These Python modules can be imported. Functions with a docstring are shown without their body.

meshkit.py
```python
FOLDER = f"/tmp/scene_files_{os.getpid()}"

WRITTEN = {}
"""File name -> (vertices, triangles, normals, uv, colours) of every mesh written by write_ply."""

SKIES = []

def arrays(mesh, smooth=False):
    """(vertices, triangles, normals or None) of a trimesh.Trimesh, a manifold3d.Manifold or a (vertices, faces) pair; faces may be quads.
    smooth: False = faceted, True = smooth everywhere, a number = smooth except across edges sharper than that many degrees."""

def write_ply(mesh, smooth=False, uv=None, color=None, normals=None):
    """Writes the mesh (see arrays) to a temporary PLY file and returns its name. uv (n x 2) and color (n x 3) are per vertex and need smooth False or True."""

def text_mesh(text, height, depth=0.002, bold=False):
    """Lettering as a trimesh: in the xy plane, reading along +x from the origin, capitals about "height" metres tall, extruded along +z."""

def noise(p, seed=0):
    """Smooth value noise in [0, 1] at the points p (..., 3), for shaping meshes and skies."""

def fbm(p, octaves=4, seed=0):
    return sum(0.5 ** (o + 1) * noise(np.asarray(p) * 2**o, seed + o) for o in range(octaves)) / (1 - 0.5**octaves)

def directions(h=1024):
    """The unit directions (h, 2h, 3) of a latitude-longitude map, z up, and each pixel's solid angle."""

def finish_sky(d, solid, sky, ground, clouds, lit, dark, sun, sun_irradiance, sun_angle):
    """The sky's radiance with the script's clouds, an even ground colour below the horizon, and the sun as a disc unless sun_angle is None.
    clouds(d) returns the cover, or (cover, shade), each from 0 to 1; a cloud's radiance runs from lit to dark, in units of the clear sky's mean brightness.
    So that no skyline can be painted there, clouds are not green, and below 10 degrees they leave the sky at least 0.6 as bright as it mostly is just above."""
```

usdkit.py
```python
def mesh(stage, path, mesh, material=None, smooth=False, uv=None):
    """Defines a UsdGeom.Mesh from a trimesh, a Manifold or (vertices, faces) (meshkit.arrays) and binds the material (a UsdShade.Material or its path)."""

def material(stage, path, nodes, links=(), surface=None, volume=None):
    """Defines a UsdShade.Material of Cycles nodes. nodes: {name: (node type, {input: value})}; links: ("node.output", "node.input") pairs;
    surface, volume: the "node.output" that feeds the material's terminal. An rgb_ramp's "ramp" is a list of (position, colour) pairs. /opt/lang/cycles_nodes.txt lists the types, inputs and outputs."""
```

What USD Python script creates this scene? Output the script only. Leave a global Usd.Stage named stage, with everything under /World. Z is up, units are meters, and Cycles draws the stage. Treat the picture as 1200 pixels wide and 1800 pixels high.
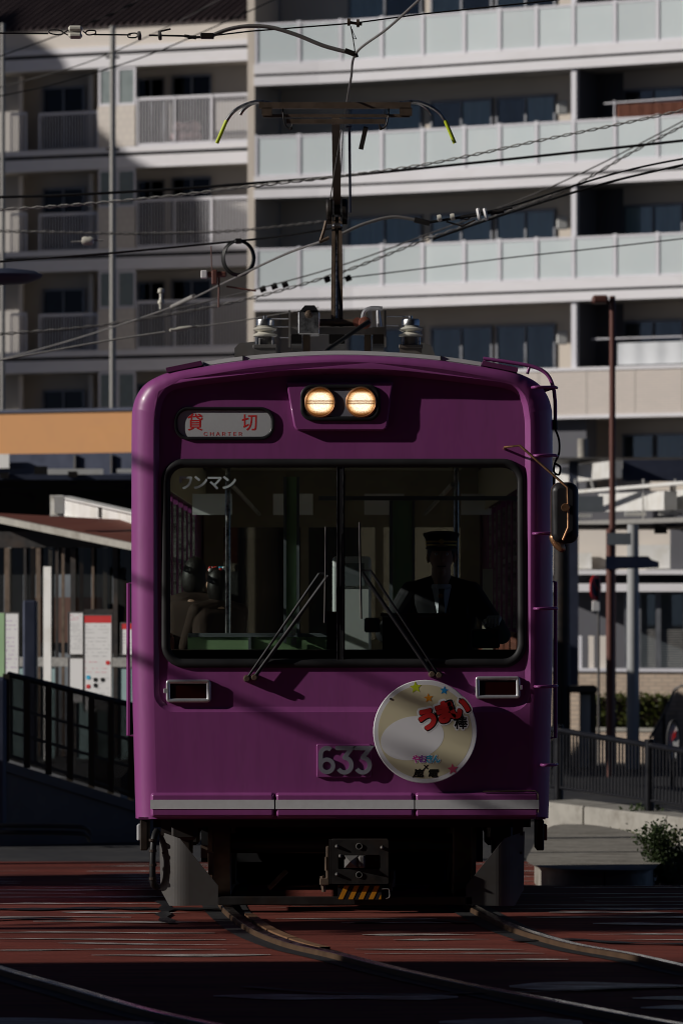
import math, random
import numpy as np, trimesh, shapely, manifold3d
from shapely.geometry import Polygon, LineString, Point, box as sbox
from shapely import affinity
from shapely.ops import unary_union
import usdkit, meshkit
from pxr import Usd, UsdGeom, UsdLux, UsdShade, Sdf, Gf

random.seed(7)
RNG = np.random.default_rng(7)
stage = Usd.Stage.CreateInMemory()
UsdGeom.SetStageUpAxis(stage, UsdGeom.Tokens.z)
UsdGeom.SetStageMetersPerUnit(stage, 1.0)
UsdGeom.Xform.Define(stage, '/World')
stage.SetDefaultPrim(stage.GetPrimAtPath('/World'))
UsdGeom.Scope.Define(stage, '/World/Looks')

# ------------------------------------------------------------------ camera, sky, sun, exposure
CAM_D, CAM_H, FPX, HORIZON = 33.0, 1.81, 10000.0, 1060.0
cam = UsdGeom.Camera.Define(stage, '/World/camera')
cam.AddTranslateOp().Set(Gf.Vec3d(0, -CAM_D, CAM_H)); cam.AddRotateXOp().Set(90.0)
cam.CreateFocalLengthAttr(200.0); cam.CreateHorizontalApertureAttr(24.0); cam.CreateVerticalApertureAttr(36.0)
cam.CreateVerticalApertureOffsetAttr(3.2)
cam.CreateFStopAttr(6.4); cam.CreateFocusDistanceAttr(CAM_D)
cam.CreateClippingRangeAttr(Gf.Vec2f(0.1, 3000))
cam.CreateExposureAttr(-0.6)
SUN_AZ, SUN_EL = math.radians(78), math.radians(22.5)        # azimuth from the tram's front normal towards the left
S = np.array([-math.sin(SUN_AZ) * math.cos(SUN_EL), -math.cos(SUN_AZ) * math.cos(SUN_EL), math.sin(SUN_EL)])
usdkit.material(stage, '/World/Looks/sky_air', {
    's': ('sky_texture', {'sky_type': 'single_scattering', 'sun_disc': False, 'sun_elevation': SUN_EL, 'sun_rotation': math.atan2(S[0], S[1]), 'altitude': 60.0, 'air_density': .20, 'aerosol_density': .12, 'ozone_density': 2.2}),
    'b': ('background_shader', {'strength': 0.05})}, [('s.color', 'b.color')], surface='b.background')
dome = UsdLux.DomeLight.Define(stage, '/World/sky')
UsdShade.MaterialBindingAPI.Apply(dome.GetPrim()).Bind(UsdShade.Material.Get(stage, '/World/Looks/sky_air'))
dome.GetPrim().SetCustomDataByKey('kind', 'structure')
dome.GetPrim().SetCustomDataByKey('label', 'clear pale blue afternoon sky')
dome.GetPrim().SetCustomDataByKey('category', 'sky')
sun = UsdLux.DistantLight.Define(stage, '/World/sun')
sun.CreateNormalizeAttr(True); sun.CreateIntensityAttr(1.25); sun.CreateAngleAttr(0.5); sun.CreateColorAttr(Gf.Vec3f(1.0, 0.95, 0.89))
_x = np.cross([0, 0, 1.0], S); _x /= np.linalg.norm(_x); _y = np.cross(S, _x)
_m = np.eye(4); _m[0, :3], _m[1, :3], _m[2, :3] = _x, _y, S; _m[3, :3] = S * 200
sun.AddTransformOp().Set(Gf.Matrix4d(*_m.ravel().tolist()))

# ------------------------------------------------------------------ helpers: points, meshes, prims
def P(px, py, d):
    """The point of the place that lies d metres from the lens, measured off the photograph."""
    return np.array([(px - 600) / FPX * d, d - CAM_D, CAM_H - (py - HORIZON) / FPX * d])
def X(px, d=CAM_D): return (px - 600) / FPX * d
def Z(py, d=CAM_D): return CAM_H - (py - HORIZON) / FPX * d

def rrect(x0, x1, z0, z1, r, n=6):
    r = min(r, (x1 - x0) / 2 - 1e-4, (z1 - z0) / 2 - 1e-4); pts = []
    for cx, cz, a in ((x1 - r, z1 - r, 0), (x0 + r, z1 - r, 90), (x0 + r, z0 + r, 180), (x1 - r, z0 + r, 270)):
        for k in range(n + 1):
            t = math.radians(a + 90 * k / n); pts.append((cx + r * math.cos(t), cz + r * math.sin(t)))
    return np.array(pts)
def circ(cx, cz, r, n=40):
    t = np.arange(n) * 2 * math.pi / n
    return np.c_[cx + r * np.cos(t), cz + r * np.sin(t)]
def ring_normals(R):
    a, b = np.roll(R, 1, 0), np.roll(R, -1, 0)
    e1, e2 = R - a, b - R
    n1 = np.c_[e1[:, 1], -e1[:, 0]]; n2 = np.c_[e2[:, 1], -e2[:, 0]]
    n1 /= np.linalg.norm(n1, axis=1, keepdims=True) + 1e-12; n2 /= np.linalg.norm(n2, axis=1, keepdims=True) + 1e-12
    n = n1 + n2; n /= np.linalg.norm(n, axis=1, keepdims=True) + 1e-12
    c = np.clip((n * n1).sum(1), .5, 1)
    return n / c[:, None]
def catmull(p, n=8, closed=False):
    p = np.asarray(p, float); N = len(p); out = []
    for i in range(N if closed else N - 1):
        g = lambda k: p[k % N] if closed else p[min(max(k, 0), N - 1)]
        a, b, c, d = g(i - 1), g(i), g(i + 1), g(i + 2)
        for k in range(n):
            t = k / n
            out.append(.5 * (2 * b + (c - a) * t + (2 * a - 5 * b + 4 * c - d) * t * t + (3 * b - a - 3 * c + d) * t ** 3))
    if not closed: out.append(p[-1])
    return np.array(out)

class MB:
    """Collects shapes that become ONE mesh of the scene."""
    def __init__(s): s.v, s.f, s.n = [], [], 0
    def add(s, v, f):
        v = np.asarray(v, float).reshape(-1, 3); f = np.asarray(f, int)
        if f.shape[1] == 4: f = np.vstack([f[:, [0, 1, 2]], f[:, [0, 2, 3]]])
        s.v.append(v); s.f.append(f + s.n); s.n += len(v); return s
    def tm(s, m): return s.add(m.vertices, m.faces)
    def mani(s, m):
        q = m.to_mesh(); return s.add(q.vert_properties[:, :3], q.tri_verts)
    def box(s, x0, x1, y0, y1, z0, z1):
        x0, x1 = min(x0, x1), max(x0, x1); y0, y1 = min(y0, y1), max(y0, y1); z0, z1 = min(z0, z1), max(z0, z1)
        v = [(x, y, z) for x in (x0, x1) for y in (y0, y1) for z in (z0, z1)]
        return s.add(v, [(0, 1, 3, 2), (4, 6, 7, 5), (0, 4, 5, 1), (2, 3, 7, 6), (0, 2, 6, 4), (1, 5, 7, 3)])
    def cbox(s, x0, x1, y0, y1, z0, z1, c=.01):
        x0, x1 = min(x0, x1), max(x0, x1); y0, y1 = min(y0, y1), max(y0, y1); z0, z1 = min(z0, z1), max(z0, z1)
        c = min(c, (x1 - x0) / 2.2, (y1 - y0) / 2.2, (z1 - z0) / 2.2)
        pts = []
        for i, (a0, a1) in enumerate(((x0, x1), (y0, y1), (z0, z1))):
            lo = [(x0 + c, x1 - c), (y0 + c, y1 - c), (z0 + c, z1 - c)]; lo[i] = (a0, a1)
            pts += [(x, y, z) for x in lo[0] for y in lo[1] for z in lo[2]]
        return s.mani(manifold3d.Manifold.hull_points(np.array(pts, np.float64)))
    def bar(s, p, q, w, h=None, up=(0, 0, 1)):
        """A rectangular bar from p to q, w wide, h deep."""
        h = w if h is None else h
        p, q = np.asarray(p, float), np.asarray(q, float); t = q - p; t /= np.linalg.norm(t)
        up = np.asarray(up, float)
        if abs(t @ up) > .97: up = np.array([0, 1.0, 0])
        a = np.cross(t, up); a /= np.linalg.norm(a); b = np.cross(a, t)
        v = [e + a * i * w / 2 + b * j * h / 2 for e in (p, q) for i in (-1, 1) for j in (-1, 1)]
        return s.add(v, [(0, 1, 3, 2), (4, 6, 7, 5), (0, 4, 5, 1), (2, 3, 7, 6), (0, 2, 6, 4), (1, 5, 7, 3)])
    def tube(s, pts, r, sides=8, cap=True):
        p = np.asarray(pts, float); n = len(p); r = np.broadcast_to(r, (n,))
        t = np.gradient(p, axis=0); t /= np.linalg.norm(t, axis=1, keepdims=True) + 1e-12
        up = np.array([0, 0, 1.0]) if abs(t[0, 2]) < .9 else np.array([1.0, 0, 0])
        a = np.zeros_like(p); cur = np.cross(t[0], up); cur /= np.linalg.norm(cur)
        for i in range(n):
            cur = cur - t[i] * (cur @ t[i]); cur /= np.linalg.norm(cur) + 1e-12; a[i] = cur
        b = np.cross(t, a); g = np.arange(sides) * 2 * math.pi / sides
        v = p[:, None] + r[:, None, None] * (np.cos(g)[None, :, None] * a[:, None] + np.sin(g)[None, :, None] * b[:, None])
        f = []
        for i in range(n - 1):
            for j in range(sides):
                k = (j + 1) % sides; f.append((i * sides + j, i * sides + k, (i + 1) * sides + k, (i + 1) * sides + j))
        s.add(v.reshape(-1, 3), f)
        if cap:
            for i, o in ((0, 1), (n - 1, -1)):
                vv = np.vstack([v[i], p[i]]); ff = [(sides, (j + 1) % sides, j)[::o] for j in range(sides)]
                s.add(vv, ff)
        return s
    def lathe(s, o, prof, axis=(0, 0, 1), sides=20):
        """Revolves (radius, height) pairs round the axis through o."""
        o, ax = np.asarray(o, float), np.asarray(axis, float); ax /= np.linalg.norm(ax)
        u = np.cross(ax, [0, 0, 1.0]) if abs(ax[2]) < .9 else np.array([1.0, 0, 0]); u -= ax * (u @ ax); u /= np.linalg.norm(u); w = np.cross(ax, u)
        g = np.arange(sides) * 2 * math.pi / sides; v = []
        for r, h in prof:
            for t in g: v.append(o + ax * h + max(r, 1e-4) * (math.cos(t) * u + math.sin(t) * w))
        f = [(i * sides + j, i * sides + (j + 1) % sides, (i + 1) * sides + (j + 1) % sides, (i + 1) * sides + j) for i in range(len(prof) - 1) for j in range(sides)]
        return s.add(v, f)
    def rings(s, R, prof, cap0=False, cap1=False, yf=None):
        """Closed ring R (x, z) lofted through (outward offset, y) pairs; yf(z) is added to y."""
        R = np.asarray(R, float); N = ring_normals(R); n = len(R); v = []
        for o, y in prof:
            q = R + N * o; v.append(np.c_[q[:, 0], (y + yf(q[:, 1]) if yf else np.full(n, y)), q[:, 1]])
        f = [(i * n + j, (i + 1) * n + j, (i + 1) * n + (j + 1) % n, i * n + (j + 1) % n) for i in range(len(prof) - 1) for j in range(n)]
        s.add(np.vstack(v), f)
        for cap, q in ((cap0, v[0]), (cap1, v[-1])):
            if cap: s.poly(Polygon(q[:, [0, 2]]), None, ys=q[:, 1])
        return s
    def poly(s, pg, y, yf=None, ys=None):
        """A flat polygon (x, z) facing -y."""
        for g in getattr(pg, 'geoms', [pg]):
            if g.is_empty or g.area < 1e-9: continue
            if not g.is_valid: g = g.buffer(0)
            for h in getattr(g, 'geoms', [g]):
                v, f = trimesh.creation.triangulate_polygon(h, engine='earcut')
                v = np.asarray(v, float)
                if ys is not None:
                    A = np.c_[v, np.ones(len(v))]
                    ring = np.array(pg.exterior.coords)[:-1]; k = np.linalg.lstsq(np.c_[ring, np.ones(len(ring))], np.asarray(ys)[:len(ring)], rcond=None)[0]
                    yy = A @ k
                else: yy = np.full(len(v), y) + (yf(v[:, 1]) if yf else 0)
                s.add(np.c_[v[:, 0], yy, v[:, 1]], f)
        return s
    def slab(s, pg, y0, y1, yf=None):
        """Polygon (x, z) extruded from y0 to y1."""
        for g in getattr(pg, 'geoms', [pg]):
            if g.is_empty or g.area < 1e-9: continue
            m = trimesh.creation.extrude_polygon(g, abs(y1 - y0), engine='earcut'); v = np.asarray(m.vertices)
            y = min(y0, y1) + v[:, 2]
            s.add(np.c_[v[:, 0], y + (yf(v[:, 1]) if yf else 0), v[:, 1]], np.asarray(m.faces)[:, ::-1])
        return s
    def strip(s, pts, z0, z1, t0, t1):
        """Upright strip along a plan polyline, from offset t0 to t1 (to the left of travel)."""
        p = np.asarray(pts, float)[:, :2]; e = np.diff(p, axis=0); n = np.c_[-e[:, 1], e[:, 0]]; n /= np.linalg.norm(n, axis=1, keepdims=True)
        m = np.vstack([n[:1], (n[:-1] + n[1:]), n[-1:]]); m /= np.linalg.norm(m, axis=1, keepdims=True)
        k = len(p); A, B = p + m * t0, p + m * t1
        v = np.vstack([np.c_[A, np.full(k, z0)], np.c_[A, np.full(k, z1)], np.c_[B, np.full(k, z1)], np.c_[B, np.full(k, z0)]])
        f = [(a * k + i, a * k + i + 1, b * k + i + 1, b * k + i) for a, b in ((0, 1), (1, 2), (2, 3), (3, 0)) for i in range(k - 1)]
        f += [(0, k, 2 * k, 3 * k), (k - 1, 4 * k - 1, 3 * k - 1, 2 * k - 1)]
        return s.add(v, f)
    def arrays(s): return np.vstack(s.v), np.vstack(s.f)
    def move(s, fn): s.v = [fn(v) for v in s.v]; return s

LOC, USED, XF = {}, {}, {}
def turn(x0, t):
    """Slants a building's plan so that its right end stands nearer: its walls then face a little to the left."""
    return lambda v: np.c_[v[:, 0], v[:, 1] - (v[:, 0] - x0) * t, v[:, 2]]
def unique(parent, name):
    k = (parent, name); n = USED.get(k, 0); USED[k] = n + 1
    return f'{parent}/{name}' + (f'_{n:03d}' if n else '')
def keys(prim, **kw):
    for k, v in kw.items():
        if v: prim.SetCustomDataByKey(k, v)
def thing(name, label, cat, loc=(0, 0, 0), group=None, kind=None):
    p = unique('/World', name); x = UsdGeom.Xform.Define(stage, p); x.AddTranslateOp().Set(Gf.Vec3d(*map(float, loc)))
    LOC[p] = np.asarray(loc, float); keys(x.GetPrim(), label=label, category=cat, group=group, kind=kind); return p
def part(parent, name, mb, mat, smooth=False, label=None, kind=None):
    p = unique(parent, name); LOC[p] = LOC[parent]
    v, f = mb.arrays()
    if parent in XF: XF[p] = XF[parent]; v = XF[p](v)
    m = usdkit.mesh(stage, p, (v - LOC[parent], f), '/World/Looks/' + mat, smooth=smooth); keys(m.GetPrim(), label=label, kind=kind); return p
def solo(name, label, cat, mb, mat, smooth=False, group=None, kind=None):
    p = unique('/World', name); LOC[p] = np.zeros(3)
    m = usdkit.mesh(stage, p, mb.arrays(), '/World/Looks/' + mat, smooth=smooth); keys(m.GetPrim(), label=label, category=cat, group=group, kind=kind); return p
def copy(src, loc, label, rotz=0):
    pr = stage.GetPrimAtPath(src); was = pr.GetCustomData(); base = src.rsplit('/', 1)[1]
    base = base[:-4] if base[-4] == '_' and base[-3:].isdigit() else base
    p = unique('/World', base); x = UsdGeom.Xform.Define(stage, p)
    x.GetPrim().GetReferences().AddInternalReference(src); x.ClearXformOpOrder(); x.AddTranslateOp(opSuffix='copy').Set(Gf.Vec3d(*map(float, loc)))
    if rotz: x.AddRotateZOp(opSuffix='copy').Set(rotz)
    x.GetPrim().SetInstanceable(True); LOC[p] = np.asarray(loc, float)
    keys(x.GetPrim(), label=label, category=was.get('category'), group=was.get('group')); return p

# ------------------------------------------------------------------ materials
def pm(name, col, rough=.5, metal=0., var=.15, scale=4., bump=0., bscale=60., coat=0., spec=.35, dirt=None, dscale=2.5, stretch=(1, 1, 1)):
    """Painted, mineral or metal surface with mottled colour, uneven gloss and fine relief."""
    c = np.array(col, float)
    n = {'g': ('geometry', {}), 'm': ('mapping', {'scale': stretch}), 'n': ('noise_texture', {'scale': scale, 'detail': 6., 'roughness': .6}),
         'r': ('rgb_ramp', {'ramp': [(.25, c * (1 - var)), (.75, np.minimum(c * (1 + var), .95))]}),
         'q': ('map_range', {'from_min': .3, 'from_max': .7, 'to_min': max(rough - .1, .02), 'to_max': min(rough + .1, 1)}),
         'p': ('principled_bsdf', {'metallic': metal, 'coat_weight': coat, 'coat_roughness': .06, 'specular_ior_level': spec})}
    l = [('g.position', 'm.vector'), ('m.vector', 'n.vector'), ('n.fac', 'r.fac'), ('n.fac', 'q.value'), ('q.result', 'p.roughness')]
    src = 'r.color'
    if dirt is not None:
        n['dn'] = ('noise_texture', {'scale': dscale, 'detail': 8., 'roughness': .7}); n['dr'] = ('rgb_ramp', {'ramp': [(.48, (0, 0, 0)), (.72, (1, 1, 1))]})
        n['mx'] = ('mix', {'color2': dirt}); l += [('m.vector', 'dn.vector'), ('dn.fac', 'dr.fac'), ('dr.color', 'mx.fac'), (src, 'mx.color1')]; src = 'mx.color'
    l.append((src, 'p.base_color'))
    if bump:
        n['bn'] = ('noise_texture', {'scale': bscale, 'detail': 4.}); n['b'] = ('bump', {'strength': .6, 'distance': bump})
        l += [('g.position', 'bn.vector'), ('bn.fac', 'b.height'), ('b.normal', 'p.normal')]
    return usdkit.material(stage, '/World/Looks/' + name, n, l, surface='p.BSDF')

pm('purple_paint', (.265, .062, .222), .36, 0, .06, 1.6, bump=.003, bscale=2.6, dirt=(.235, .058, .195), dscale=5, coat=.3, stretch=(3., 3., .55))
pm('purple_dark', (.13, .03, .10), .4, 0, .1)
pm('rubber', (.012, .012, .013), .55, 0, .2)
pm('black_paint', (.014, .014, .016), .4, 0, .2)
pm('black_metal', (.022, .02, .019), .5, .3, .3, 12, dirt=(.05, .032, .022))
pm('brown_metal', (.12, .086, .062), .5, .4, .3, 14, bump=.0006, bscale=300)
pm('chrome', (.80, .80, .82), .28, .75, .05)
pm('steel', (.5, .5, .5), .3, 1, .1, 20)
pm('grey_steel', (.13, .125, .12), .5, .2, .2, 6, dirt=(.13, .10, .08))
pm('white_steel', (.74, .73, .70), .5, 0, .06, 3, dirt=(.6, .57, .5))
pm('number_metal', (.21, .21, .25), .35, .1, .08)
pm('roof_grey', (.42, .42, .42), .7, 0, .1, 6)
pm('porcelain', (.62, .60, .52), .22, 0, .06, 8)
pm('yellow_green', (.52, .62, .03), .45, 0, .1)
pm('amber_paint', (.50, .20, .008), .5, 0, .15, 20)
pm('bronze', (.42, .23, .12), .35, .8, .12, 20)
pm('stripe_white', (.62, .63, .64), .5, 0, .05, 30)
pm('disc_white', (.80, .80, .82), .35, 0, .02, 5)
pm('disc_beige', (.66, .60, .40), .45, 0, .02, 5)
pm('disc_grey', (.40, .41, .41), .45, 0, .02)
pm('disc_navy', (.012, .014, .028), .45, 0, .1, 60, stretch=(8, 1, .2))
pm('ink_red', (.62, .03, .03), .45, 0, .03)
pm('ink_black', (.01, .01, .01), .45, 0, .03)
pm('ink_blue', (.02, .28, .62), .45, 0, .03)
pm('ink_orange', (.75, .28, .02), .45, 0, .03)
pm('ink_lime', (.52, .62, .02), .45, 0, .03)
pm('ink_pink', (.75, .12, .22), .45, 0, .03)
pm('ink_purple', (.30, .08, .42), .45, 0, .03)
pm('ink_magenta', (.75, .08, .42), .45, 0, .03)
pm('ink_cyan', (.05, .45, .70), .45, 0, .03)
pm('ink_white', (.85, .85, .85), .45, 0, .03)
pm('sign_white', (.50, .51, .52), .4, 0, .08, 3)
pm('frosted_letter', (.45, .52, .52), .5, 0, .15, 20)
pm('lens_red', (.018, .002, .002), .12, 0, .1, 30, coat=.5)
pm('cab_green', (.30, .46, .25), .5, 0, .06)
pm('cab_cream', (.62, .59, .48), .6, 0, .08)
pm('cab_grey', (.16, .18, .20), .5, 0, .1)
pm('cab_brown', (.10, .045, .03), .55, 0, .15)
pm('cab_floor', (.30, .26, .21), .7, 0, .2)
pm('fare_white', (.62, .64, .66), .5, 0, .05)
pm('skin', (.46, .27, .19), .55, 0, .05)
pm('hair_black', (.012, .010, .009), .45, 0, .2)
pm('suit_black', (.013, .013, .017), .8, 0, .15, 200)
pm('shirt_white', (.65, .70, .78), .7, 0, .04)
pm('glove_white', (.74, .75, .74), .75, 0, .05)
pm('gold_cord', (.62, .42, .10), .4, .5, .1)
pm('coat_brown', (.03, .016, .011), .85, 0, .2, 60)
pm('asphalt', (.034, .034, .038), .85, 0, .3, 9, bump=.004, bscale=160, dirt=(.065, .062, .06), dscale=1.2)
pm('guard_grey', (.080, .077, .075), .42, .1, .2, 5, dirt=(.05, .042, .036))
pm('kerb_stone', (.27, .25, .215), .9, 0, .2, 4, bump=.012, bscale=22, dirt=(.13, .115, .09), dscale=2.2)
pm('tar', (.008, .008, .009), .6, 0, .2)
pm('guard_rust', (.19, .10, .05), .7, .1, .3, 8)
pm('rail_bed', (.020, .020, .021), .7, 0, .35, 20, bump=.004, bscale=120)
pm('rail_top', (.42, .38, .35), .22, 1, .15, 10, stretch=(1, .2, 1))
pm('rail_rust', (.075, .042, .022), .65, .2, .3, 8)
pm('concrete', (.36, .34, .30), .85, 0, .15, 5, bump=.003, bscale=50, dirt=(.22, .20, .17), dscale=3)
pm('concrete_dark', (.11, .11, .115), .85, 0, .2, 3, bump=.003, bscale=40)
pm('stucco_orange', (.66, .335, .145), .85, 0, .06, 1.5, bump=.004, bscale=30)
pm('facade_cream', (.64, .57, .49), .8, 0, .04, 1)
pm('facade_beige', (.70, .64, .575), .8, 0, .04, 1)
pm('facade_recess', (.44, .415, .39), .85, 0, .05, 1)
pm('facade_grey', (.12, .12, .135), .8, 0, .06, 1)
pm('fascia_white', (.79, .775, .80), .6, 0, .03, 1.5, stretch=(1, 1, 4), dirt=(.73, .71, .72), dscale=.8)
pm('rail_white', (.68, .67, .71), .5, 0, .04)
pm('screen_grey', (.20, .24, .24), .4, 0, .1)
pm('joint_black', (.015, .015, .016), .8, 0, .1)
pm('soffit', (.55, .51, .46), .85, 0, .05, 1)
pm('roof_brown', (.055, .040, .042), .5, .1, .15, 2)
pm('window_frame', (.15, .155, .17), .4, .5, .1)
pm('curtain_pale', (.78, .84, .83), .9, 0, .25, 6, stretch=(4, 4, .15))
pm('curtain_dark', (.07, .07, .07), .8, 0, .3, 3, stretch=(4, 4, .3))
pm('room_dark', (.02, .02, .022), .9, 0, .2)
pm('ac_white', (.60, .60, .58), .5, 0, .05)
pm('laundry_brown', (.22, .09, .06), .9, 0, .3, 30, stretch=(3, 3, .3))
pm('navy_steel', (.06, .07, .11), .5, .2, .15)
pm('brown_post', (.13, .05, .038), .5, 0, .12, 6)
pm('fence_navy', (.009, .009, .012), .4, .2, .2)
pm('mesh_brown', (.045, .036, .026), .6, .2, .3)
pm('rust_roof', (.15, .045, .028), .7, 0, .15, 2)
pm('sign_navy', (.010, .016, .04), .5, 0, .1)
pm('board_white', (.80, .79, .78), .5, 0, .04, 2)
pm('teal_panel', (.30, .42, .42), .4, 0, .08)
pm('cable_black', (.010, .010, .010), .5, 0, .2)
pm('cable_grey', (.20, .19, .18), .45, .3, .2)
pm('cable_pale', (.32, .31, .29), .5, .2, .3, 30)
pm('bark', (.09, .065, .045), .9, 0, .3, 8, bump=.01, bscale=20)
pm('house_wall', (.42, .39, .35), .85, 0, .06, 1)
pm('house_roof', (.06, .055, .055), .7, 0, .2, 3)

pm('flower_pink', (.42, .30, .30), .9, 0, .3, 12)
def leafy(name, c):
    c = np.array(c)
    usdkit.material(stage, '/World/Looks/' + name, {'g': ('geometry', {}), 'r': ('rgb_ramp', {'ramp': [(0, c * .55), (.6, c), (1, c * 1.5)]}),
        'd': ('principled_bsdf', {'roughness': .5, 'specular_ior_level': .4}), 't': ('translucent_bsdf', {}), 'm': ('mix_closure', {'fac': .3})},
        [('g.random_per_island', 'r.fac'), ('r.color', 'd.base_color'), ('r.color', 't.color'), ('d.BSDF', 'm.closure1'), ('t.BSDF', 'm.closure2')], surface='m.closure')
leafy('leaf_hedge', (.16, .19, .035)); leafy('leaf_shrub', (.085, .13, .045)); leafy('leaf_tree', (.05, .08, .02))
def pane(name, tint, ior=1.5, rough=.0):
    usdkit.material(stage, '/World/Looks/' + name, {'f': ('fresnel', {'IOR': ior}), 't': ('transparent_bsdf', {'color': tint}), 's': ('glossy_bsdf', {'color': (1, 1, 1), 'roughness': rough}), 'm': ('mix_closure', {})},
        [('f.fac', 'm.fac'), ('t.BSDF', 'm.closure1'), ('s.BSDF', 'm.closure2')], surface='m.closure')
pane('windshield', (.80, .84, .81)); pane('dark_pane', (.30, .29, .27), 1.25); pane('clear_pane', (.93, .95, .94)); pane('house_pane', (.78, .84, .84))
usdkit.material(stage, '/World/Looks/frosted_glass', {'g': ('geometry', {}), 'o': ('object_info', {}), 'ov': ('map_range', {'to_min': .86, 'to_max': 1.0}), 'hv': ('hsv', {}), 'n': ('noise_texture', {'scale': .6, 'detail': 3.}), 'r': ('rgb_ramp', {'ramp': [(.3, (.80, .87, .88)), (.7, (.87, .925, .93))]}),
    'p': ('principled_bsdf', {'roughness': .25}), 't': ('transparent_bsdf', {'color': (.80, .9, .9)}), 'm': ('mix_closure', {'fac': .27})},
    [('g.position', 'n.vector'), ('n.fac', 'r.fac'), ('o.random', 'ov.value'), ('ov.result', 'hv.value'), ('r.color', 'hv.color'), ('hv.color', 'p.base_color'), ('p.BSDF', 'm.closure1'), ('t.BSDF', 'm.closure2')], surface='m.closure')
def tiles(name, c1, c2, mortar, sx, sz, axis=0):
    """Small wall tiles too far off to tell apart singly."""
    usdkit.material(stage, '/World/Looks/' + name, {'g': ('geometry', {}), 's': ('separate_xyz', {}), 'c': ('combine_xyz', {}), 'b': ('brick_texture', {'scale': 1., 'brick_width': sx, 'row_height': sz, 'mortar_size': .012, 'color1': c1, 'color2': c2, 'mortar': mortar, 'mortar_smooth': .3}),
        'u': ('bump', {'strength': .5, 'distance': .006}), 'p': ('principled_bsdf', {'roughness': .75})},
        [('g.position', 's.vector'), ('s.x', 'c.x'), ('s.z', 'c.y'), ('c.vector', 'b.vector'), ('b.color', 'p.base_color'), ('b.fac', 'u.height'), ('u.normal', 'p.normal')], surface='p.BSDF')
tiles('parapet_tile', (.665, .59, .53), (.62, .555, .50), (.56, .50, .455), .2, .06)
tiles('brick_beige', (.56, .44, .33), (.48, .37, .28), (.38, .31, .25), .22, .07)
tiles('wing_tile', (.70, .64, .57), (.67, .61, .55), (.6, .55, .5), .2, .2)
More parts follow.
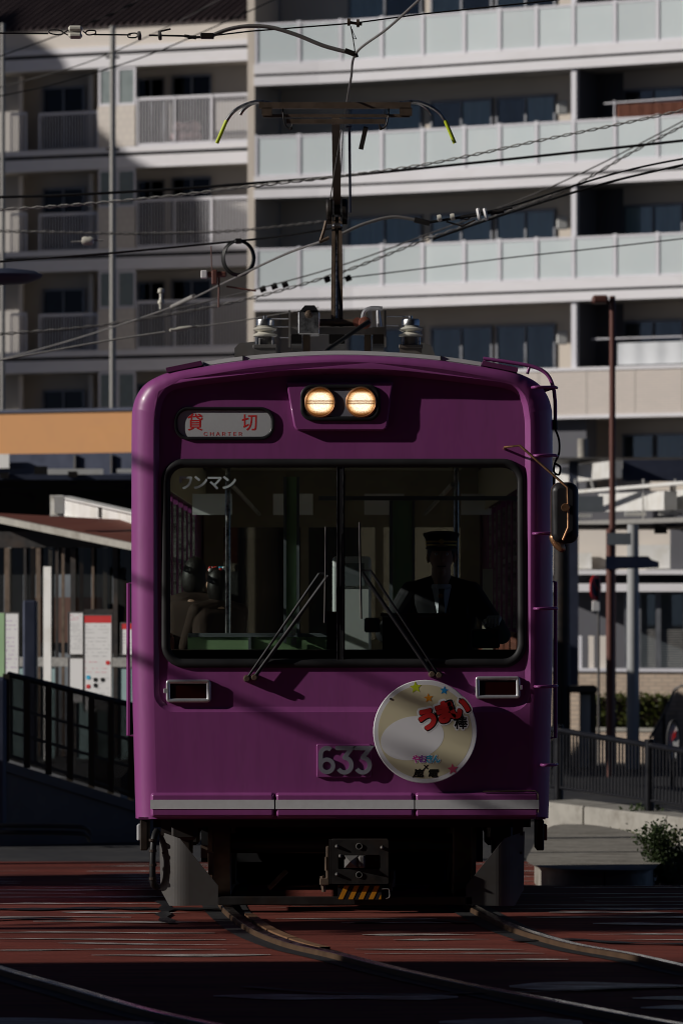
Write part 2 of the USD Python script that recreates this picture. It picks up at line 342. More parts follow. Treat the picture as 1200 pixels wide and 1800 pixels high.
# red road surface, worn, and worn white paint over it
def road_red():
    usdkit.material(stage, '/World/Looks/red_paving', {'g': ('geometry', {}), 'm': ('mapping', {'scale': (.35, 1.0, 1)}), 'n': ('noise_texture', {'scale': 1.2, 'detail': 7., 'roughness': .65}),
        'r': ('rgb_ramp', {'ramp': [(.28, (.12, .033, .025)), (.5, (.225, .054, .038)), (.72, (.26, .078, .058))]}),
        'sm': ('mapping', {'scale': (.5, 5., 1)}), 'sn': ('noise_texture', {'scale': 1.7, 'detail': 8., 'roughness': .7}), 'sr': ('rgb_ramp', {'ramp': [(.34, (.42, .40, .40)), (.5, (.9, .9, .9)), (.7, (1, 1, 1))]}), 'y': ('mix', {'mix_type': 'multiply', 'fac': 1.}), 'f': ('noise_texture', {'scale': 45., 'detail': 6., 'roughness': .75}), 'x': ('mix', {'mix_type': 'multiply', 'fac': .7}), 'fr': ('rgb_ramp', {'ramp': [(.3, (.5, .5, .5)), (.6, (1, 1, 1))]}),
        'b': ('bump', {'strength': .8, 'distance': .004}), 'p': ('principled_bsdf', {'roughness': .8, 'specular_ior_level': .15})},
        [('g.position', 'm.vector'), ('m.vector', 'n.vector'), ('n.fac', 'r.fac'), ('g.position', 'f.vector'), ('f.fac', 'fr.fac'), ('r.color', 'x.color1'), ('fr.color', 'x.color2'), ('g.position', 'sm.vector'), ('sm.vector', 'sn.vector'), ('sn.fac', 'sr.fac'), ('x.color', 'y.color1'), ('sr.color', 'y.color2'), ('y.color', 'p.base_color'), ('f.fac', 'b.height'), ('b.normal', 'p.normal')], surface='p.BSDF')
    usdkit.material(stage, '/World/Looks/worn_paint', {'g': ('geometry', {}), 'm': ('mapping', {'scale': (.7, 3., 1)}), 'n': ('noise_texture', {'scale': 4.5, 'detail': 10., 'roughness': .78}), 'a': ('rgb_ramp', {'ramp': [(.36, (.17, .045, .034)), (.44, (.20, .15, .125)), (.52, (.26, .23, .21)), (.57, (.62, .60, .57)), (.66, (.70, .68, .66))]}),
        'c': ('mix', {'fac': 1., 'color1': (.17, .12, .10)}), 'p': ('principled_bsdf', {'roughness': .5})},
        [('g.position', 'm.vector'), ('m.vector', 'n.vector'), ('n.fac', 'a.fac'), ('a.color', 'c.color2'), ('c.color', 'p.base_color')], surface='p.BSDF')
road_red()
def lamp_mat():
    usdkit.material(stage, '/World/Looks/lamp_glow', {'g': ('geometry', {}), 's': ('separate_xyz', {}), 'r': ('map_range', {'from_min': Z(732), 'from_max': Z(682), 'to_min': 0., 'to_max': 1.}),
        'w': ('rgb_ramp', {'ramp': [(0, (.35, .17, .06)), (.1, (1, .6, .3)), (.22, (3.4, 2.9, 2.2)), (.40, (3.6, 3.1, 2.4)), (.46, (.62, .40, .24)), (.5, (2.8, 2.2, 1.6)), (.54, (.7, .42, .24)), (.6, (3.4, 2.9, 2.2)), (.8, (3.4, 2.9, 2.2)), (.88, (.8, .45, .18)), (1, (.5, .24, .07))]}),
        'e': ('emission', {'strength': .8}), 'ax': ('math', {'math_type': 'subtract', 'value2': X(598.5)}), 'ab': ('math', {'math_type': 'absolute'}), 'ah': ('math', {'math_type': 'subtract', 'value2': 36 * .0033}), 'az': ('math', {'math_type': 'subtract', 'value2': Z(707)}), 'qx': ('math', {'math_type': 'power', 'value2': 2.}), 'qz': ('math', {'math_type': 'power', 'value2': 2.}), 'qs': ('math', {'math_type': 'add'}), 'qr': ('math', {'math_type': 'sqrt'}), 'rr': ('map_range', {'from_min': 0., 'from_max': .08, 'to_min': 0., 'to_max': 1.}), 'rw': ('rgb_ramp', {'ramp': [(0, (1, 1, 1)), (.62, (1, .95, .88)), (.86, (.62, .42, .24)), (1, (.16, .07, .02))]}), 'mm': ('mix', {'mix_type': 'multiply', 'fac': 1.}), 'fn': ('noise_texture', {'scale': 160., 'detail': 2.}), 'fr': ('rgb_ramp', {'ramp': [(.35, (.6, .55, .5)), (.6, (1, 1, 1))]}), 'm2': ('mix', {'mix_type': 'multiply', 'fac': 1.})}, [('g.position', 's.vector'), ('s.z', 'r.value'), ('r.result', 'w.fac'), ('s.x', 'ax.value1'), ('ax.value', 'ab.value1'), ('ab.value', 'ah.value1'), ('s.z', 'az.value1'), ('ah.value', 'qx.value1'), ('az.value', 'qz.value1'), ('qx.value', 'qs.value1'), ('qz.value', 'qs.value2'), ('qs.value', 'qr.value1'), ('qr.value', 'rr.value'), ('rr.result', 'rw.fac'), ('w.color', 'mm.color1'), ('rw.color', 'mm.color2'), ('g.position', 'fn.vector'), ('fn.fac', 'fr.fac'), ('mm.color', 'm2.color1'), ('fr.color', 'm2.color2'), ('m2.color', 'e.color')], surface='e.emission')
lamp_mat()
# ================================================================== ground, road, rails
def gz(x, y):
    x, y = np.asarray(x, float), np.asarray(y, float)
    w = np.clip((7.5 - np.abs(x)) / 4, 0, 1) * np.clip((y + 16) / 4, 0, 1) * np.clip((9 - y) / 3, 0, 1)
    q = np.stack([x * .30 + 5, y * .45 + 9, np.zeros_like(x)], -1)
    t = np.clip((y - 2.2) / 11., 0, 1)
    return (meshkit.fbm(q, 2, 3) - .5) * .045 * w - .64 * t * t * (3 - 2 * t)     # the street falls away behind the tram
def sheet(xs, ys, dz, crown=True):
    xs, ys = np.asarray(xs, float), np.asarray(ys, float); A, B = np.meshgrid(xs, ys)
    z = gz(A, B) + dz; v = np.stack([A, B, z], -1).reshape(-1, 3); n = len(xs)
    f = [(j * n + i, j * n + i + 1, (j + 1) * n + i + 1, (j + 1) * n + i) for j in range(len(ys) - 1) for i in range(n - 1)]
    return MB().add(v, f)
g_x = np.r_[-500, -150, -60, -25, -16, np.arange(-8, 8.01, .25), 16, 25, 60, 150, 500]
g_y = np.r_[-200, -70, -40, -25, np.arange(-16, 15.01, .25), 18, 22, 30, 45, 70, 110, 200, 500, 1500]
solo('ground', 'dark asphalt ground of the street reaching to the buildings', 'ground', sheet(g_x, g_y, 0), 'asphalt', smooth=True, kind='structure')
paving = solo('red_road_surface', 'worn red coated road surface around the tram rails', 'road', sheet(np.r_[-14, -10, np.arange(-8, 8.01, .25), 10, 14], np.r_[np.arange(-14, 20.8, .25)], .004), 'red_paving', smooth=True, kind='structure')

TRK0, TRKA = 1.8, .0188
def track(off, y0=-16., y1=13., n=140):
    """Plan line of a rail: off metres to the left (-) or right of the left rail of the tram's own track."""
    y = np.linspace(y0, y1, n) if y1 < 3 else np.r_[np.linspace(y0, 3, n), np.linspace(3.5, y1 if off > -1 else 4.5, 20)]
    x = np.where(y < TRK0, TRKA * (TRK0 - y) ** 2, 0.) - .7175
    t = np.stack([np.gradient(x, y), np.ones_like(y)], 1); t /= np.linalg.norm(t, axis=1, keepdims=True)
    return np.c_[x, y] + np.c_[t[:, 1], -t[:, 0]] * off, np.c_[t[:, 1], -t[:, 0]]
def ribbon(off, prof, cap=False):
    """Lofts (sideways, height) pairs along a rail line, draped on the road."""
    c, n = track(off); k = len(c); v = []
    for o, h in prof:
        q = c + n * o; v.append(np.c_[q, gz(q[:, 0], q[:, 1]) + h])
    f = [(i * k + j, i * k + j + 1, (i + 1) * k + j + 1, (i + 1) * k + j) for i in range(len(prof) - 1) for j in range(k - 1)]
    return MB().add(np.vstack(v), f)
rails = [(0., 'left running rail of the tram\'s own track, curving out from under its left front', 1), (1.435, 'right running rail of the tram\'s own track, curving off to the lower right', -1), (-1.84, 'bright worn rail of the neighbouring track crossing the lower left corner', -1), (-3.275, 'outer rail of the neighbouring track at the far left', 1)]
for off, lab, side in rails:
    r = thing('tram_rail', lab, 'rail', (track(off)[0][100][0], track(off)[0][100][1], 0), group='tram rails in the street')
    part(r, 'rail_bed', ribbon(off, [(-.13, .0085), (.13, .0085)]), 'rail_bed')
    part(r, 'rail_side', ribbon(off, [(-.036, .004), (-.034, .030), (-.028, .0345), (.028, .0345), (.034, .030), (.036, .004)]), 'rail_rust')
    part(r, 'rail_head', ribbon(off, [(-.027, .0345), (-.025, .0375), (.025, .0375), (.027, .0345)]), 'rail_top', smooth=60)
    if off == 0:
        for j, (y0, y1) in enumerate(((-3.6, -2.7), (-2.66, -1.9), (-1.86, -1.2), (-1.16, -.6))):
            c, n = track(.085, y0, y1, 14); c, n = c[:14], n[:14]; v = np.vstack([np.c_[c + n * o, gz(*(c + n * o).T) + h] for o, h in ((-.03, .008), (-.028, .034), (.028, .034), (.03, .008))])
            part(r, 'guard_block', MB().add(v, [(a_ * 14 + i, a_ * 14 + i + 1, (a_ + 1) * 14 + i + 1, (a_ + 1) * 14 + i) for a_ in range(3) for i in range(13)]), 'guard_rust')
# worn white hatching painted across the road: each line a strip of its own
def paint_line(x0, x1, y, w, tilt):
    xs = np.linspace(x0, x1, max(3, int((x1 - x0) / .12))); k = len(xs)
    yy = y + tilt * (xs - xs[0]) + .05 * np.sin(xs * 1.7 + y * 5) + .02 * np.sin(xs * 6.1 + y); hw = w / 2 * (1 + .35 * np.sin(xs * 2.3 + y * 9) + .3 * np.sin(xs * 7.7 + y * 3)) * np.minimum(1, .25 + 4 * np.minimum(xs - xs[0], xs[-1] - xs) / (xs[-1] - xs[0]))
    v = np.vstack([np.c_[xs, yy - hw, gz(xs, yy - hw) + .0085], np.c_[xs, yy + hw, gz(xs, yy + hw) + .0085]])
    return MB().add(v, [(i, i + 1, k + i + 1, k + i) for i in range(k - 1)])
for i, y in enumerate(np.r_[np.arange(-10.6, -4.4, .7), np.arange(-4.3, 20.3, .47)]):
    x = -6.0 + RNG.uniform(-.8, .4)
    while x < 6:
        L = RNG.uniform(.7, 3.8); w = RNG.uniform(.06, .17) if y > -4.5 else RNG.uniform(.16, .42)
        c = track(0)[0]; xr = [np.interp(y, c[:, 1], track(o)[0][:, 0]) for o in (0, 1.435, -1.84)]
        seg = [x, min(x + L, 6.2)]
        for r in xr:                                       # stop short of the dark rail beds
            if seg[0] < r - .24 < seg[1]: seg[1] = r - .24
            elif r - .24 <= seg[0] <= r + .24: seg[0] = r + .24
        if seg[1] - seg[0] > .3 and RNG.random() < (.8 if y > -5 else .55):
            part(paving, 'painted_line', paint_line(seg[0], seg[1], y + RNG.uniform(-.08, .08), w, RNG.uniform(-.01, .03)), 'worn_paint')
        x = seg[1] + RNG.uniform(.1, 1.2)

def seam(pts, w):
    q = catmull([P(*p)[:2] for p in pts], 6); t = np.gradient(q, axis=0); t /= np.linalg.norm(t, axis=1, keepdims=True); n = np.c_[-t[:, 1], t[:, 0]] * w * (1 + .4 * np.sin(np.arange(len(q)) * 1.3))[:, None]; k = len(q)
    v = np.vstack([np.c_[e, gz(e[:, 0], e[:, 1]) + .013] for e in (q - n, q + n)]); return MB().add(v, [(i, i + 1, k + i + 1, k + i) for i in range(k - 1)])
def gd(py): return CAM_H * 1e4 / (py - HORIZON)
for pts, w in (([(-60, 1604), (60, 1605), (180, 1603), (280, 1604), (390, 1603)], .09), ([(285, 1590), (292, 1604), (286, 1616), (298, 1628)], .035), ([(-60, 1627), (50, 1622), (120, 1623)], .06), ([(900, 1655), (1000, 1652), (1100, 1658), (1250, 1660)], .05), ([(620, 1625), (760, 1622), (820, 1626)], .05), ([(430, 1740), (620, 1752), (900, 1750), (1250, 1738)], .03)):
    part(paving, 'tar_seam', seam([(a, b, gd(b)) for a, b in pts], w), 'tar')
# ================================================================== apartment block with curved glass balconies (right)
def facade_line(off=0., px0=446, px1=1560):
    px = np.r_[px0, 500, 560, 620, 680, 740, 800, 870, 940, 1010, 1100, 1210, 1380, px1]; px = px[(px >= px0) & (px <= px1)]
    d = np.interp(px, [445, 600, 750, 900, 1210, 1560], [147.4, 146.4, 145., 143.5, 140.6, 137.2])
    q = np.array([P(a, 1060, b)[:2] for a, b in zip(px, d)])
    e = np.gradient(q, axis=0); n = np.c_[-e[:, 1], e[:, 0]]; n /= np.linalg.norm(n, axis=1, keepdims=True)
    return q + n * off
ZR = lambda py: CAM_H - (py - HORIZON) / FPX * 145.
def at_px(px, off):                                        # plan point on the line 'off' metres behind the balcony front, as seen at px
    q = facade_line(off); s = q[:, 0] / (q[:, 1] + CAM_D) * FPX + 600
    return np.array([np.interp(px, s, q[:, 0]), np.interp(px, s, q[:, 1])])
DEEP = 1.7
ab = thing('apartment_building', 'cream apartment building with curved white balconies fronted by pale green glass', 'apartment building', (*facade_line(DEEP)[6], 0))
fr, wl = facade_line(0), facade_line(DEEP)
part(ab, 'wall', MB().strip(wl, 0, 19.5, .0, .25), 'facade_cream')
part(ab, 'wall', MB().strip([fr[0] + [.02, .05], at_px(470, DEEP + 8) + [-.4, 0]], 0, 19.5, 0, .2), 'facade_cream')
PER = 2.92
for k in range(-1, 3):                                     # floors counted down from the topmost one in view
    dz = -PER * k
    zt, zb = 13.89 + dz, 12.88 + dz
    f1 = (12.85 + dz, 12.60 + dz); f2 = (12.53 + dz, 12.30 + dz)
    if k < 2:
        part(ab, 'balcony_slab', MB().strip(facade_line(.06), f2[0] + .001, f1[1] - .001, .0, DEEP - .07), 'joint_black')
        part(ab, 'balcony_fascia', MB().strip(fr, f1[1], f1[0], .0, .3), 'fascia_white'); part(ab, 'balcony_fascia', MB().strip(fr, f2[1], f2[0], .0, .3), 'fascia_white')
    if k < 2: part(ab, 'soffit', MB().strip(facade_line(.31), f2[1] + .02, f2[1] + .06, .0, DEEP - .32), 'soffit')
    if k < 2:
        posts = [449, 525, 598, 670, 742, 815, 877, 942, 1007, 1080, 1155, 1232, 1312]
        ends = [at_px(p, .1) for p in posts]
        for p, a in zip(posts, ends): part(ab, 'balcony_post', MB().strip([at_px(p - 3.2, .06), at_px(p + 3.2, .06)], zb - .05, zt + .06, 0, .08), 'rail_white')
        for a, b in zip(ends[:-1], ends[1:]):
            u = (b - a) / np.linalg.norm(b - a); m = MB().strip([a + u * .06, b - u * .06], zb + .03, zt - .03, -.008, .008)
            part(ab, 'glass_panel', m, 'frosted_glass')
        part(ab, 'handrail', MB().strip(facade_line(.07), zt - .03, zt + .03, 0, .06), 'rail_white')
        part(ab, 'bottom_rail', MB().strip(facade_line(.08), zb - .02, zb + .03, 0, .045), 'rail_white')
    # windows on the back wall, in frames with curtains behind the panes
    for wi, (a, b) in enumerate(((612, 742), (757, 866), (872, 977), (1096, 1202), (1215, 1330))):
        A, B = at_px(a, DEEP - .03), at_px(b, DEEP - .03); top = ZR(372) + PER + dz; bot = 12.95 + dz
        fm = MB().strip([A, B], top, top + .07, -.04, .03).strip([A, B], bot - .03, bot, -.04, .03)
        M = (A + B) / 2; e = (B - A) / np.linalg.norm(B - A)
        for c in (A, M - e * .03, B - e * .06): fm.strip([c, c + e * .06], bot, top, -.04, .03)
        w = part(ab, 'window', fm, 'window_frame')
        for j, (c, d_) in enumerate(((A + e * .06, M - e * .03), (M + e * .03, B - e * .06))):
            part(w, 'pane', MB().strip([c, d_], bot, top, -.012, -.004), 'house_pane')
            pale = (wi * 3 + j * 2 + k * 5) % 3 != 0 and k < 2
            xs = np.linspace(0, 1, 26); q = c[None] + (d_ - c)[None] * xs[:, None]; nn = np.array([-e[1], e[0]]); q = q + nn[None] * (.012 * np.sin(xs * 75))[:, None]
            part(w, 'curtain', MB().strip(q, bot, top, .004, .02), 'curtain_pale' if pale else 'curtain_dark')
    # dividing wall with a white front post, air conditioner fan and grey side panel
    a, b = at_px(1008, .2), at_px(1008, DEEP)
    zc = 15.22 + dz
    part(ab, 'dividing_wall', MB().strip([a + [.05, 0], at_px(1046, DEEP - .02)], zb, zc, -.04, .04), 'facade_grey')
    part(ab, 'dividing_post', MB().strip([at_px(1003.5, .12), at_px(1012.5, .12)], zb, zc, 0, .12), 'rail_white')
    c = at_px(988, DEEP - .25); zz = ZR(392) + PER + dz
    if k >= 0: part(ab, 'vent_box', MB().cbox(c[0] - .14, c[0] + .14, c[1] - .08, c[1] + .08, zz - .2, zz + .15, .03), 'ac_white')
    c = at_px(985, DEEP - .4)
    part(ab, 'air_conditioner', MB().cbox(c[0] - .32, c[0] + .3, c[1] - .12, c[1] + .14, zb, zb + .55, .03), 'ac_white')
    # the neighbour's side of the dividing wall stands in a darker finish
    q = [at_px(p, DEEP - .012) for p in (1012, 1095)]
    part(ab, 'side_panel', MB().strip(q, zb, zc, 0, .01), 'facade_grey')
q = facade_line(0)
zt, zb = ZR(653) + .0, ZR(741)
part(ab, 'parapet', MB().strip(q, zb + .09, zt - .08, .02, .22), 'parapet_tile')
for p in (790, 862, 946, 1030, 1115, 1198): part(ab, 'parapet_joint', MB().strip([at_px(p - .7, .012), at_px(p + .7, .012)], zb + .1, zt - .09, 0, .006), 'soffit')
part(ab, 'parapet_cap', MB().strip(facade_line(-.02), zt - .078, zt, .0, .28), 'fascia_white')
part(ab, 'parapet_foot', MB().strip(facade_line(-.02), zb, zb + .088, .0, .3), 'fascia_white')
part(ab, 'balcony_slab', MB().strip(facade_line(.305), zb + .01, zb + .2, 0, DEEP - .31), 'soffit')
part(ab, 'wall', MB().strip([at_px(940, .5), at_px(1030, .5)], 0, zb - .002, 0, .5), 'facade_grey', label='plain dark grey wall below the tiled parapet')
for a, b in ((1094, 1150), (1152, 1206), (1208, 1262)):
    A, B = at_px(a, DEEP - .05), at_px(b, DEEP - .05); t, bt = ZR(770), ZR(835)
    w = part(ab, 'window', MB().strip([A, B], t, t + .06, -.04, .03).strip([A, A + [.06, 0]], bt, t, -.04, .03).strip([B - [.06, 0], B], bt, t, -.04, .03), 'window_frame')
    part(w, 'pane', MB().strip([A, B], bt, t, -.012, -.004), 'house_pane'); part(w, 'curtain', MB().strip([A, B], bt, t, .006, .03), 'curtain_dark')
# things left on the balconies
a, b = at_px(1085, .45), at_px(1205, .45)
m = MB(); xs = np.linspace(0, 1, 90); qq = a[None] + (b - a)[None] * xs[:, None] + np.c_[0 * xs, .035 * np.sin(xs * 130)]
m.strip(qq, ZR(250), ZR(200) + .0, 0, .02)
solo('drying_blanket', 'reddish brown striped blanket drying behind the right-hand glass balcony, upper floor', 'laundry', m, 'laundry_brown')
a, b = at_px(1085, .3), at_px(1215, .3); m = MB(); qq = a[None] + (b - a)[None] * xs[:, None] + np.c_[0 * xs, .015 * np.sin(xs * 21)]
m.strip(qq, ZR(650), ZR(612), 0, .02)
solo('drying_sheet', 'white sheets drying along the tiled parapet at the right', 'laundry', m, 'fare_white')
a = at_px(1085, .5); m = MB().tube([(*at_px(1040, .5), ZR(603)), (*at_px(1200, .5), ZR(603))], .02, 6).tube([(*at_px(1075, .5), ZR(653)), (*at_px(1075, .5), ZR(598))], .025, 6)
solo('laundry_pole', 'laundry pole on its stand behind the tiled parapet, holding white sheets', 'laundry pole', m, 'rail_white')
a = at_px(1140, .5); m = MB().tube([(*at_px(1062, .5), ZR(196)), (*at_px(1206, .5), ZR(194))], .02, 6).tube([(*at_px(1080, .5), ZR(240)), (*at_px(1080, .5), ZR(192))], .03, 6)
solo('laundry_pole', 'laundry pole on its stand behind the upper glass balcony, holding the brown blanket', 'laundry pole', m, 'rail_white')

# ================================================================== left wing with bar railings and brown roof
WD = 160.
wx = lambda px, d=WD: X(px, d)
wz = lambda py: Z(py, WD)
wy = WD - CAM_D
wg = thing('apartment_wing', 'cream apartment wing with white barred balconies under a brown ribbed roof', 'apartment building', (wx(270), wy + 1.8, 0))
XF[wg] = turn(wx(470), .52)
def wb(px0, px1, o0, o1, py0, py1): return MB().box(wx(px0), wx(px1), wy + o0, wy + o1, wz(py0), wz(py1))
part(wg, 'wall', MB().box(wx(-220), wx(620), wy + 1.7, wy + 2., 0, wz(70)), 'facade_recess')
part(wg, 'wall', MB().box(wx(-220), wx(560), wy + .12, wy + 1.9, wz(74), wz(29)), 'facade_beige', label='plain cream wall under the eaves')
part(wg, 'wall', MB().box(wx(488), wx(560), wy + .25, wy + 1.69, 0, wz(103)), 'facade_beige', label='cream wall bay beside the glass balconies')
def ribs(px, py, d0, n): pass
# roof: sloping sheet with standing seams, each seam a part
r0, r1, rise, run = wx(-220), wx(541), 3.4, 5.5
rf = part(wg, 'roof', MB().add([(r0, wy + .02, wz(30)), (r1, wy + .02, wz(30)), (r1, wy + .02 + run, wz(30) + rise), (r0, wy + .02 + run, wz(30) + rise)], [(0, 1, 2, 3)]).box(r0, r1, wy + .02, wy + .11, wz(31.5), wz(30.2)), 'roof_brown')
for i in range(56):
    x = r0 + .22 * i
    if x + .6 > r1: break
    m = MB()
    m.bar((x, wy + .0, wz(30) + .03), (min(x + 2.4, r1), wy + .02 + run * .62, wz(30) + rise * .62 + .03), .07, .09); part(rf, 'seam', m, 'roof_brown')
for k in range(-1, 4):
    o = 181 * k
    if k >= 0:
        # barred railings
        for (a, b, t, u, dep, nb) in ((3, 33, 174, 247, .45, 7), (56, 164, 178, 247, .3, 21), (236, 505, 160, 244, .05, 50)):
            part(wg, 'handrail', MB().box(wx(a), wx(b), wy + dep, wy + dep + .06, wz(t + o + 5), wz(t + o)), 'rail_white'); part(wg, 'bottom_rail', MB().box(wx(a), wx(b), wy + dep, wy + dep + .06, wz(u + o + 2), wz(u + o - 2)), 'rail_white')
            for p in np.linspace(a + 1.2, b - 1.2, max(2, int((b - a) / 55) + 1)): part(wg, 'railing_post', MB().box(wx(p - 1.6), wx(p + 1.6), wy + dep - .02, wy + dep + .07, wz(u + o), wz(t + o)), 'rail_white')
            m = MB()
            for p in np.linspace(a + 2, b - 2, nb): m.box(wx(p - .7), wx(p + .7), wy + dep + .015, wy + dep + .045, wz(u + o - 2), wz(t + o + 4))
            part(wg, 'railing_bars', m, 'rail_white', kind='stuff')
        part(wg, 'panel_wall', wb(165, 233, .0, .2, 246 + o, 172.5 + o), 'wing_tile')
        for a, b in ((166, 199), (200, 234)):
            s = part(wg, 'screen_frame', wb(a, a + 4, .05, .12, 172 + o, 105 + o).box(wx(b - 4), wx(b), wy + .05, wy + .12, wz(172 + o), wz(105 + o)).box(wx(a), wx(b), wy + .051, wy + .119, wz(109 + o), wz(104 + o)).box(wx(a), wx(b), wy + .051, wy + .119, wz(173 + o), wz(168 + o)), 'rail_white')
            part(s, 'screen_pane', wb(a + 4, b - 4, .08, .1, 168 + o, 109 + o), 'screen_grey')
        for (a, b, t) in ((64, 141, 138), (236, 287, 130), (299, 371, 128)):
            d2 = WD + 1.66; zz0, zz1 = Z(243 + o, d2), Z(t + o, d2); xa, xb = wx(a, d2), wx(b, d2); yy = d2 - CAM_D; xm = (xa + xb) / 2
            w = part(wg, 'window', MB().box(xa, xa + .06, yy - .06, yy + .03, zz0, zz1).box(xb - .06, xb, yy - .06, yy + .03, zz0, zz1).box(xm - .03, xm + .03, yy - .06, yy + .03, zz0, zz1).box(xa, xb, yy - .061, yy + .029, zz1, zz1 + .06), 'window_frame')
            for q0, q1 in ((xa + .06, xm - .03), (xm + .03, xb - .06)):
                part(w, 'pane', MB().box(q0, q1, yy - .02, yy - .012, zz0, zz1), 'dark_pane'); part(w, 'curtain', MB().box(q0, q1, yy - .008, yy + .02, zz0, zz1), 'curtain_dark' if (a + k) % 2 else 'room_dark')
    part(wg, 'balcony_fascia', wb(-220, 500, 0, .25, 256.5 + o, 246.5 + o), 'fascia_white')
    part(wg, 'balcony_joint', wb(-220, 500, .07, 1.68, 263 + o, 256.6 + o), 'joint_black')
    part(wg, 'balcony_fascia', wb(-220, 500, 0, .25, 284.5 + o, 263.1 + o), 'fascia_white')
    part(wg, 'soffit', wb(-220, 500, .26, 1.69, 283 + o, 264 + o), 'soffit')
    for j, p in enumerate((20, 150)) if k >= 0 else ():
        part(wg, 'dividing_wall', MB().box(wx(p) - .06, wx(p) + .06, wy + .9, wy + 1.69, wz(247 + o), wz(105 + o)), 'facade_beige')
m = MB()
for i in range(7): m.tm(trimesh.creation.icosphere(1, .13 + .03 * (i % 3)).apply_translation((wx(303 + 7 * i), wy + 1.6 + .1 * (i % 2), wz(232 - 9 * ((i * 2) % 4)))))
solo('potted_flowers', 'pale pink flowering pots behind the bars of the upper left balcony', 'plant', m, 'flower_pink', smooth=True)

# pale pole standing before the wing, and its thin neighbour
def simple_pole(label, px, d, r, top, mat, extra=None):
    t = thing('utility_pole', label, 'pole', (X(px, d), d - CAM_D, 0))
    part(t, 'pole', MB().tube([(X(px, d), d - CAM_D, -.8), (X(px, d), d - CAM_D, Z(top, d))], [r * 1.15, r], 14), mat, smooth=40)
    if extra: extra(t)
    return t
def xarm(t):
    m = MB()
    for py in (100, 262): m.bar((X(186, 120), 87, Z(py, 120)), (X(210, 120), 87, Z(py, 120)), .05)
    part(t, 'cross_arm', m, 'grey_steel')
simple_pole('tall pale grey pole rising in front of the left apartment wing', 198, 120., .062, 45, 'cable_pale', xarm)
simple_pole('thin grey pole at the left edge of the picture', 5, 120., .045, 40, 'cable_pale')

# low building with the orange wall
ow = thing('orange_building', 'low building with a smooth orange stucco wall behind the station roofs', 'building', (X(60, 110), 77, 0))
XF[ow] = turn(X(100, 110), .55)
part(ow, 'wall', MB().box(X(-300, 110), X(420, 110), 77, 84, Z(797, 110), Z(724, 110)), 'stucco_orange')
part(ow, 'coping', MB().box(X(-301, 110), X(421, 110), 76.94, 84.1, Z(723.9, 110), Z(719, 110)), 'navy_steel')
part(ow, 'wall', MB().box(X(-300, 110), X(420, 110), 77.3, 83.9, -.8, Z(798, 110)), 'facade_grey', label='dark grey lower wall')

# tall block out of the picture whose slanted shoulder shades the lower left of the wing
tb = thing('shoulder_tower', 'tall grey apartment tower with a slanted shoulder, off to the left', 'apartment building', (-60, 107, 0))
SH = [(-80, -60), (40, 40), (100, 80), (160, 205), (230, 268), (345, 330), (353, 420), (452, 432), (474, 700), (480, 1000)]
edge = []
for px, py in SH:
    q = np.array([wx(px), wy, wz(py)]); q[1] -= (q[0] - wx(470)) * .52; edge.append(q + S / S[2] * 14)
hz = np.array([S[0], S[1], 0]) / math.hypot(S[0], S[1]) * 16; k = len(edge); e0 = np.array(edge); base_ = e0 * [1, 1, 0] + [0, 0, -.8]
v = np.vstack([e0, e0 + hz, base_, base_ + hz]); f = []
for i in range(k - 1):
    for a_, b_ in ((0, 1), (1, 3), (3, 2), (2, 0)): f.append((a_ * k + i, a_ * k + i + 1, b_ * k + i + 1, b_ * k + i))
part(tb, 'wall', MB().add(v, f).add(v[[0, k, 3 * k, 2 * k]], [(0, 1, 2, 3)]).add(v[[k - 1, 2 * k - 1, 4 * k - 1, 3 * k - 1]], [(0, 1, 2, 3)]), 'facade_beige')
for i in range(5):
    q = e0[2 + i] + hz * .5; part(tb, 'window', MB().box(q[0] - 1, q[0] + 1, q[1] - .6, q[1] + .6, q[2] - 3.2, q[2] - 1.6), 'room_dark')
# ================================================================== station side (left)
def pb(px0, px1, py0, py1, d, t=.1):
    """Box whose front face spans the given outline d metres from the lens, t metres deep."""
    return MB().box(X(px0, d), X(px1, d), d - CAM_D, d - CAM_D + t, Z(py0, d), Z(py1, d))
# far canopy with a dark edge beam
fc = thing('station_canopy', 'flat dark station canopy with a grey edge beam below the orange wall', 'canopy', (X(100, 96), 63, 0), group='station canopies')
XF[fc] = turn(X(100, 96), .42)
part(fc, 'edge_beam', pb(-120, 300, 797, 834, 96, .2), 'navy_steel')
part(fc, 'beam_flange', pb(-120, 300, 833.5, 836, 95.9, .4), 'navy_steel')
part(fc, 'end_plate', pb(-60, 14, 797, 822, 95.7, .1), 'white_steel')
for px in (130, 195): part(fc, 'stiffener', pb(px, px + 3, 799, 833, 95.9, .08), 'grey_steel')
for px in (-40, 120, 280): part(fc, 'column', MB().box(X(px, 97), X(px, 97) + .2, 64.2, 64.4, -.8, Z(836, 97)), 'navy_steel')
m = pb(80, 181, 824, 834, 90, .15).add(*pb(205, 300, 824, 831, 90, .15).arrays())
solo('strip_light', 'white strip light housing hanging under the far dark canopy', 'light', m, 'white_steel')
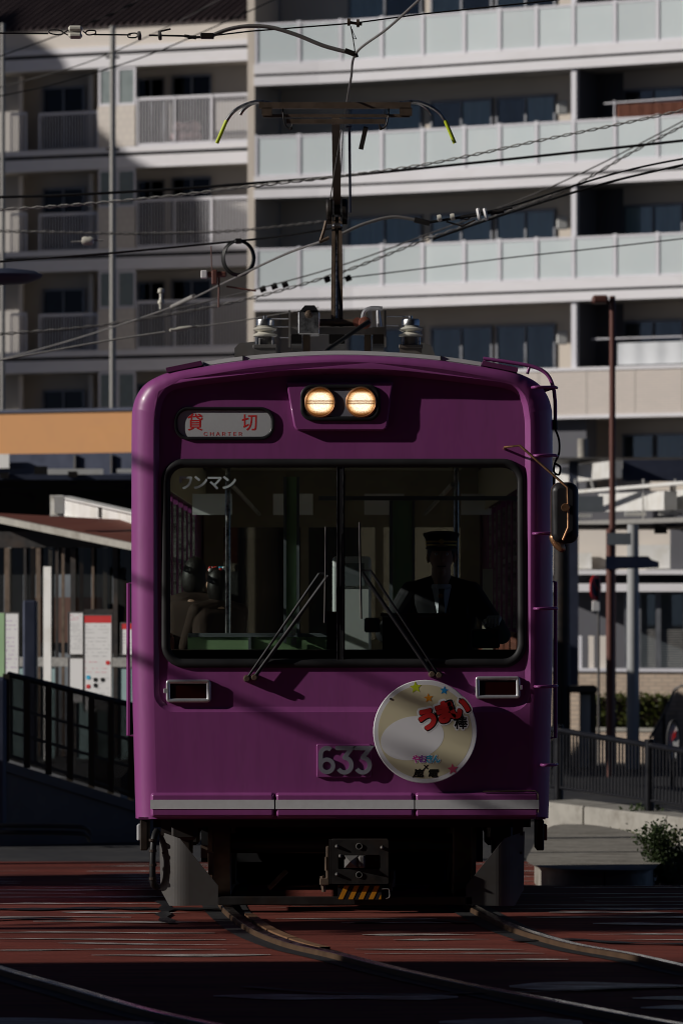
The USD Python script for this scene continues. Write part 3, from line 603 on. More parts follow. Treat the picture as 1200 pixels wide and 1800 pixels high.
# near canopy: deep dark roof plate
nc = thing('station_canopy', 'deep black platform roof whose underside fills the left above the white beam', 'canopy', (X(100, 80), 40, 0), group='station canopies')
part(nc, 'roof_plate', MB().box(X(-260, 76), X(300, 76), 45, 50, Z(843, 78), Z(834, 78)), 'navy_steel')
part(nc, 'ceiling', MB().box(X(-260, 76), X(300, 76), 45.1, 49.9, Z(846, 78), Z(843.4, 78)), 'black_paint')
for i in range(7):
    y = 45.4 + .65 * i; part(nc, 'joist', MB().box(X(-260, 76), X(300, 76), y, y + .1, Z(858, 78), Z(846.2, 78)), 'black_paint')
for px in (-200, 60, 290): part(nc, 'column', MB().box(X(px, 80), X(px, 80) + .18, 47, 47.18, -.8, Z(846, 90)), 'black_metal')
part(nc, 'back_wall', MB().box(X(-260, 76), X(300, 76), 49.5, 49.8, -.8, Z(846, 78)), 'black_paint')
for px, py in ((8, 835), (128, 833)): part(nc, 'bracket', MB().box(X(px - 8, 77.9), X(px + 8, 77.9), 44.8, 45, Z(py + 6, 78), Z(py - 4, 78)), 'black_metal')
# long slanting white beam lying on brackets over the rust-red shelter roof
bs = P(88, 890, 68); be = P(330, 940, 63)
hb = thing('roof_beam', 'white steel H beam slanting along the rust red shelter roof', 'beam', tuple(bs))
def hbeam(mb, a, b, h, w, t=.02):
    a, b = np.asarray(a, float), np.asarray(b, float); up = np.array([0, 0, h / 2 - t / 2])
    return mb.bar(a, b, t, h - 2 * t - .002).bar(a + up, b + up, w, t).bar(a - up, b - up, w, t)
hbeam(MB(), bs, be, .2, .14)
part(hb, 'beam', hbeam(MB(), P(113, 890, 69), be, .25, .16), 'white_steel')
part(hb, 'beam', hbeam(MB(), P(88, 889, 64.5), P(112, 889, 64.5), .24, .14).box(X(96, 64.4), X(113, 64.4), 31.3, 31.5, Z(903, 64.4), Z(873, 64.4)), 'white_steel')
part(hb, 'end_plate', MB().box(X(174, 67.2), X(197, 67.2), 34, 34.1, Z(910, 67.2), Z(889, 67.2)), 'grey_steel')
for px, py, d in ((109, 903, 67.2), (196, 922, 67)): part(hb, 'bracket', MB().bar(P(px, py - 4, d), P(px, py + 8, d), .05).bar(P(px - 9, py + 9, d), P(px + 9, py + 9, d), .05), 'bronze')
# shelter: rust roof sheet with pale fascia, glazed steel-strip wall, white post, boards
sh = thing('platform_shelter', 'platform shelter with rust red roof, pale edge and glazed wall of dark steel strips', 'shelter', (X(120, 66), 33, -.6))
XF[sh] = turn(X(115, 68), .42)
a, b = P(-60, 898, 67), P(420, 996, 61); wa, wb_ = P(-60, 903, 72) - a, P(420, 926, 66) - b
part(sh, 'roof_sheet', MB().add([a, b, b + wb_, a + wa, a + [0, 0, -.03], b + [0, 0, -.03], b + wb_ + [0, 0, -.03], a + wa + [0, 0, -.03]], [(0, 1, 2, 3), (4, 7, 6, 5), (0, 4, 5, 1), (2, 6, 7, 3), (0, 3, 7, 4), (1, 5, 6, 2)]), 'rust_roof')
part(sh, 'roof_edge', MB().bar(a + [0, -.04, -.02], b + [0, -.04, -.02], .06, .075), 'concrete')
D = 68.
part(sh, 'header', pb(-60, 420, 934, 962, D, .12), 'black_metal')
part(sh, 'sill', pb(-60, 420, 1156, 1172, D, .14), 'cable_pale')
for i, px in enumerate((-30, 5, 40, 62, 97, 108, 124, 162, 200, 236, 270)):
    part(sh, 'mullion', pb(px, px + (5, 9, 4, 8, 5)[i % 5], 963, 1330, D + .01, .1), 'brown_metal' if i % 2 else 'black_metal')
for i, (p0, p1) in enumerate(((-22, 4), (15, 39), (45, 61), (71, 96), (125, 161), (166, 199), (204, 235), (240, 269))):
    part(sh, 'pane', pb(p0, p1, 963, 1155, D + .05, .012), 'dark_pane'); part(sh, 'lower_panel', pb(p0, p1, 1172.5, 1335, D + .04, .03), 'teal_panel')
for i, p in enumerate((10, 52, 84, 140, 182, 220)): part(sh, 'inner_post', pb(p, p + 7, 940, 1330, D + 2.2, .1), 'brown_metal' if i % 2 else 'cable_pale')
part(sh, 'rear_wall', pb(-60, 420, 1010, 1340, D + 3.4, .1), 'cab_grey'); part(sh, 'bench_back', pb(60, 180, 1050, 1130, D + 3.2, .08), 'cab_brown')
pp_ = thing('platform_post', 'white square post of the shelter left of the notice boards', 'post', (X(83, 67), 34, -.6)); XF[pp_] = turn(X(83, 67), .6)
part(pp_, 'shaft', pb(76, 90, 996, 1345, 67, .12), 'white_steel'); part(pp_, 'foot', pb(74, 92, 1345.1, 1352, 66.9, .2), 'white_steel')
pf = thing('station_platform', 'grey concrete platform edge under the shelter', 'platform', (X(100, 60), 27, 0))
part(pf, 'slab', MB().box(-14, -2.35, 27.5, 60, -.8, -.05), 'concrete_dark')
# notice boards
def rows(mb, px0, px1, py0, py1, d, n, seed, wmin=.3):
    r = np.random.default_rng(seed)
    for i in range(n):
        y = py0 + (py1 - py0) * (i + .3) / n; x = px0
        while x < px1 - 1:
            L = r.uniform(1.2, 5); 
            if r.random() < .6: mb.box(X(x, d), X(min(x + L, px1), d), d - CAM_D - .004, d - CAM_D, Z(y + .55, d), Z(y, d))
            x += L + r.uniform(.6, 2)
    return mb
def board(name, label, px0, px1, py0, py1, d, header=None, lines=(), frame=True, foot=None):
    t = thing(name, label, 'notice board', (X((px0 + px1) / 2, d), d - CAM_D, 0), group='notice boards on the platform')
    XF[t] = turn(X(150, d), .42)
    part(t, 'face', pb(px0, px1, py0, py1, d, .03), 'board_white')
    part(t, 'frame', pb(px0 - 1.5, px1 + 1.5, py0 - 1.5, py0, d - .01, .06).add(*pb(px0 - 1.5, px1 + 1.5, py1, py1 + 1.5, d - .01, .06).arrays()).add(*pb(px0 - 1.5, px0 - .01, py0, py1, d - .01, .06).arrays()).add(*pb(px1 + .01, px1 + 1.5, py0, py1, d - .01, .06).arrays()), 'grey_steel')
    if header: part(t, 'header', pb(px0, px1, py0, py0 + header, d - .004, .003), 'ink_red')
    for i, (a, b, n, mt) in enumerate(lines):
        part(t, 'print', rows(MB(), px0 + 2.5, px1 - 2.5, py0 + (py1 - py0) * a, py0 + (py1 - py0) * b, d, n, 100 + i), mt, kind='stuff')
    if foot: part(t, 'leg', pb((px0 + px1) / 2 - 1.5, (px0 + px1) / 2 + 1.5, py1 + 1.5, foot, d, .05), 'grey_steel')
    return t
board('notice_board', 'small white notice board with faint red print beside the tall map board', 120, 145, 1077, 1150, 63, lines=((.05, .2, 3, 'ink_pink'), (.25, .6, 7, 'disc_grey'), (.62, .9, 5, 'disc_grey')))
board('notice_board', 'blank white board under the small notice, left of the tall map board', 120, 145, 1157, 1235, 63, foot=1345)
rb = board('notice_board', 'tall white route map board with a red heading', 147, 196, 1082, 1250, 63, header=13, lines=((.1, .2, 3, 'disc_grey'), (.22, .45, 6, 'disc_grey'), (.47, .52, 1, 'ink_pink'), (.54, .62, 2, 'ink_pink'), (.64, .95, 6, 'disc_grey')), foot=1345)
for px, py, mt in ((155, 1191, 'ink_cyan'), (155, 1207, 'ink_red'), (168, 1195, 'ink_black'), (181, 1195, 'ink_black'), (168, 1205, 'ink_black'), (190, 1165, 'ink_red')):
    part(rb, 'print_mark', MB().slab(Polygon(rrect(X(px - 3.5, 63), X(px + 3.5, 63), Z(py + 3.5, 63), Z(py - 3.5, 63), .01, 2)), 63 - CAM_D - .006, 63 - CAM_D), mt)
part(rb, 'top_box', pb(147, 200, 1071, 1080, 63, .12), 'black_metal')
board('notice_board', 'white notice with red heading half hidden behind the left tram corner', 214, 246, 1096, 1150, 63, header=10, lines=((.3, .9, 6, 'disc_grey'),), foot=1345)
gb = board('notice_board', 'white and green timetable board at the left edge', -22, 29, 1078, 1190, 62, lines=((.1, .9, 12, 'ink_purple'),), foot=1330)
part(gb, 'green_band', pb(-22, 4, 1078, 1190, 61.99, .004), 'cab_green')
solo('dark_cabinet', 'dark blue upright ticket cabinet left of the white post', 'cabinet', MB().cbox(X(29, 62), X(40, 66), 33, 33.4, -.6, Z(1055, 62), .02), 'navy_steel')
solo('grey_box', 'grey metal box standing at the left end of the ramp railing', 'box', MB().cbox(X(-40, 57), X(8, 57), 24.2, 24.6, -.5, Z(1192, 57), .03), 'navy_steel')

# street lamp head reaching in from the left
sl = thing('street_lamp', 'dark street lamp head reaching in from the left edge over the platform', 'street lamp', (X(-190, 50), 17, 0))
m = MB().lathe(P(2, 487, 50), [(0, -.07), (.2, -.055), (.30, -.01), (.32, .02), (.26, .055), (.1, .075), (0, .08)], sides=24)
m.move(lambda v: np.c_[P(2, 487, 50)[0] + (v[:, 0] - P(2, 487, 50)[0]) * 1.15, v[:, 1], v[:, 2]])
part(sl, 'lamp_head', m, 'navy_steel', smooth=40)
part(sl, 'arm', MB().tube([P(-40, 486, 50), P(-150, 492, 50), P(-190, 520, 50)], .035, 8), 'navy_steel', smooth=40)
part(sl, 'pole', MB().tube([(X(-190, 50), 17, 0), P(-190, 520, 50)], [.08, .05], 12), 'navy_steel', smooth=40)

# ramp: concrete wall, dark mesh railing with posts
ra, rb_, D0, D1 = P(-60, 1318, 57), P(300, 1430, 58.5), 57, 58.5
rw = thing('ramp_wall', 'dark concrete ramp wall sloping down to the right behind the tram', 'wall', (-2.2, 10.5, 0))
A, B = np.array([ra[0], ra[1], 0]), np.array([rb_[0], rb_[1], 0]); dv = (B - A) / np.linalg.norm(B - A); nv = np.array([-dv[1], dv[0], 0])
def wallquad(z0a, z0b, z1a, z1b, o0, o1):
    v = [A + nv * o0 + [0, 0, z0a], B + nv * o0 + [0, 0, z0b], B + nv * o0 + [0, 0, z1b], A + nv * o0 + [0, 0, z1a], A + nv * o1 + [0, 0, z0a], B + nv * o1 + [0, 0, z0b], B + nv * o1 + [0, 0, z1b], A + nv * o1 + [0, 0, z1a]]
    return MB().add(v, [(0, 1, 2, 3), (4, 7, 6, 5), (0, 4, 5, 1), (3, 2, 6, 7), (0, 3, 7, 4), (1, 5, 6, 2)])
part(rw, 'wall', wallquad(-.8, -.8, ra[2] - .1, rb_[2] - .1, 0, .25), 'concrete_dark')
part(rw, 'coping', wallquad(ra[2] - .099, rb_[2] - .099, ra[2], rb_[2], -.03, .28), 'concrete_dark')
for py in (1452, 1464):
    part(rw, 'hand_pipe', MB().tube(catmull([P(-40, py - 1, 56.6), P(20, py, 56.6), P(120, py + 1, 56.8), P(150, py + 4, 56.9), P(158, py + 14, 57.1)], 6), .024, 8), 'fence_navy', smooth=60)
rf_ = thing('ramp_railing', 'dark railing with brown mesh panels along the ramp at the left', 'railing', (-2.2, 10.5, .6))
ta, tb_ = P(8, 1185, 57.2), P(300, 1257, 58.5)
def along(s, z): q = ra + (rb_ - ra) * s; return np.array([q[0], q[1] + .1, z])
def topz(s): return ta[2] + (tb_[2] - ta[2]) * (s - .19) / .81
def botz(s): return ra[2] + (rb_[2] - ra[2]) * s + .03
part(rf_, 'top_rail', MB().tube([along(.19, botz(.19)), along(.19, topz(.19) - .05), along(.2, topz(.2)), along(1, topz(1))], .03, 8), 'fence_navy', smooth=60)
ss = [.19, .29, .395, .50, .605, .70, .80, .90, 1.]
for i, s in enumerate(ss):
    part(rf_, 'post', MB().bar(along(s, botz(s) - .03), along(s, topz(s)), .065), 'mesh_brown')
    if i:
        s0 = ss[i - 1]; m = MB()
        for q in np.linspace(s0 + .006, s - .006, 20): m.bar(along(q, botz(q)), along(q, topz(q) - .03), .0085)
        part(rf_, 'mesh_bars', m, 'mesh_brown', kind='stuff')
        for f in (.05, .33, .62): part(rf_, 'cross_rail', MB().bar(along(s0, botz(s0) + (topz(s0) - botz(s0)) * f), along(s, botz(s) + (topz(s) - botz(s)) * f), .03), 'mesh_brown')

# ================================================================== right side: low building, canopies, posts, fence, kerb, plants
lb = thing('brick_building', 'low building with beige brick base, slatted windows and a white double band', 'building', (X(1100, 100), 67, 0))
XF[lb] = turn(X(1100, 100), .42)
part(lb, 'brick_base', MB().box(X(960, 100), X(1400, 100), 67, 67.3, -.8, Z(1181, 100)), 'brick_beige')
part(lb, 'sill', MB().box(X(960, 100), X(1400, 100), 66.94, 67.35, Z(1180.8, 100), Z(1175, 100)), 'rail_white')
part(lb, 'rear_wall', MB().box(X(960, 100), X(1400, 100), 68.6, 68.8, -.8, Z(860, 100)), 'facade_grey')
part(lb, 'upper_wall', MB().box(X(960, 100), X(1400, 100), 67.2, 68.5, Z(1003, 100), Z(925, 100)), 'facade_beige')
for a, b in ((1010, 1002), (1040, 1026)): part(lb, 'band', MB().box(X(960, 100), X(1400, 100), 66.6, 68.55, Z(a, 100), Z(b, 100)), 'fascia_white')
for px, w_, mt in ((1012, 12, 'rail_white'), (1036, 9, 'facade_beige'), (1052, 16, 'facade_beige'), (1098, 4, 'window_frame'), (1122, 4, 'window_frame'), (1152, 8, 'window_frame'), (1200, 8, 'window_frame')):
    part(lb, 'pillar', MB().box(X(px, 100), X(px + w_, 100), 67.05, 67.2, Z(1175, 100), Z(1041, 100) if w_ < 9 else Z(1118, 100)), mt)
for i in range(16):
    for a, b in ((1126, 1151), (1160, 1199), (1208, 1300)):
        y = 1108 + 4.2 * i; part(lb, 'slat', MB().bar((X(a, 100), 67.15, Z(y, 100)), (X(b, 100), 67.15, Z(y, 100)), .05, .012), 'cable_pale')
for a, b in ((1126, 1151), (1160, 1199), (1208, 1300)): part(lb, 'pane', MB().box(X(a, 100), X(b, 100), 67.22, 67.235, Z(1174, 100), Z(1045, 100)), 'house_pane')
part(lb, 'white_panel', MB().box(X(1120, 100), X(1175, 100), 66.9, 67.1, Z(1000, 100), Z(958, 100)), 'white_steel')
part(lb, 'white_panel', MB().box(X(1002, 100), X(1040, 100), 66.9, 67.1, Z(1000, 100), Z(972, 100)), 'white_steel')
part(lb, 'dark_shutter', MB().box(X(1176, 100), X(1240, 100), 66.8, 67.1, Z(1001, 100), Z(925, 100)), 'facade_grey')

cA = thing('station_canopy', 'white steel platform canopy with deep box beams on the right, upper one', 'canopy', (X(1090, 96), 63, 0), group='station canopies')
D = 96.
part(cA, 'box_beam', MB().bar(P(980, 838, D + 5), P(1082, 825, D - 1.5), .2, .28), 'white_steel')
part(cA, 'end_plate', pb(1082, 1094, 810, 835, D - .06, .3), 'white_steel')
part(cA, 'edge_beam', pb(1094, 1330, 808, 846, D + .1, .15), 'navy_steel')
part(cA, 'roof_plate', MB().box(X(960, D), X(1330, D), 63.3, 67, Z(806, D), Z(803, D)), 'grey_steel')
for px in (1038, 1080): part(cA, 'strut', MB().bar(P(px, 842, D - .1), P(px + 5, 866, D - .1), .04), 'white_steel')
for px in (1000, 1300): part(cA, 'column', MB().box(X(px, 98), X(px, 98) + .16, 65, 65.16, -.8, Z(806, 98)), 'navy_steel')
cB = thing('station_canopy', 'white steel platform canopy with deep box beams on the right, lower one', 'canopy', (X(1100, 88), 55, 0), group='station canopies')
D = 88.
part(cB, 'roof_edge', MB().bar(P(975, 868, D + 4), P(1330, 838, D - 5), .12, .05), 'white_steel')
part(cB, 'box_beam', MB().bar(P(1062, 884, D + 4.), P(1178, 880, D - 1.), .2, .29), 'white_steel'); part(cB, 'box_beam', MB().bar(P(1184, 880, D + .5), P(1330, 872, D - 4.5), .2, .31), 'white_steel')
part(cB, 'end_plate', pb(1178.5, 1183.5, 852, 905, D - .05, .3), 'grey_steel')
part(cB, 'lower_flange', MB().bar(P(985, 921, D + 3.), P(1330, 910, D - 5.), .3, .07), 'cable_pale')
part(cB, 'grey_panel', pb(985, 1060, 872, 900, D + .12, .1), 'cab_grey')
for px, w_ in ((1010, 3), (1130, 3), (1186, 4)): part(cB, 'hanger', MB().bar(P(px, 842, D + .2), P(px, 912, D + .2), .03), 'white_steel')
for a, b, y in ((1098, 1135, 900), (1158, 1200, 899), (1010, 1040, 903)): part(cB, 'lamp_box', pb(a, b, y, y + 7, D - .2, .12), 'white_steel')
part(cB, 'bracket', pb(1150, 1172, 921, 938, D - .2, .15), 'black_metal')
part(cB, 'shade_panel', pb(985, 1330, 921.5, 927, D, 3.), 'black_metal')
solo('bollard_pipe', 'short beige vent pipe standing on the upper right canopy', 'pipe', MB().lathe(P(1024, 810, 98), [(0, .38), (.085, .38), (.09, .36), (.09, 0)], sides=14), 'concrete', smooth=40)
# posts
simple_pole('dark thick canopy column just right of the tram', 986, 84., .125, 930, 'black_metal')
simple_pole('dark blue canopy column whose foot is lit white, right of the brown lamp post', 1112, 84., .085, 922, 'disc_grey')
bl = thing('street_lamp', 'reddish brown street lamp with a small square lamp head', 'street lamp', (X(1076, 84), 51, 0))
part(bl, 'pole', MB().tube([(X(1076, 84), 51, -.8), P(1076, 520, 84)], [.052, .044], 12), 'brown_post', smooth=40)
part(bl, 'lamp_head', MB().cbox(X(1040, 84), X(1068, 84), 50.85, 51.15, Z(533, 84), Z(519, 84), .03).bar(P(1066, 531, 84), P(1078, 531, 84), .04), 'brown_post')
gp = thing('sign_post', 'dark sign post with a navy arrow-shaped direction sign', 'sign', (X(1070, 80), 47, 0))
part(gp, 'post', MB().tube([(X(1072, 80), 47.05, -.8), P(1072, 930, 80)], .058, 12), 'brown_post', smooth=40)
part(gp, 'arrow_board', MB().slab(Polygon([(X(a, 80), Z(b, 80)) for a, b in ((1064, 978), (1138, 978), (1144, 984), (1157, 988), (1157, 998), (1064, 1001))]), 46.9, 46.95), 'sign_navy')
part(gp, 'board', MB().slab(Polygon(rrect(X(1066, 80), X(1108, 80), Z(958, 80), Z(937, 80), .01, 2)), 46.9, 46.95), 'cab_grey')
np_ = thing('road_sign', 'round no-parking sign, red ring on blue, seen at an angle, beside the dark column', 'road sign', (X(1046, 86), 53, 0))
c = P(1046, 1033, 86)
def tilt(v, c=c, a=math.radians(62)): q = v - c; return np.c_[q[:, 0] * math.cos(a) - q[:, 1] * math.sin(a), q[:, 0] * math.sin(a) + q[:, 1] * math.cos(a), q[:, 2]] + c
part(np_, 'ring', MB().lathe(c, [(.165, -.01), (.195, -.008), (.195, .008), (.14, .008), (.14, -.01), (.165, -.01)], (0, 1, 0), 28).move(tilt), 'ink_red')
part(np_, 'face', MB().lathe(c, [(0, -.005), (.139, -.005), (.139, .006), (0, .006)], (0, 1, 0), 28).move(tilt), 'sign_navy')
part(np_, 'slash', MB().bar(c + [-.1, -.012, .1], c + [.1, -.012, -.1], .03, .006, (0, 1, 0)).move(tilt), 'ink_red')
part(np_, 'post', MB().tube([(c[0] + .05, c[1] + .04, -.8), (c[0] + .05, c[1] + .04, c[2] + .15)], .02, 8), 'grey_steel')
part(np_, 'number_plate', MB().cbox(c[0] - .05, c[0] + .07, c[1] - .01, c[1] + .01, c[2] - .36, c[2] - .2, .01), 'board_white')
# brick pier with cabinet, hedge, brick edge, sloping beige wall, oval sign
bp = thing('brick_pier', 'beige brick gate pier partly hidden by the tram', 'pier', (X(1010, 85), 52, 0))
XF[bp] = turn(X(1000, 85), .5)
part(bp, 'shaft', MB().box(X(985, 85), X(1019, 85), 52, 52.5, -.8, Z(1216, 85)), 'brick_beige'); part(bp, 'cap', MB().cbox(X(983, 85), X(1021, 85), 51.97, 52.53, Z(1215.8, 85), Z(1208, 85), .01), 'black_metal')
mb_ = thing('meter_cabinet', 'dark grey meter cabinet with a pale front beside the brick pier', 'cabinet', (X(1035, 84), 51, 0))
XF[mb_] = turn(X(1034, 84), .5)
part(mb_, 'case', MB().cbox(X(1020, 84), X(1047, 84), 51.02, 51.4, -.8, Z(1205, 84), .02), 'black_metal')
part(mb_, 'door', MB().box(X(1020.5, 84), X(1037, 84), 51, 51.019, Z(1350, 84), Z(1222, 84)), 'disc_grey')
part(mb_, 'hood', MB().cbox(X(996, 84), X(1048, 84), 50.75, 51.42, Z(1218, 84), Z(1206, 84), .02), 'black_metal')
hd = thing('hedge', 'clipped green hedge between the brick building and the fence', 'hedge', (X(1110, 90), 57, 0))
r = np.random.default_rng(5); m = MB(); x0, x1, z0, z1 = X(1030, 90), X(1182, 90), -.7, Z(1222, 90); vs, fs = [], []
for i in range(5200):
    c = np.array([r.uniform(x0, x1), 57 + r.uniform(0, .5) ** 1.0, r.uniform(z0, z1 + .02 * r.normal())]); u = r.normal(size=3); u /= np.linalg.norm(u); w_ = np.cross(u, r.normal(size=3)); w_ /= np.linalg.norm(w_); s_ = r.uniform(.025, .055)
    k = len(vs) * 4; vs.append([c - u * s_, c + w_ * s_ * .5, c + u * s_, c - w_ * s_ * .5]); fs.append((k, k + 1, k + 2, k + 3))
part(hd, 'leaves', MB().add(np.array(vs).reshape(-1, 3), fs), 'leaf_hedge', kind='stuff'); part(hd, 'twigs', MB().cbox(x0 + .05, x1 - .05, 57.1, 57.4, -.7, z1 - .06, .04), 'bark')
be_ = thing('brick_edging', 'low beige brick wall behind the dark fence', 'wall', (X(1100, 87), 54, 0))
XF[be_] = turn(X(1100, 87), .5)
part(be_, 'wall', MB().box(X(1044, 87), X(1165, 87), 54, 54.2, -.8, Z(1287, 87)), 'brick_beige'); part(be_, 'coping', MB().cbox(X(1043, 87), X(1166, 87), 53.97, 54.23, Z(1286.8, 87), Z(1280, 87), .01), 'concrete')
part(be_, 'soil', MB().box(X(1044, 87), X(1165, 87), 53.5, 53.98, -.8, Z(1352, 87)), 'rust_roof')
sw = thing('stair_wall', 'sloping beige wall with a metal handrail at the right edge', 'wall', (X(1200, 84), 51, 0))
XF[sw] = turn(X(1200, 84), .5)
part(sw, 'wall', MB().slab(Polygon([(X(a, 84), Z(b, 84)) for a, b in ((1150, 1285), (1192, 1212), (1330, 1206), (1330, 1352), (1150, 1352))]), 51, 51.25), 'brick_beige')
part(sw, 'handrail', MB().tube([P(1143, 1300, 83.8), P(1168, 1254, 83.8), P(1186, 1212, 83.8), P(1196, 1206, 83.8), P(1330, 1204, 83.8)], .02, 8), 'grey_steel', smooth=60)
part(sw, 'handrail_post', MB().tube([P(1167, 1352, 83.8), P(1167, 1256, 83.8)], .025, 8), 'black_metal')
os_ = thing('oval_sign', 'oval free-standing sign with a black rim, pale face and red mark', 'sign', (X(1183, 72), 39, 0))
c = P(1183, 1304, 72); E_ = lambda k: np.c_[c[0] + np.cos(np.arange(32) * math.pi / 16) * .092 * k, c[2] + np.sin(np.arange(32) * math.pi / 16) * .285 * k]
part(os_, 'rim', MB().rings(E_(1), [(0, 39.05), (0, 38.98), (-.016, 38.97), (-.024, 38.98), (-.024, 39.03)]), 'black_paint', smooth=50)
part(os_, 'face', MB().poly(Polygon(E_(.78)), 38.985), 'board_white')
part(os_, 'red_mark', MB().slab(Polygon([(X(1183, 72), Z(1290, 72)), (X(1188, 72), Z(1284, 72)), (X(1187, 72), Z(1296, 72)), (X(1181, 72), Z(1302, 72))]), 38.975, 38.983), 'ink_red')
part(os_, 'stand', MB().bar(P(1183, 1340, 72.1), P(1183, 1400, 72.1), .05), 'black_paint')

# dark baluster fence on the low retaining wall
fa, fb, = P(968, 1282, 61.), P(1262, 1330, 57.)
df = thing('pedestrian_fence', 'dark pedestrian fence of thin upright bars on the low concrete wall', 'fence', (fa[0], fa[1], 0))
def fz(s): return -.22 - .11 * s
def fp(s, z): q = fa + (fb - fa) * s; return np.array([q[0], q[1], z])
ft = lambda s: fa[2] + (fb[2] - fa[2]) * s
part(df, 'top_rail', MB().tube([fp(0, ft(0)), fp(1, ft(1))], .032, 8), 'fence_navy', smooth=60)
part(df, 'bottom_rail', MB().tube([fp(0, fz(0) + .06), fp(1, fz(1) + .06)], .016, 8), 'fence_navy', smooth=60)
for s in (.05, .605, 1.): part(df, 'post', MB().tube([fp(s, fz(s) - .10), fp(s, ft(s) + .06)], .05, 12), 'fence_navy', smooth=60)
for s in np.linspace(.0, .99, 50):
    part(df, 'baluster', MB().tube([fp(s, fz(s) + .06), fp(s, ft(s))], .0115, 6), 'fence_navy')
rt = thing('retaining_wall', 'low sunlit concrete retaining wall carrying the dark fence', 'wall', (fa[0], fa[1], 0))
ga, gb_ = P(950, 1466, 60.), P(1290, 1488, 56.5); e = gb_ - ga
for s0, s1 in ((0, .225), (.235, .66), (.665, 1.)):
    a, b = ga + e * s0, ga + e * s1; za, zb_ = -.285 - .10 * s0, -.285 - .10 * s1
    v = [(a[0], a[1], -.9), (b[0], b[1], -.9), (b[0], b[1] + .0, zb_ - .02), (a[0], a[1], za - .02), (a[0] + .01, a[1] + .02, za), (b[0] + .01, b[1] + .02, zb_), (b[0] + .4, b[1] + .7, zb_), (a[0] + .4, a[1] + .7, za), (a[0] + .4, a[1] + .7, -.9), (b[0] + .4, b[1] + .7, -.9)]
    part(rt, 'wall_block', MB().add(v, [(0, 1, 2, 3), (3, 2, 5, 4), (4, 5, 6, 7), (7, 6, 9, 8)]).add([v[i] for i in (0, 3, 4, 7, 8)], [(0, 1, 2), (0, 2, 3), (0, 3, 4)]).add([v[i] for i in (1, 2, 5, 6, 9)], [(0, 1, 2), (0, 2, 3), (0, 3, 4)]), 'concrete')
part(rt, 'walk_top', MB().add([ga + [-.3, .45, -.315 - ga[2]], gb_ + [.05, .45, -.415 - gb_[2]], gb_ + [3, 8, -.42 - gb_[2]], ga + [-.3, 9, -.32 - ga[2]]], [(0, 1, 2, 3)]), 'asphalt')
# kerb island beside the track
ki = thing('kerb_island', 'rounded concrete kerb island beside the track, right of the tram', 'kerb', (X(1040, 50), 17, -.64))
out = catmull([(X(943, 51), 18.), (X(946, 49), 16.), (X(985, 48.2), 15.2), (X(1060, 48), 15.), (X(1125, 48), 15.), (X(1140, 48.6), 15.6), (X(1150, 51), 18.), (X(1090, 56), 23.), (X(985, 57.5), 24.5)], 6, True)[::-1]
n_ = ring_normals(out); lv = [(0, -.9), (0, -.49), (-.025, -.455), (-.07, -.44)]
v = np.vstack([np.c_[out + n_ * o, np.full(len(out), h)] for o, h in lv]); k = len(out)
m = MB().add(v, [(i * k + j, i * k + (j + 1) % k, (i + 1) * k + (j + 1) % k, (i + 1) * k + j) for i in range(3) for j in range(k)])
tp = out + n_ * -.07; vv, ff = trimesh.creation.triangulate_polygon(Polygon(tp), engine='earcut'); m.add(np.c_[vv, np.full(len(vv), -.44)], ff)
part(ki, 'kerb', m, 'kerb_stone', smooth=40)
part(ki, 'joint', MB().bar((X(1062, 48), 14.985, -.7), (X(1062, 48), 14.985, -.46), .015), 'joint_black')
# shrubs
def shrub(label, px, d, zb, w, h, n, seed, mat='leaf_shrub', ls=.03):
    r = np.random.default_rng(seed); o = np.array([X(px, d), d - CAM_D, zb]); t = thing('shrub', label, 'plant', o, group='weeds by the kerb'); st, vs, fs = MB(), [], []
    for i in range(14):
        tip = o + [r.uniform(-.5, .5) * w, r.uniform(-.4, .4) * w, h * r.uniform(.45, 1.)]; mid = (o + tip) / 2 + r.normal(size=3) * .03; pts = catmull([o + r.normal(size=3) * [.02, .02, 0], mid, tip], 4); st.tube(pts, np.linspace(.006, .002, len(pts)), 5, False)
        for j in range(n // 14):
            q = pts[min(int(r.uniform(.2, 1) * len(pts)), len(pts) - 1)] + r.normal(size=3) * [.045, .045, .035]; u = r.normal(size=3); u[2] = abs(u[2]) * .6; u /= np.linalg.norm(u); w_ = np.cross(u, r.normal(size=3)); w_ /= np.linalg.norm(w_); s_ = ls * r.uniform(.6, 1.2)
            k = len(vs) * 4; vs.append([q, q + u * s_ * .5 + w_ * s_ * .28, q + u * s_, q + u * s_ * .5 - w_ * s_ * .28]); fs.append((k, k + 1, k + 2, k + 3))
    part(t, 'stem', st, 'bark'); part(t, 'leaves', MB().add(np.array(vs).reshape(-1, 3), fs), mat, kind='stuff'); return t
shrub('leafy green weed bush growing beside the kerb island at the right', 1182, 49.4, -.66, .58, .52, 3600, 1, ls=.045)
shrub('smaller sunlit weed growing against the retaining wall below the fence post', 1136, 58.6, -.66, .44, .36, 1300, 2, ls=.055)
shrub('dark low weeds at the right edge in front of the bush', 1215, 47.6, -.66, .46, .34, 600, 3)
for i, px in enumerate((1090, 1160)): shrub(('dry grass tuft', 'pale dry grass tuft')[i] + (' at the foot of the retaining wall', ' at the far right foot of the retaining wall')[i], px, 58.2 - i, -.64, .36, .09, 160, 11 + i, 'leaf_hedge', .06)
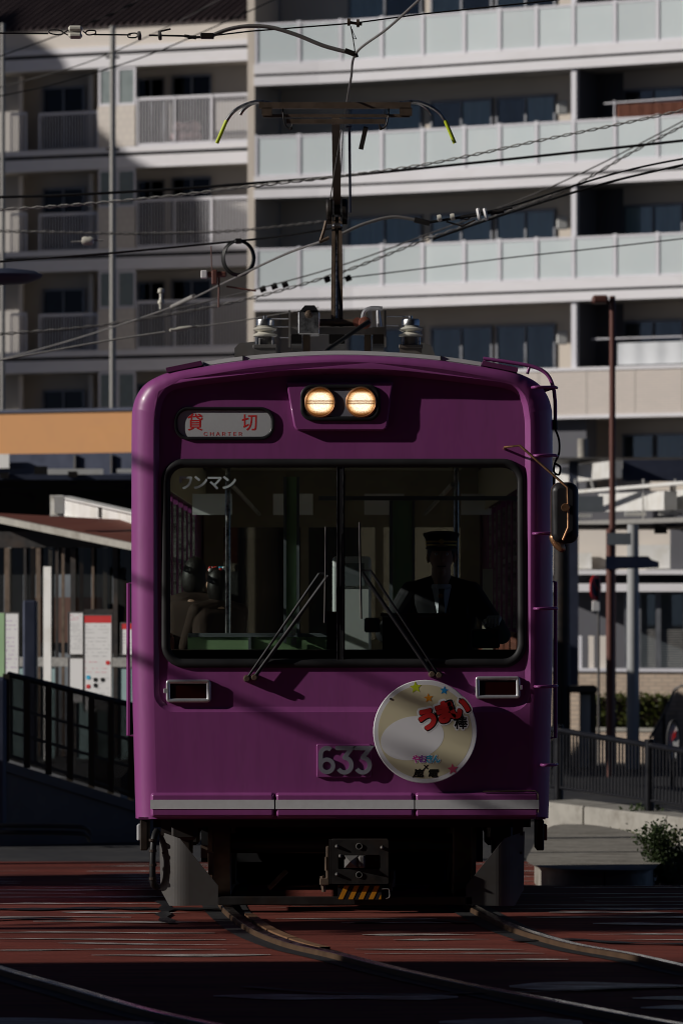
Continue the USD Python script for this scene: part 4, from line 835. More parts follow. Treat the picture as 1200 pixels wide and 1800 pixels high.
# ================================================================== the tram
tx, tz = lambda px: X(px), lambda py: Z(py)
TC = tx(601)
tram = thing('tram', 'purple single tram car number 633 coming head-on with both headlights lit', 'tram', (TC, 6, 0))
LEN = 15.1
half = [(364, 1440), (367, 1330), (370.5, 1180), (371.5, 1000), (371.5, 850), (371, 740), (368.5, 712), (361, 692), (348, 675), (328, 662.5), (300, 652.5), (244, 643), (174, 633), (90, 626), (0, 623)]
O = catmull([(-dx, py) for dx, py in half] + half[::-1][1:], 7); O = np.c_[TC + O[:, 0] * .0033, tz(O[:, 1])]
e = np.gradient(O, axis=0); N = np.c_[-e[:, 1], e[:, 0]]; N /= np.linalg.norm(N, axis=1, keepdims=True)
N = -N if (N[len(N) // 2, 1] < 0) else N
N[0] = (-1, 0); N[-1] = (1, 0)
FR = (.130 * np.abs(N[:, 0]) + .042 * (1 - np.abs(N[:, 0])))[:, None]; FR0 = FR[:, 0]
def loft_open(rows):
    n = len(rows[0]); v = np.vstack(rows)
    return MB().add(v, [(i * n + j, i * n + j + 1, (i + 1) * n + j + 1, (i + 1) * n + j) for i in range(len(rows) - 1) for j in range(n - 1)])
rows = []
for th in np.linspace(90, 0, 9):
    t = math.radians(th); q = O - N * FR * (1 - math.cos(t)); rows.append(np.c_[q[:, 0], FR0 * (1 - math.sin(t)), q[:, 1]])
rows.append(np.c_[O[:, 0], np.full(len(O), .35), O[:, 1]])
shell = loft_open(rows)
inset = O - N * FR
# recess
rec = [(-331, 1215), (-331, 1100), (-331, 900), (-331, 760), (-329, 727), (-323, 700), (-308, 681), (-281, 672), (-214, 663), (-98, 651), (0, 648)]
rec = rec + [(-a, b) for a, b in rec[::-1][1:]]
rec = catmull(rec, 5); bl = [(331, 1215)]
for k in range(1, 7): bl.append((331 - 36 + 36 * math.cos(k * math.pi / 12), 1216 + 36 * math.sin(k * math.pi / 12)))
for k in range(7): bl.append((-331 + 36 - 36 * math.sin(k * math.pi / 12), 1252 - 36 + 36 * math.cos(k * math.pi / 12)))
R0 = np.vstack([rec, bl[1:-1]]); R0 = np.c_[TC + R0[:, 0] * .0033, tz(R0[:, 1])]
if Polygon(R0).exterior.is_ccw is False: R0 = R0[::-1]
zlo, zhi = tz(1250), tz(650)
yp = lambda z: .014 + .026 * np.clip((np.asarray(z) - zlo) / (zhi - zlo), -.1, 1.1)
front = Polygon(inset).buffer(0).difference(Polygon(R0))
shell.poly(front, 0.0)
RN = ring_normals(R0)
R1 = R0 - RN * .031
a = np.c_[R0[:, 0], np.zeros(len(R0)), R0[:, 1]]; am = np.c_[(R0 - RN * .006)[:, 0], np.full(len(R0), .004), (R0 - RN * .006)[:, 1]]; b = np.c_[R1[:, 0], yp(R1[:, 1]), R1[:, 1]]
n = len(R0)
shell.add(np.vstack([a, am, b]), [(i * n + j, i * n + (j + 1) % n, (i + 1) * n + (j + 1) % n, (i + 1) * n + j) for i in (0, 1) for j in range(n)])
WIN = rrect(tx(289), tx(919), tz(1168), tz(812), .115, 8)
pan = Polygon(R1).buffer(.0005).difference(Polygon(WIN))
def visor(v):
    """The brow over the headlamps stands forward in the middle."""
    q = np.clip((v[:, 2] - tz(708)) / (tz(655) - tz(708)), 0, 1); q = q * q * (3 - 2 * q)
    return np.c_[v[:, 0], v[:, 1] - .05 * q * np.clip(1 - ((v[:, 0] - TC) / 1.15) ** 2, 0, 1) * np.clip(1 - v[:, 1] / .06, 0, 1), v[:, 2]]
shell.v = [visor(q) for q in shell.v]; shell.poly(pan, 0., yf=yp)
body = part(tram, 'body', shell, 'purple_paint', smooth=32)
# sides and roof behind the front corner, windows left open
zs, zt = 1.63, 2.52
def side_range(lo, hi):
    idx = [i for i in range(len(O)) if lo <= O[i, 1] <= hi]; return idx
sw_ = MB()
left = [i for i in range(len(O) // 2)]
def ext(idx, y0, y1, t=.045):
    q = O[idx]; i_ = q - N[idx] * t; k = len(q); v = []
    for s_, y in ((q, y0), (q, y1), (i_, y1), (i_, y0)): v.append(np.c_[s_[:, 0], np.full(k, y), s_[:, 1]])
    f = [(a_ * k + j, a_ * k + j + 1, b_ * k + j + 1, b_ * k + j) for a_, b_ in ((0, 1), (1, 2), (2, 3), (3, 0)) for j in range(k - 1)]
    return np.vstack(v), f
for sgn in (0, 1):
    rng = range(len(O) // 2 + 1) if sgn == 0 else range(len(O) // 2, len(O))
    low = [i for i in rng if O[i, 1] <= zs]; mid = [i for i in rng if zs - .06 <= O[i, 1] <= zt + .06]; up = [i for i in rng if O[i, 1] >= zt]
    sw_.add(*ext(low, .351, LEN)); sw_.add(*ext(up, .351, LEN))
    y = .351
    for k, (w0, w1) in enumerate(((.45, 1.45), (1.75, 2.7), (2.95, 4.1), (4.25, 5.4), (5.55, 6.7), (6.85, 8.0), (8.15, 9.3), (9.45, 10.6), (10.75, 11.7), (12.0, 13.2))):
        sw_.add(*ext(mid, y, w0)); y = w1
    sw_.add(*ext(mid, y, LEN))
side = part(tram, 'side_wall', sw_, 'purple_paint', smooth=32)
for xs_, in ((-1,), (1,)):
    for k, (w0, w1) in enumerate(((.45, 1.45), (1.75, 2.7), (2.95, 4.1), (4.25, 5.4), (5.55, 6.7), (6.85, 8.0), (8.15, 9.3), (9.45, 10.6), (10.75, 11.7), (12.0, 13.2))):
        x = TC + xs_ * 1.205; w = part(tram, 'side_window', MB().box(x - .012, x + .012, w0 - .01, w0 + .03, zs, zt).box(x - .012, x + .012, w1 - .03, w1 + .01, zs, zt).box(x - .011, x + .011, w0 + .03, w1 - .03, 2.1, 2.135), 'steel')
        part(w, 'pane', MB().box(x - .003, x + .003, w0 + .03, w1 - .03, zs, zt), 'clear_pane')
# rear end
rear = Polygon(O).buffer(-.002); rw_ = [sbox(TC - 1.0, 1.5, TC - .35, 2.45), sbox(TC - .28, 1.5, TC + .28, 2.45), sbox(TC + .35, 1.5, TC + 1.0, 2.45)]
part(tram, 'rear_wall', MB().slab(rear.difference(unary_union(rw_)), LEN, LEN + .05), 'purple_dark'); part(tram, 'end_lining', MB().slab(Polygon(O).buffer(-.06).intersection(sbox(-9, .87, 9, 9)).difference(unary_union(rw_)), LEN - .04, LEN - .005), 'cab_floor')
for g in rw_:
    x0, z0, x1, z1 = g.bounds; part(tram, 'rear_window', MB().box(x0, x1, LEN + .02, LEN + .026, z0, z1), 'dark_pane')
# interior: floor, ceiling, seats, partition behind the driver
for sg in (-1, 1):
    part(tram, 'wall_lining', MB().box(TC + sg * 1.155, TC + sg * 1.15, .4, LEN - .1, .87, 1.57).box(TC + sg * 1.15, TC + sg * 1.145, .4, LEN - .1, 2.56, 2.92), 'cab_cream')
part(tram, 'front_lining', MB().box(TC - 1.1, TC + 1.1, .15, .16, 2.66, 2.95), 'cab_floor')
part(tram, 'floor', MB().box(TC - 1.19, TC + 1.19, .12, LEN, .80, .86), 'cab_floor')
part(tram, 'ceiling', MB().box(TC - 1.0, TC + 1.0, .3, LEN, 2.93, 2.97), 'cab_cream')
for sg in (-1, 1):
    for y0, y1 in ((3.0, 6.6), (7.2, 11.6)):
        st = part(tram, 'bench', MB().cbox(TC + sg * 1.14, TC + sg * .72, y0, y1, 1.16, 1.30, .04), 'rust_roof'); part(st, 'bench_base', MB().box(TC + sg * 1.13, TC + sg * .80, y0, y1, .861, 1.158), 'cab_cream')
        part(st, 'bench_back', MB().cbox(TC + sg * 1.155, TC + sg * 1.07, y0, y1, 1.31, 1.62, .03), 'rust_roof')
    part(tram, 'hand_pole', MB().tube([(TC + sg * .7, 1.9, .86), (TC + sg * .7, 1.9, 2.92)], .017, 10), 'steel', smooth=60)
    part(tram, 'overhead_bar', MB().tube([(TC + sg * .66, 1.0, 2.52), (TC + sg * .66, 12.5, 2.52)], .015, 8), 'steel', smooth=60)
def ib(px0, px1, y0, y1, py0, py1): 
    d = CAM_D + y0; return MB().box(X(px0, d), X(px1, d), y0, y1, Z(py0, d), Z(py1, d))
part(tram, 'dashboard', ib(286, 925, .14, .62, 1170, 1143), 'cab_brown')
part(tram, 'dashboard', MB().box(TC - 1.08, TC + 1.08, .16, .6, .87, Z(1171)), 'cab_grey')
con = part(tram, 'driver_console', ib(672, 820, .35, .62, 1142, 1084), 'cab_brown'); part(con, 'console_top', ib(668, 824, .34, .63, 1083.5, 1078), 'cab_brown')
part(con, 'side_board', ib(574, 606, .5, .55, 1142, 1075), 'cab_brown'); part(con, 'meter_box', MB().cbox(X(828, 33.4), X(878, 33.4), .38, .5, Z(1140, 33.4), Z(1106, 33.4), .01), 'black_paint')
part(con, 'meter_box', MB().cbox(X(790, 33.4), X(822, 33.4), .4, .5, Z(1088, 33.4), Z(1066, 33.4), .01), 'black_paint')
part(con, 'meter_box', MB().cbox(X(640, 33.4), X(668, 33.4), .4, .5, Z(1112, 33.4), Z(1086, 33.4), .01), 'cab_grey')
pt = part(tram, 'cab_partition', ib(330, 588, 1.5, 1.54, 1330, 1120), 'cab_green')
part(pt, 'top_frame', ib(330, 600, 1.49, 1.55, 1119.9, 1113), 'cab_grey'); part(pt, 'frame_post', ib(498, 503, 1.48, 1.55, 1130, 838), 'cab_grey'); part(pt, 'door_post', ib(503.2, 521, 1.5, 1.54, 1119, 838), 'cab_green'); part(pt, 'frame_post', ib(521.2, 526, 1.48, 1.55, 1119, 838), 'cab_grey')
part(pt, 'frame_post', ib(436, 441, 1.47, 1.50, 1142, 1119), 'cab_grey'); part(pt, 'latch', ib(512, 521, 1.42, 1.48, 1134, 1122), 'steel'); part(pt, 'latch', ib(512, 520, 1.42, 1.48, 1117, 1104), 'steel'); part(pt, 'latch', ib(512, 520, 1.42, 1.48, 1092, 1080), 'steel')
part(pt, 'frame_post', ib(684, 690, 1.5, 1.55, 1330, 880), 'cab_grey'); part(pt, 'panel', ib(690.2, 724, 1.51, 1.54, 1330, 880), 'cab_green'); part(pt, 'frame_post', ib(724.2, 729, 1.5, 1.55, 1330, 880), 'cab_grey'); part(pt, 'header', ib(560, 930, 1.5, 1.55, 879.5, 872), 'cab_grey')
part(pt, 'panel', ib(848, 866, 1.52, 1.55, 1330, 1000), 'cab_cream')
fm = part(tram, 'fare_machine', MB().cbox(X(584, 35.2), X(652, 35.2), 2.2, 2.55, .87, Z(978, 35.2), .015), 'fare_white'); part(fm, 'fare_screen', ib(592, 640, 2.19, 2.199, 1030, 990), 'cab_grey')
part(tram, 'driver_seat', MB().cbox(X(775, 34) - .21, X(775, 34) + .21, .78, 1.2, 1.20, 1.27, .03).tube([(X(775, 34), 1.0, .86), (X(775, 34), 1.0, 1.2)], .04, 10).cbox(X(775, 34) - .19, X(775, 34) + .19, 1.2, 1.26, 1.3, 1.7, .02), 'suit_black')
for px in (338, 480, 640, 810): part(tram, 'advert_card', ib(px, px + 70, 4.5 + .01 * px, 4.503 + .01 * px, 905, 868), 'fare_white')
# windscreen: rubber surround, two panes, centre pillar, lettering
part(tram, 'windscreen_rubber', MB().rings(WIN, [(.018, .012), (.020, -.006), (.013, -.016), (-.004, -.021), (-.024, -.016), (-.032, -.002), (-.032, .03)], yf=yp), 'rubber', smooth=50)
gl = Polygon(WIN).buffer(-.028)
for s_ in (sbox(-5, 0, tx(592), 9), sbox(tx(606), 0, 5, 9)):
    part(tram, 'windscreen', MB().slab(gl.intersection(s_), .006, .012, yf=yp), 'windshield')
pl = part(tram, 'centre_pillar', MB().slab(sbox(tx(592), tz(1166), tx(606), tz(814)), -.008, .03, yf=yp), 'black_paint'); part(pl, 'pillar_trim', MB().slab(sbox(tx(591.2), tz(1163), tx(592.6), tz(816)), -.011, -.0085, yf=yp).add(*MB().slab(sbox(tx(602), tz(1163), tx(603), tz(816)), -.011, -.0085, yf=yp).arrays()), 'steel')
GLY = {"貸":[[[13,323,99,371,160,427,170,427,202,415,202,405,155,360,153,248,371,248,371,254,313,285,273,325,170,320,168,357,249,363,235,425,280,425,288,389,300,368,383,371,368,382,318,398,318,405,335,425,387,415,430,397,432,388,426,375,467,375,472,338,337,327,366,303,413,288,428,288,434,294,443,325,477,310,467,263,450,248,423,243,422,38,349,32,477,-18,477,-27,430,-47,288,10,288,17,307,28,306,35,200,35,198,29,210,25,212,15,192,3,122,-27,53,-47,23,-17,23,-10,85,5,151,32,88,35,85,40,85,242,88,247,111,250,107,319,43,288,13,315],[136,95,135,70,375,73,372,95],[136,152,135,130,375,133,372,152],[136,212,135,188,375,190,372,212]]],"切":[[[150,-15,155,-5,212,38,237,74,265,140,280,218,285,336,205,338,205,380,472,382,465,95,455,18,437,-22,407,-40,323,-40,310,0,310,7,388,5,405,27,420,150,422,338,333,334,322,178,310,120,280,48,232,-12,187,-45,178,-45]],[[10,267,74,284,75,405,117,407,121,294,212,310,222,272,217,265,121,244,120,107,217,142,225,100,73,28,52,70,69,83,75,98,75,233,18,223]]],"ワ":[[[53,180,52,352,60,365,380,362,410,367,450,340,420,188,382,108,352,70,305,28,222,-20,180,-30,140,10,140,22,246,70,314,131,352,202,372,299,124,300,122,173,117,168,60,168]]],"ン":[[[58,28,63,42,176,70,236,98,291,133,379,219,428,297,447,297,475,247,470,233,417,158,380,118,322,70,225,15,105,-22,85,-17]],[[73,340,103,375,120,377,235,287,252,270,252,255,217,220,208,218,83,320,73,330]]],"マ":[[[40,350,53,358,80,352,417,352,435,357,475,327,475,310,405,213,291,99,367,12,367,0,355,-12,330,-32,313,-35,207,84,103,173,103,185,138,215,152,217,243,145,312,208,364,274,370,289,45,288,40,293]]],"う":[[[75,188,60,252,73,267,195,292,300,300,342,290,385,265,415,222,425,185,425,145,412,95,385,50,355,20,312,-7,232,-37,185,-47,163,-45,130,8,133,25,143,35,245,58,296,86,330,127,337,178,327,197,301,215,253,218,202,210,105,178,88,178]],[[120,353,128,400,143,415,270,398,370,392,385,377,380,328,365,310,150,330,128,338]]],"ま":[[[68,45,78,92,108,125,165,147,225,153,223,170,100,175,73,188,70,245,80,257,180,250,222,253,220,275,93,283,78,290,73,300,73,350,83,362,221,355,223,407,238,420,292,420,302,415,310,400,305,367,309,359,405,370,427,370,437,362,440,303,427,290,310,280,305,275,308,253,418,265,442,255,445,198,432,183,315,172,308,167,311,133,390,97,452,50,455,28,422,-20,398,-20,359,14,315,40,302,0,270,-32,222,-47,158,-45,118,-32,90,-12,73,18],[150,50,167,35,210,33,227,46,227,68,215,72,175,70,154,59]]],"い":[[[310,318,320,342,363,357,385,355,405,330,435,272,465,187,482,97,482,80,475,68,427,48,413,48,400,58,387,138,362,223,345,263]],[[48,178,40,357,53,372,117,372,132,360,130,220,135,163,148,107,171,68,181,68,194,84,218,150,235,167,260,160,292,122,295,103,270,43,247,8,215,-20,165,-27,130,-15,98,15,75,55,58,113]]],"棒":[[[10,88,45,159,75,258,73,270,28,270,23,275,23,315,28,320,82,322,85,427,130,427,133,322,180,320,185,312,185,278,180,270,137,267,169,219,178,252,260,253,267,265,266,275,200,278,203,320,285,320,290,328,288,340,188,340,188,385,300,385,310,425,320,430,360,420,359,385,465,382,462,340,348,340,343,332,344,320,447,320,450,278,328,275,318,258,320,252,475,252,477,210,472,205,420,205,418,200,461,153,492,132,492,123,465,95,453,98,411,133,402,113,351,111,352,80,445,80,450,72,450,40,445,33,351,32,347,-47,300,-47,298,32,190,35,193,80,300,82,296,112,238,113,232,126,190,93,175,95,158,125,158,135,222,191,226,205,180,204,187,178,162,148,153,150,142,176,133,179,132,-42,127,-47,85,-47,83,-42,82,122,75,121,65,90,40,48,30,50],[350,200,351,159,387,158,367,199,360,205],[265,162,267,158,299,159,299,204,288,199]]],"や":[[[15,208,20,227,108,262,90,301,63,338,63,350,73,360,110,375,130,372,172,290,249,318,242,332,190,375,190,392,228,420,242,417,267,397,320,347,322,338,382,335,432,312,465,270,472,232,467,193,452,160,410,125,357,112,293,118,255,130,253,185,260,195,277,195,323,180,352,180,379,188,400,215,400,243,389,259,357,272,312,270,247,250,203,229,290,-8,290,-22,282,-30,237,-42,223,-40,218,-32,175,113,139,197,48,158,35,165]]],"お":[[[328,310,328,320,348,355,365,360,465,300,487,282,490,268,467,230,448,225]],[[38,55,40,87,55,117,90,152,148,188,147,254,55,258,48,265,45,315,53,325,147,323,145,402,155,415,212,415,220,407,217,330,298,347,317,340,317,285,297,275,216,262,213,211,283,222,330,222,372,212,422,180,447,130,447,83,422,28,390,0,325,-25,255,-27,235,27,245,40,287,40,338,53,367,73,377,95,377,121,359,144,335,155,280,157,216,142,215,20,202,-12,180,-30,143,-32,95,-15,55,18],[110,60,127,45,147,41,146,109,113,84]]],"き":[[[68,195,65,245,75,255,264,251,253,287,85,293,78,300,75,350,83,358,230,353,223,402,233,410,268,415,292,410,305,358,385,377,407,372,412,318,400,310,325,295,323,287,335,259,430,277,440,262,445,230,435,210,365,196,378,166,407,130,405,113,377,78,263,93,248,103,250,142,260,155,308,152,291,187,78,188]],[[80,48,83,107,103,152,122,155,157,147,165,142,167,128,148,90,148,63,164,43,225,28,375,37,380,30,380,-20,367,-32,327,-37,215,-40,178,-35,138,-22,113,-7,93,15]]],"ん":[[[23,-7,75,122,215,397,225,405,282,385,287,365,207,225,260,225,285,212,300,195,312,155,316,48,330,38,347,38,374,51,400,81,425,150,435,160,457,152,487,125,472,70,442,20,415,-7,370,-30,308,-32,265,-10,245,35,242,145,227,160,189,150,153,114,128,68,90,-32,78,-35,33,-20]]],"嵐":[[[8,-20,40,34,57,87,65,138,68,300,430,297,433,95,448,11,457,15,460,77,465,82,475,80,500,55,495,-7,477,-42,457,-50,430,-45,408,-22,398,0,383,88,380,230,374,255,347,253,365,227,365,215,274,202,273,178,367,172,367,63,347,57,392,-10,400,-28,395,-37,358,-47,342,-20,120,-35,108,-30,108,12,225,20,221,60,130,63,130,172,220,175,225,193,220,198,135,195,125,232,287,245,308,248,308,255,118,254,115,125,90,18,47,-50,38,-50],[270,103,321,100,322,133,272,135],[272,23,313,24,298,48,300,59,273,59],[175,103,226,100,227,133,177,135]],[[52,412,102,415,107,365,220,365,223,425,228,430,272,430,277,365,394,365,400,415,447,415,450,320,55,318]]],"電":[[[30,342,35,348,222,349,220,362,63,363,60,402,65,407,437,405,437,363,275,360,278,348,470,345,470,238,421,234,420,203,415,200,293,200,285,208,285,235,290,240,418,240,419,304,275,302,275,188,427,185,427,25,275,22,273,8,288,0,423,0,437,15,440,55,452,60,487,45,485,5,475,-22,460,-37,437,-45,273,-45,250,-40,228,-22,218,22,127,22,120,-5,75,-2,75,185,222,188,222,302,81,304,82,240,207,240,212,235,212,205,205,200,88,200,80,208,79,234,33,235,30,240],[272,68,375,65,377,82,275,85],[272,128,375,125,377,142,275,145],[125,68,218,65,220,83,127,85],[125,128,218,125,220,143,127,145]],[[285,287,290,292,405,292,407,258,288,255]],[[90,287,95,292,207,292,212,287,212,258,93,255]]]}
def glyph(mb, ch, x0, z0, h, y0, y1, wx_=1., rot=0., c=(0, 0), yf=None, grow=0.):
    """One character from its outline: h is the height of the em box."""
    s_ = h / 500.; pg = []
    for rings in GLY[ch]:
        r_ = [[(q[2 * i], q[2 * i + 1]) for i in range(len(q) // 2)] for q in rings]; pg.append(Polygon(r_[0], r_[1:]).buffer(grow))
    g = affinity.affine_transform(unary_union(pg), [s_ * wx_, 0, 0, s_, x0, z0])
    if rot: g = affinity.rotate(g, rot, origin=c)
    return mb.slab(g, y0, y1, yf=yf)
m = MB()
for i, ch in enumerate('ワンマン'): glyph(m, ch, tx(312 + 25.2 * i), tz(858), .094, .001, .005, 1., yf=yp)
part(tram, 'window_lettering', m, 'frosted_letter')
# wiper pairs
def wiper(piv, top, blade0, blade1, off):
    yy = lambda px, py, o=0: np.array([tx(px), float(yp(tz(py))) - .035 - o, tz(py)])
    w = part(tram, 'wiper', MB().tube([yy(*piv, .0), yy(*top, .01)], .0075, 8).tube([yy(piv[0] + off, piv[1] - 2, .0), yy(top[0] + off * .9 + (4 if off > 0 else -4), top[1] + 4, .01)], .012, 8).bar(yy(*top, .01), yy(blade0[0], top[1], .01), .01, .012), 'black_paint', smooth=50)
    part(w, 'blade', MB().bar(yy(*blade0, .004), yy(*blade1, .004), .011, .02), 'rubber'); part(w, 'blade_spine', MB().tube([yy(blade0[0] - 1, blade0[1], .018), yy(blade1[0] - 1, blade1[1], .018)], .0035, 6), 'grey_steel')
    for p_ in (piv, (piv[0] + off, piv[1] - 2)):
        o = yy(*p_); part(w, 'pivot', MB().lathe(o + [0, -.02, 0], [(0, -.006), (.014, -.006), (.018, 0), (.018, .02), (.022, .025), (.022, .06)], (0, 1, 0), 16), 'brown_metal', smooth=40)
wiper((434, 1193), (561, 1008), (573, 926), (571, 1095), 13)
wiper((771, 1187), (651, 1003), (632, 918), (635, 1088), -12)
# destination sign
SG = rrect(tx(308), tx(480), tz(771), tz(717), .075, 8)
ds = part(tram, 'destination_sign', MB().rings(SG, [(.006, .012), (.008, -.004), (.004, -.012), (-.006, -.013), (-.012, -.008), (-.014, .004)], yf=yp), 'black_paint', smooth=50)
part(ds, 'sign_face', MB().poly(Polygon(SG).buffer(-.012), -.002, yf=yp), 'sign_white')
m = MB(); glyph(m, '貸', tx(328.5), tz(753.5), .105, -.0025, -.0021, .9, yf=yp); glyph(m, '切', tx(424), tz(753.5), .105, -.0025, -.0021, .9, yf=yp)
t_ = meshkit.text_mesh('C H A R T E R', .0215, .0004); v = np.array(t_.vertices); v[:, 0] *= (tx(425) - tx(357)) / v[:, 0].max()
zz = tz(765.5) + v[:, 1]; m.add(np.c_[tx(357) + v[:, 0], yp(zz) - .0022 - v[:, 2], zz], t_.faces)
part(ds, 'sign_lettering', m, 'ink_red')
# headlights
HP = np.array([(tx(a_), tz(b_)) for a_, b_ in ((503, 672), (690.5, 672), (681, 748), (679, 753), (674, 757), (525, 757), (519, 754), (516, 748))])[::-1]
hd_ = part(tram, 'headlight_housing', MB().rings(HP, [(0, .02), (0, -.031), (-.004, -.037), (-.010, -.039)], yf=yp).poly(Polygon(HP).buffer(-.0099), -.039, yf=yp), 'purple_paint', smooth=40)
HB = rrect(tx(528), tx(668), tz(740), tz(676), .07, 8)
bz = part(tram, 'headlight_bezel', MB().rings(HB, [(.0, -.038), (.001, -.047), (-.006, -.052), (-.018, -.052), (-.026, -.047), (-.030, -.039)], yf=yp), 'black_paint', smooth=50)
part(bz, 'lamp_plate', MB().poly(Polygon(HB).buffer(-.026), -.0425, yf=yp), 'number_metal')
for px in (562.5, 634.5):
    c = np.array([tx(px), float(yp(tz(707))) - .0435, tz(707)])
    hl = part(tram, 'headlight', MB().lathe(c, [(.080, 0), (.090, 0), (.091, -.008), (.084, -.012), (.079, -.006)], (0, 1, 0), 36), 'bronze', smooth=50)
    part(hl, 'lens', MB().lathe(c, [(0, -.019), (.03, -.018), (.06, -.012), (.079, -.004)], (0, 1, 0), 36), 'lamp_glow', smooth=True)
# tail lamps
for sg, x0, x1, y0_, y1_ in ((-1, 293, 369, 1234, 1196), (1, 836.5, 912.5, 1228, 1190)):
    T = rrect(tx(x0), tx(x1), tz(y0_), tz(y1_), .016, 5)
    tl = part(tram, 'tail_lamp', MB().rings(T, [(.004, .03), (.004, -.012), (.001, -.015)], yf=yp).poly(Polygon(T), -.015, yf=yp), 'purple_paint', smooth=40)
    part(tl, 'chrome_frame', MB().rings(T, [(.001, -.0145), (.003, -.025), (-.003, -.030), (-.014, -.028), (-.020, -.020), (-.021, -.017)], yf=yp), 'chrome', smooth=50)
    part(tl, 'lens', MB().poly(Polygon(T).buffer(-.018), -.0195, yf=yp), 'lens_red')
    cx = tx(x0) - .006 if sg < 0 else tx(x1) + .006
    part(tl, 'hinge', MB().cbox(cx - .011, cx + .011, float(yp(tz(y0_))) - .028, float(yp(tz(y0_))) - .015, tz(y0_) + .05, tz(y0_) + .078, .003), 'chrome')
# number plate
NPp = rrect(tx(556), tx(652), tz(1367), tz(1308), .012, 4)
npl = part(tram, 'number_plate', MB().rings(NPp, [(0, .001), (0, -.010), (-.004, -.014)]).poly(Polygon(NPp).buffer(-.0039), -.014), 'purple_paint', smooth=40)
def stroke_digit(ch):
    if ch == '3':
        p = [LineString([(.02, .93), (.52, .93), (.27, .60)]).buffer(.075, join_style='mitre'), LineString([(.27 + .24 * math.sin(t), .335 + .255 * math.cos(t)) for t in np.linspace(0.0, math.pi * 1.32, 20)]).buffer(.075, cap_style='flat')]
    else:
        p = [Polygon(circ(.29, .31, .29, 36)).difference(Polygon(circ(.29, .31, .145, 36))), LineString([(.075, .31), (.075, .66)] + [(.29 + .215 * math.cos(t), .69 + .24 * math.sin(t)) for t in np.linspace(math.pi, math.pi * .28, 14)]).buffer(.075, cap_style='flat')]
    return unary_union(p)
for i, ch in enumerate('633'):
    g = affinity.affine_transform(stroke_digit(ch), [.168, 0, 0, .166, tx(559.5 + 32 * i), tz(1362)])
    part(npl, 'numeral', MB().slab(g, -.027, -.0135), 'number_metal', label=None)
# lower waist bead, bumper in three sections with reflecting band
for x0, x1 in ((265, 482.3), (484, 727.3), (729, 946)):
    Q = rrect(tx(x0), tx(x1), tz(1437), tz(1393.5) , .02, 5)
    bp_ = part(tram, 'bumper', MB().rings(Q, [(0, .0), (0, -.035), (-.006, -.047), (-.016, -.053)]).poly(Polygon(Q).buffer(-.0155), -.053), 'purple_paint', smooth=50)
    part(bp_, 'reflective_band', MB().box(tx(x0) - .001 if x0 == 265 else tx(x0) + .001, tx(x1) + .001 if x1 == 946 else tx(x1) - .001, -.0555, -.0538 if 1 else 0, tz(1422), tz(1406)), 'stripe_white')
part(tram, 'bumper_edge', MB().tube([(tx(848), -.05, tz(1391.5)), (tx(940), -.05, tz(1390)), (tx(945), -.05, tz(1395)), (tx(945.5), -.05, tz(1428))], .005, 6), 'brown_metal')
part(tram, 'front_sill', MB().box(TC - 1.18, TC + 1.18, .01, LEN, tz(1441), tz(1437)), 'purple_dark')
# roof cover, edge gutters, pipe and rungs at the right corner
top = [i for i in range(len(O)) if abs(O[i, 0] - TC) < 245 * .0033]; q = O[top] + N[top] * .003; q2 = O[top] + N[top] * .026; k = len(q); v = []
for s_, y in ((q, .06), (q2, .07), (q2, LEN), (q, LEN)): v.append(np.c_[s_[:, 0], np.full(k, y), s_[:, 1]])
rfp = part(tram, 'roof_cover', MB().add(np.vstack(v), [(a_ * k + j, a_ * k + j + 1, (a_ + 1) * k + j + 1, (a_ + 1) * k + j) for a_ in range(3) for j in range(k - 1)]), 'roof_grey')
for px in (427, 775): part(rfp, 'seam', MB().box(tx(px) - .004, tx(px) + .004, .055, .3, tz(633), tz(624)), 'joint_black')
for sg in (-1, 1):
    a_ = np.array([TC + sg * 247 * .0033, .12, tz(637.5)]); b_ = np.array([TC + sg * 309 * .0033, .12, tz(650)])
    part(tram, 'roof_gutter', MB().bar(a_, b_, .2, .028).bar(a_ + [0, 5, 0], b_ + [0, 5, 0], 9.8, .028), 'purple_dark')
y_ = .16
def fpt(px, py, y=y_): return np.array([tx(px), y, tz(py)])
pp = part(tram, 'roof_pipe', MB().tube(catmull([fpt(850, 628), fpt(858, 629), fpt(900, 635), fpt(940, 643), fpt(962, 655), fpt(973, 676), fpt(977, 705), fpt(977, 748)], 6), .0115, 10), 'purple_paint', smooth=60)
part(pp, 'pipe_bracket', MB().tube([fpt(853, 645), fpt(853, 628)], .009, 8), 'purple_paint', smooth=60); part(pp, 'pipe_bracket', MB().tube([fpt(928, 655), fpt(932, 641)], .009, 8), 'purple_paint', smooth=60); part(pp, 'pipe_bracket', MB().tube([fpt(940, 682), fpt(975, 680)], .008, 8).tube([fpt(956, 686), fpt(974, 680)], .008, 8), 'purple_dark', smooth=60)
part(pp, 'clamp', MB().cbox(tx(962), tx(981), .12, .2, tz(754), tz(737), .006), 'black_paint')
part(pp, 'mirror_cord', MB().tube(catmull([fpt(977, 752), fpt(984, 772), fpt(984, 795), fpt(977, 812), fpt(975, 828), fpt(984, 833), fpt(986, 820), fpt(978, 814)], 6), .0065, 7), 'cable_black', smooth=60)
part(pp, 'cord_plug', MB().tube([fpt(974, 833), fpt(974, 862)], [.014, .011], 8), 'cable_black', smooth=60)
for py, dx in ((681, 935), (801, 938), (938, 937), (1070, 939), (1207, 940), (1345, 951)):
    x_ = tx(dx); part(tram, 'ladder_rung', MB().tube([(x_, .0, tz(py)), (x_ + .006, -.05, tz(py)), (x_ + .03, -.06, tz(py)), (tx(975), -.03, tz(py - .5)), (tx(979), .08, tz(py - .5))], .009, 8), 'purple_paint', smooth=60)
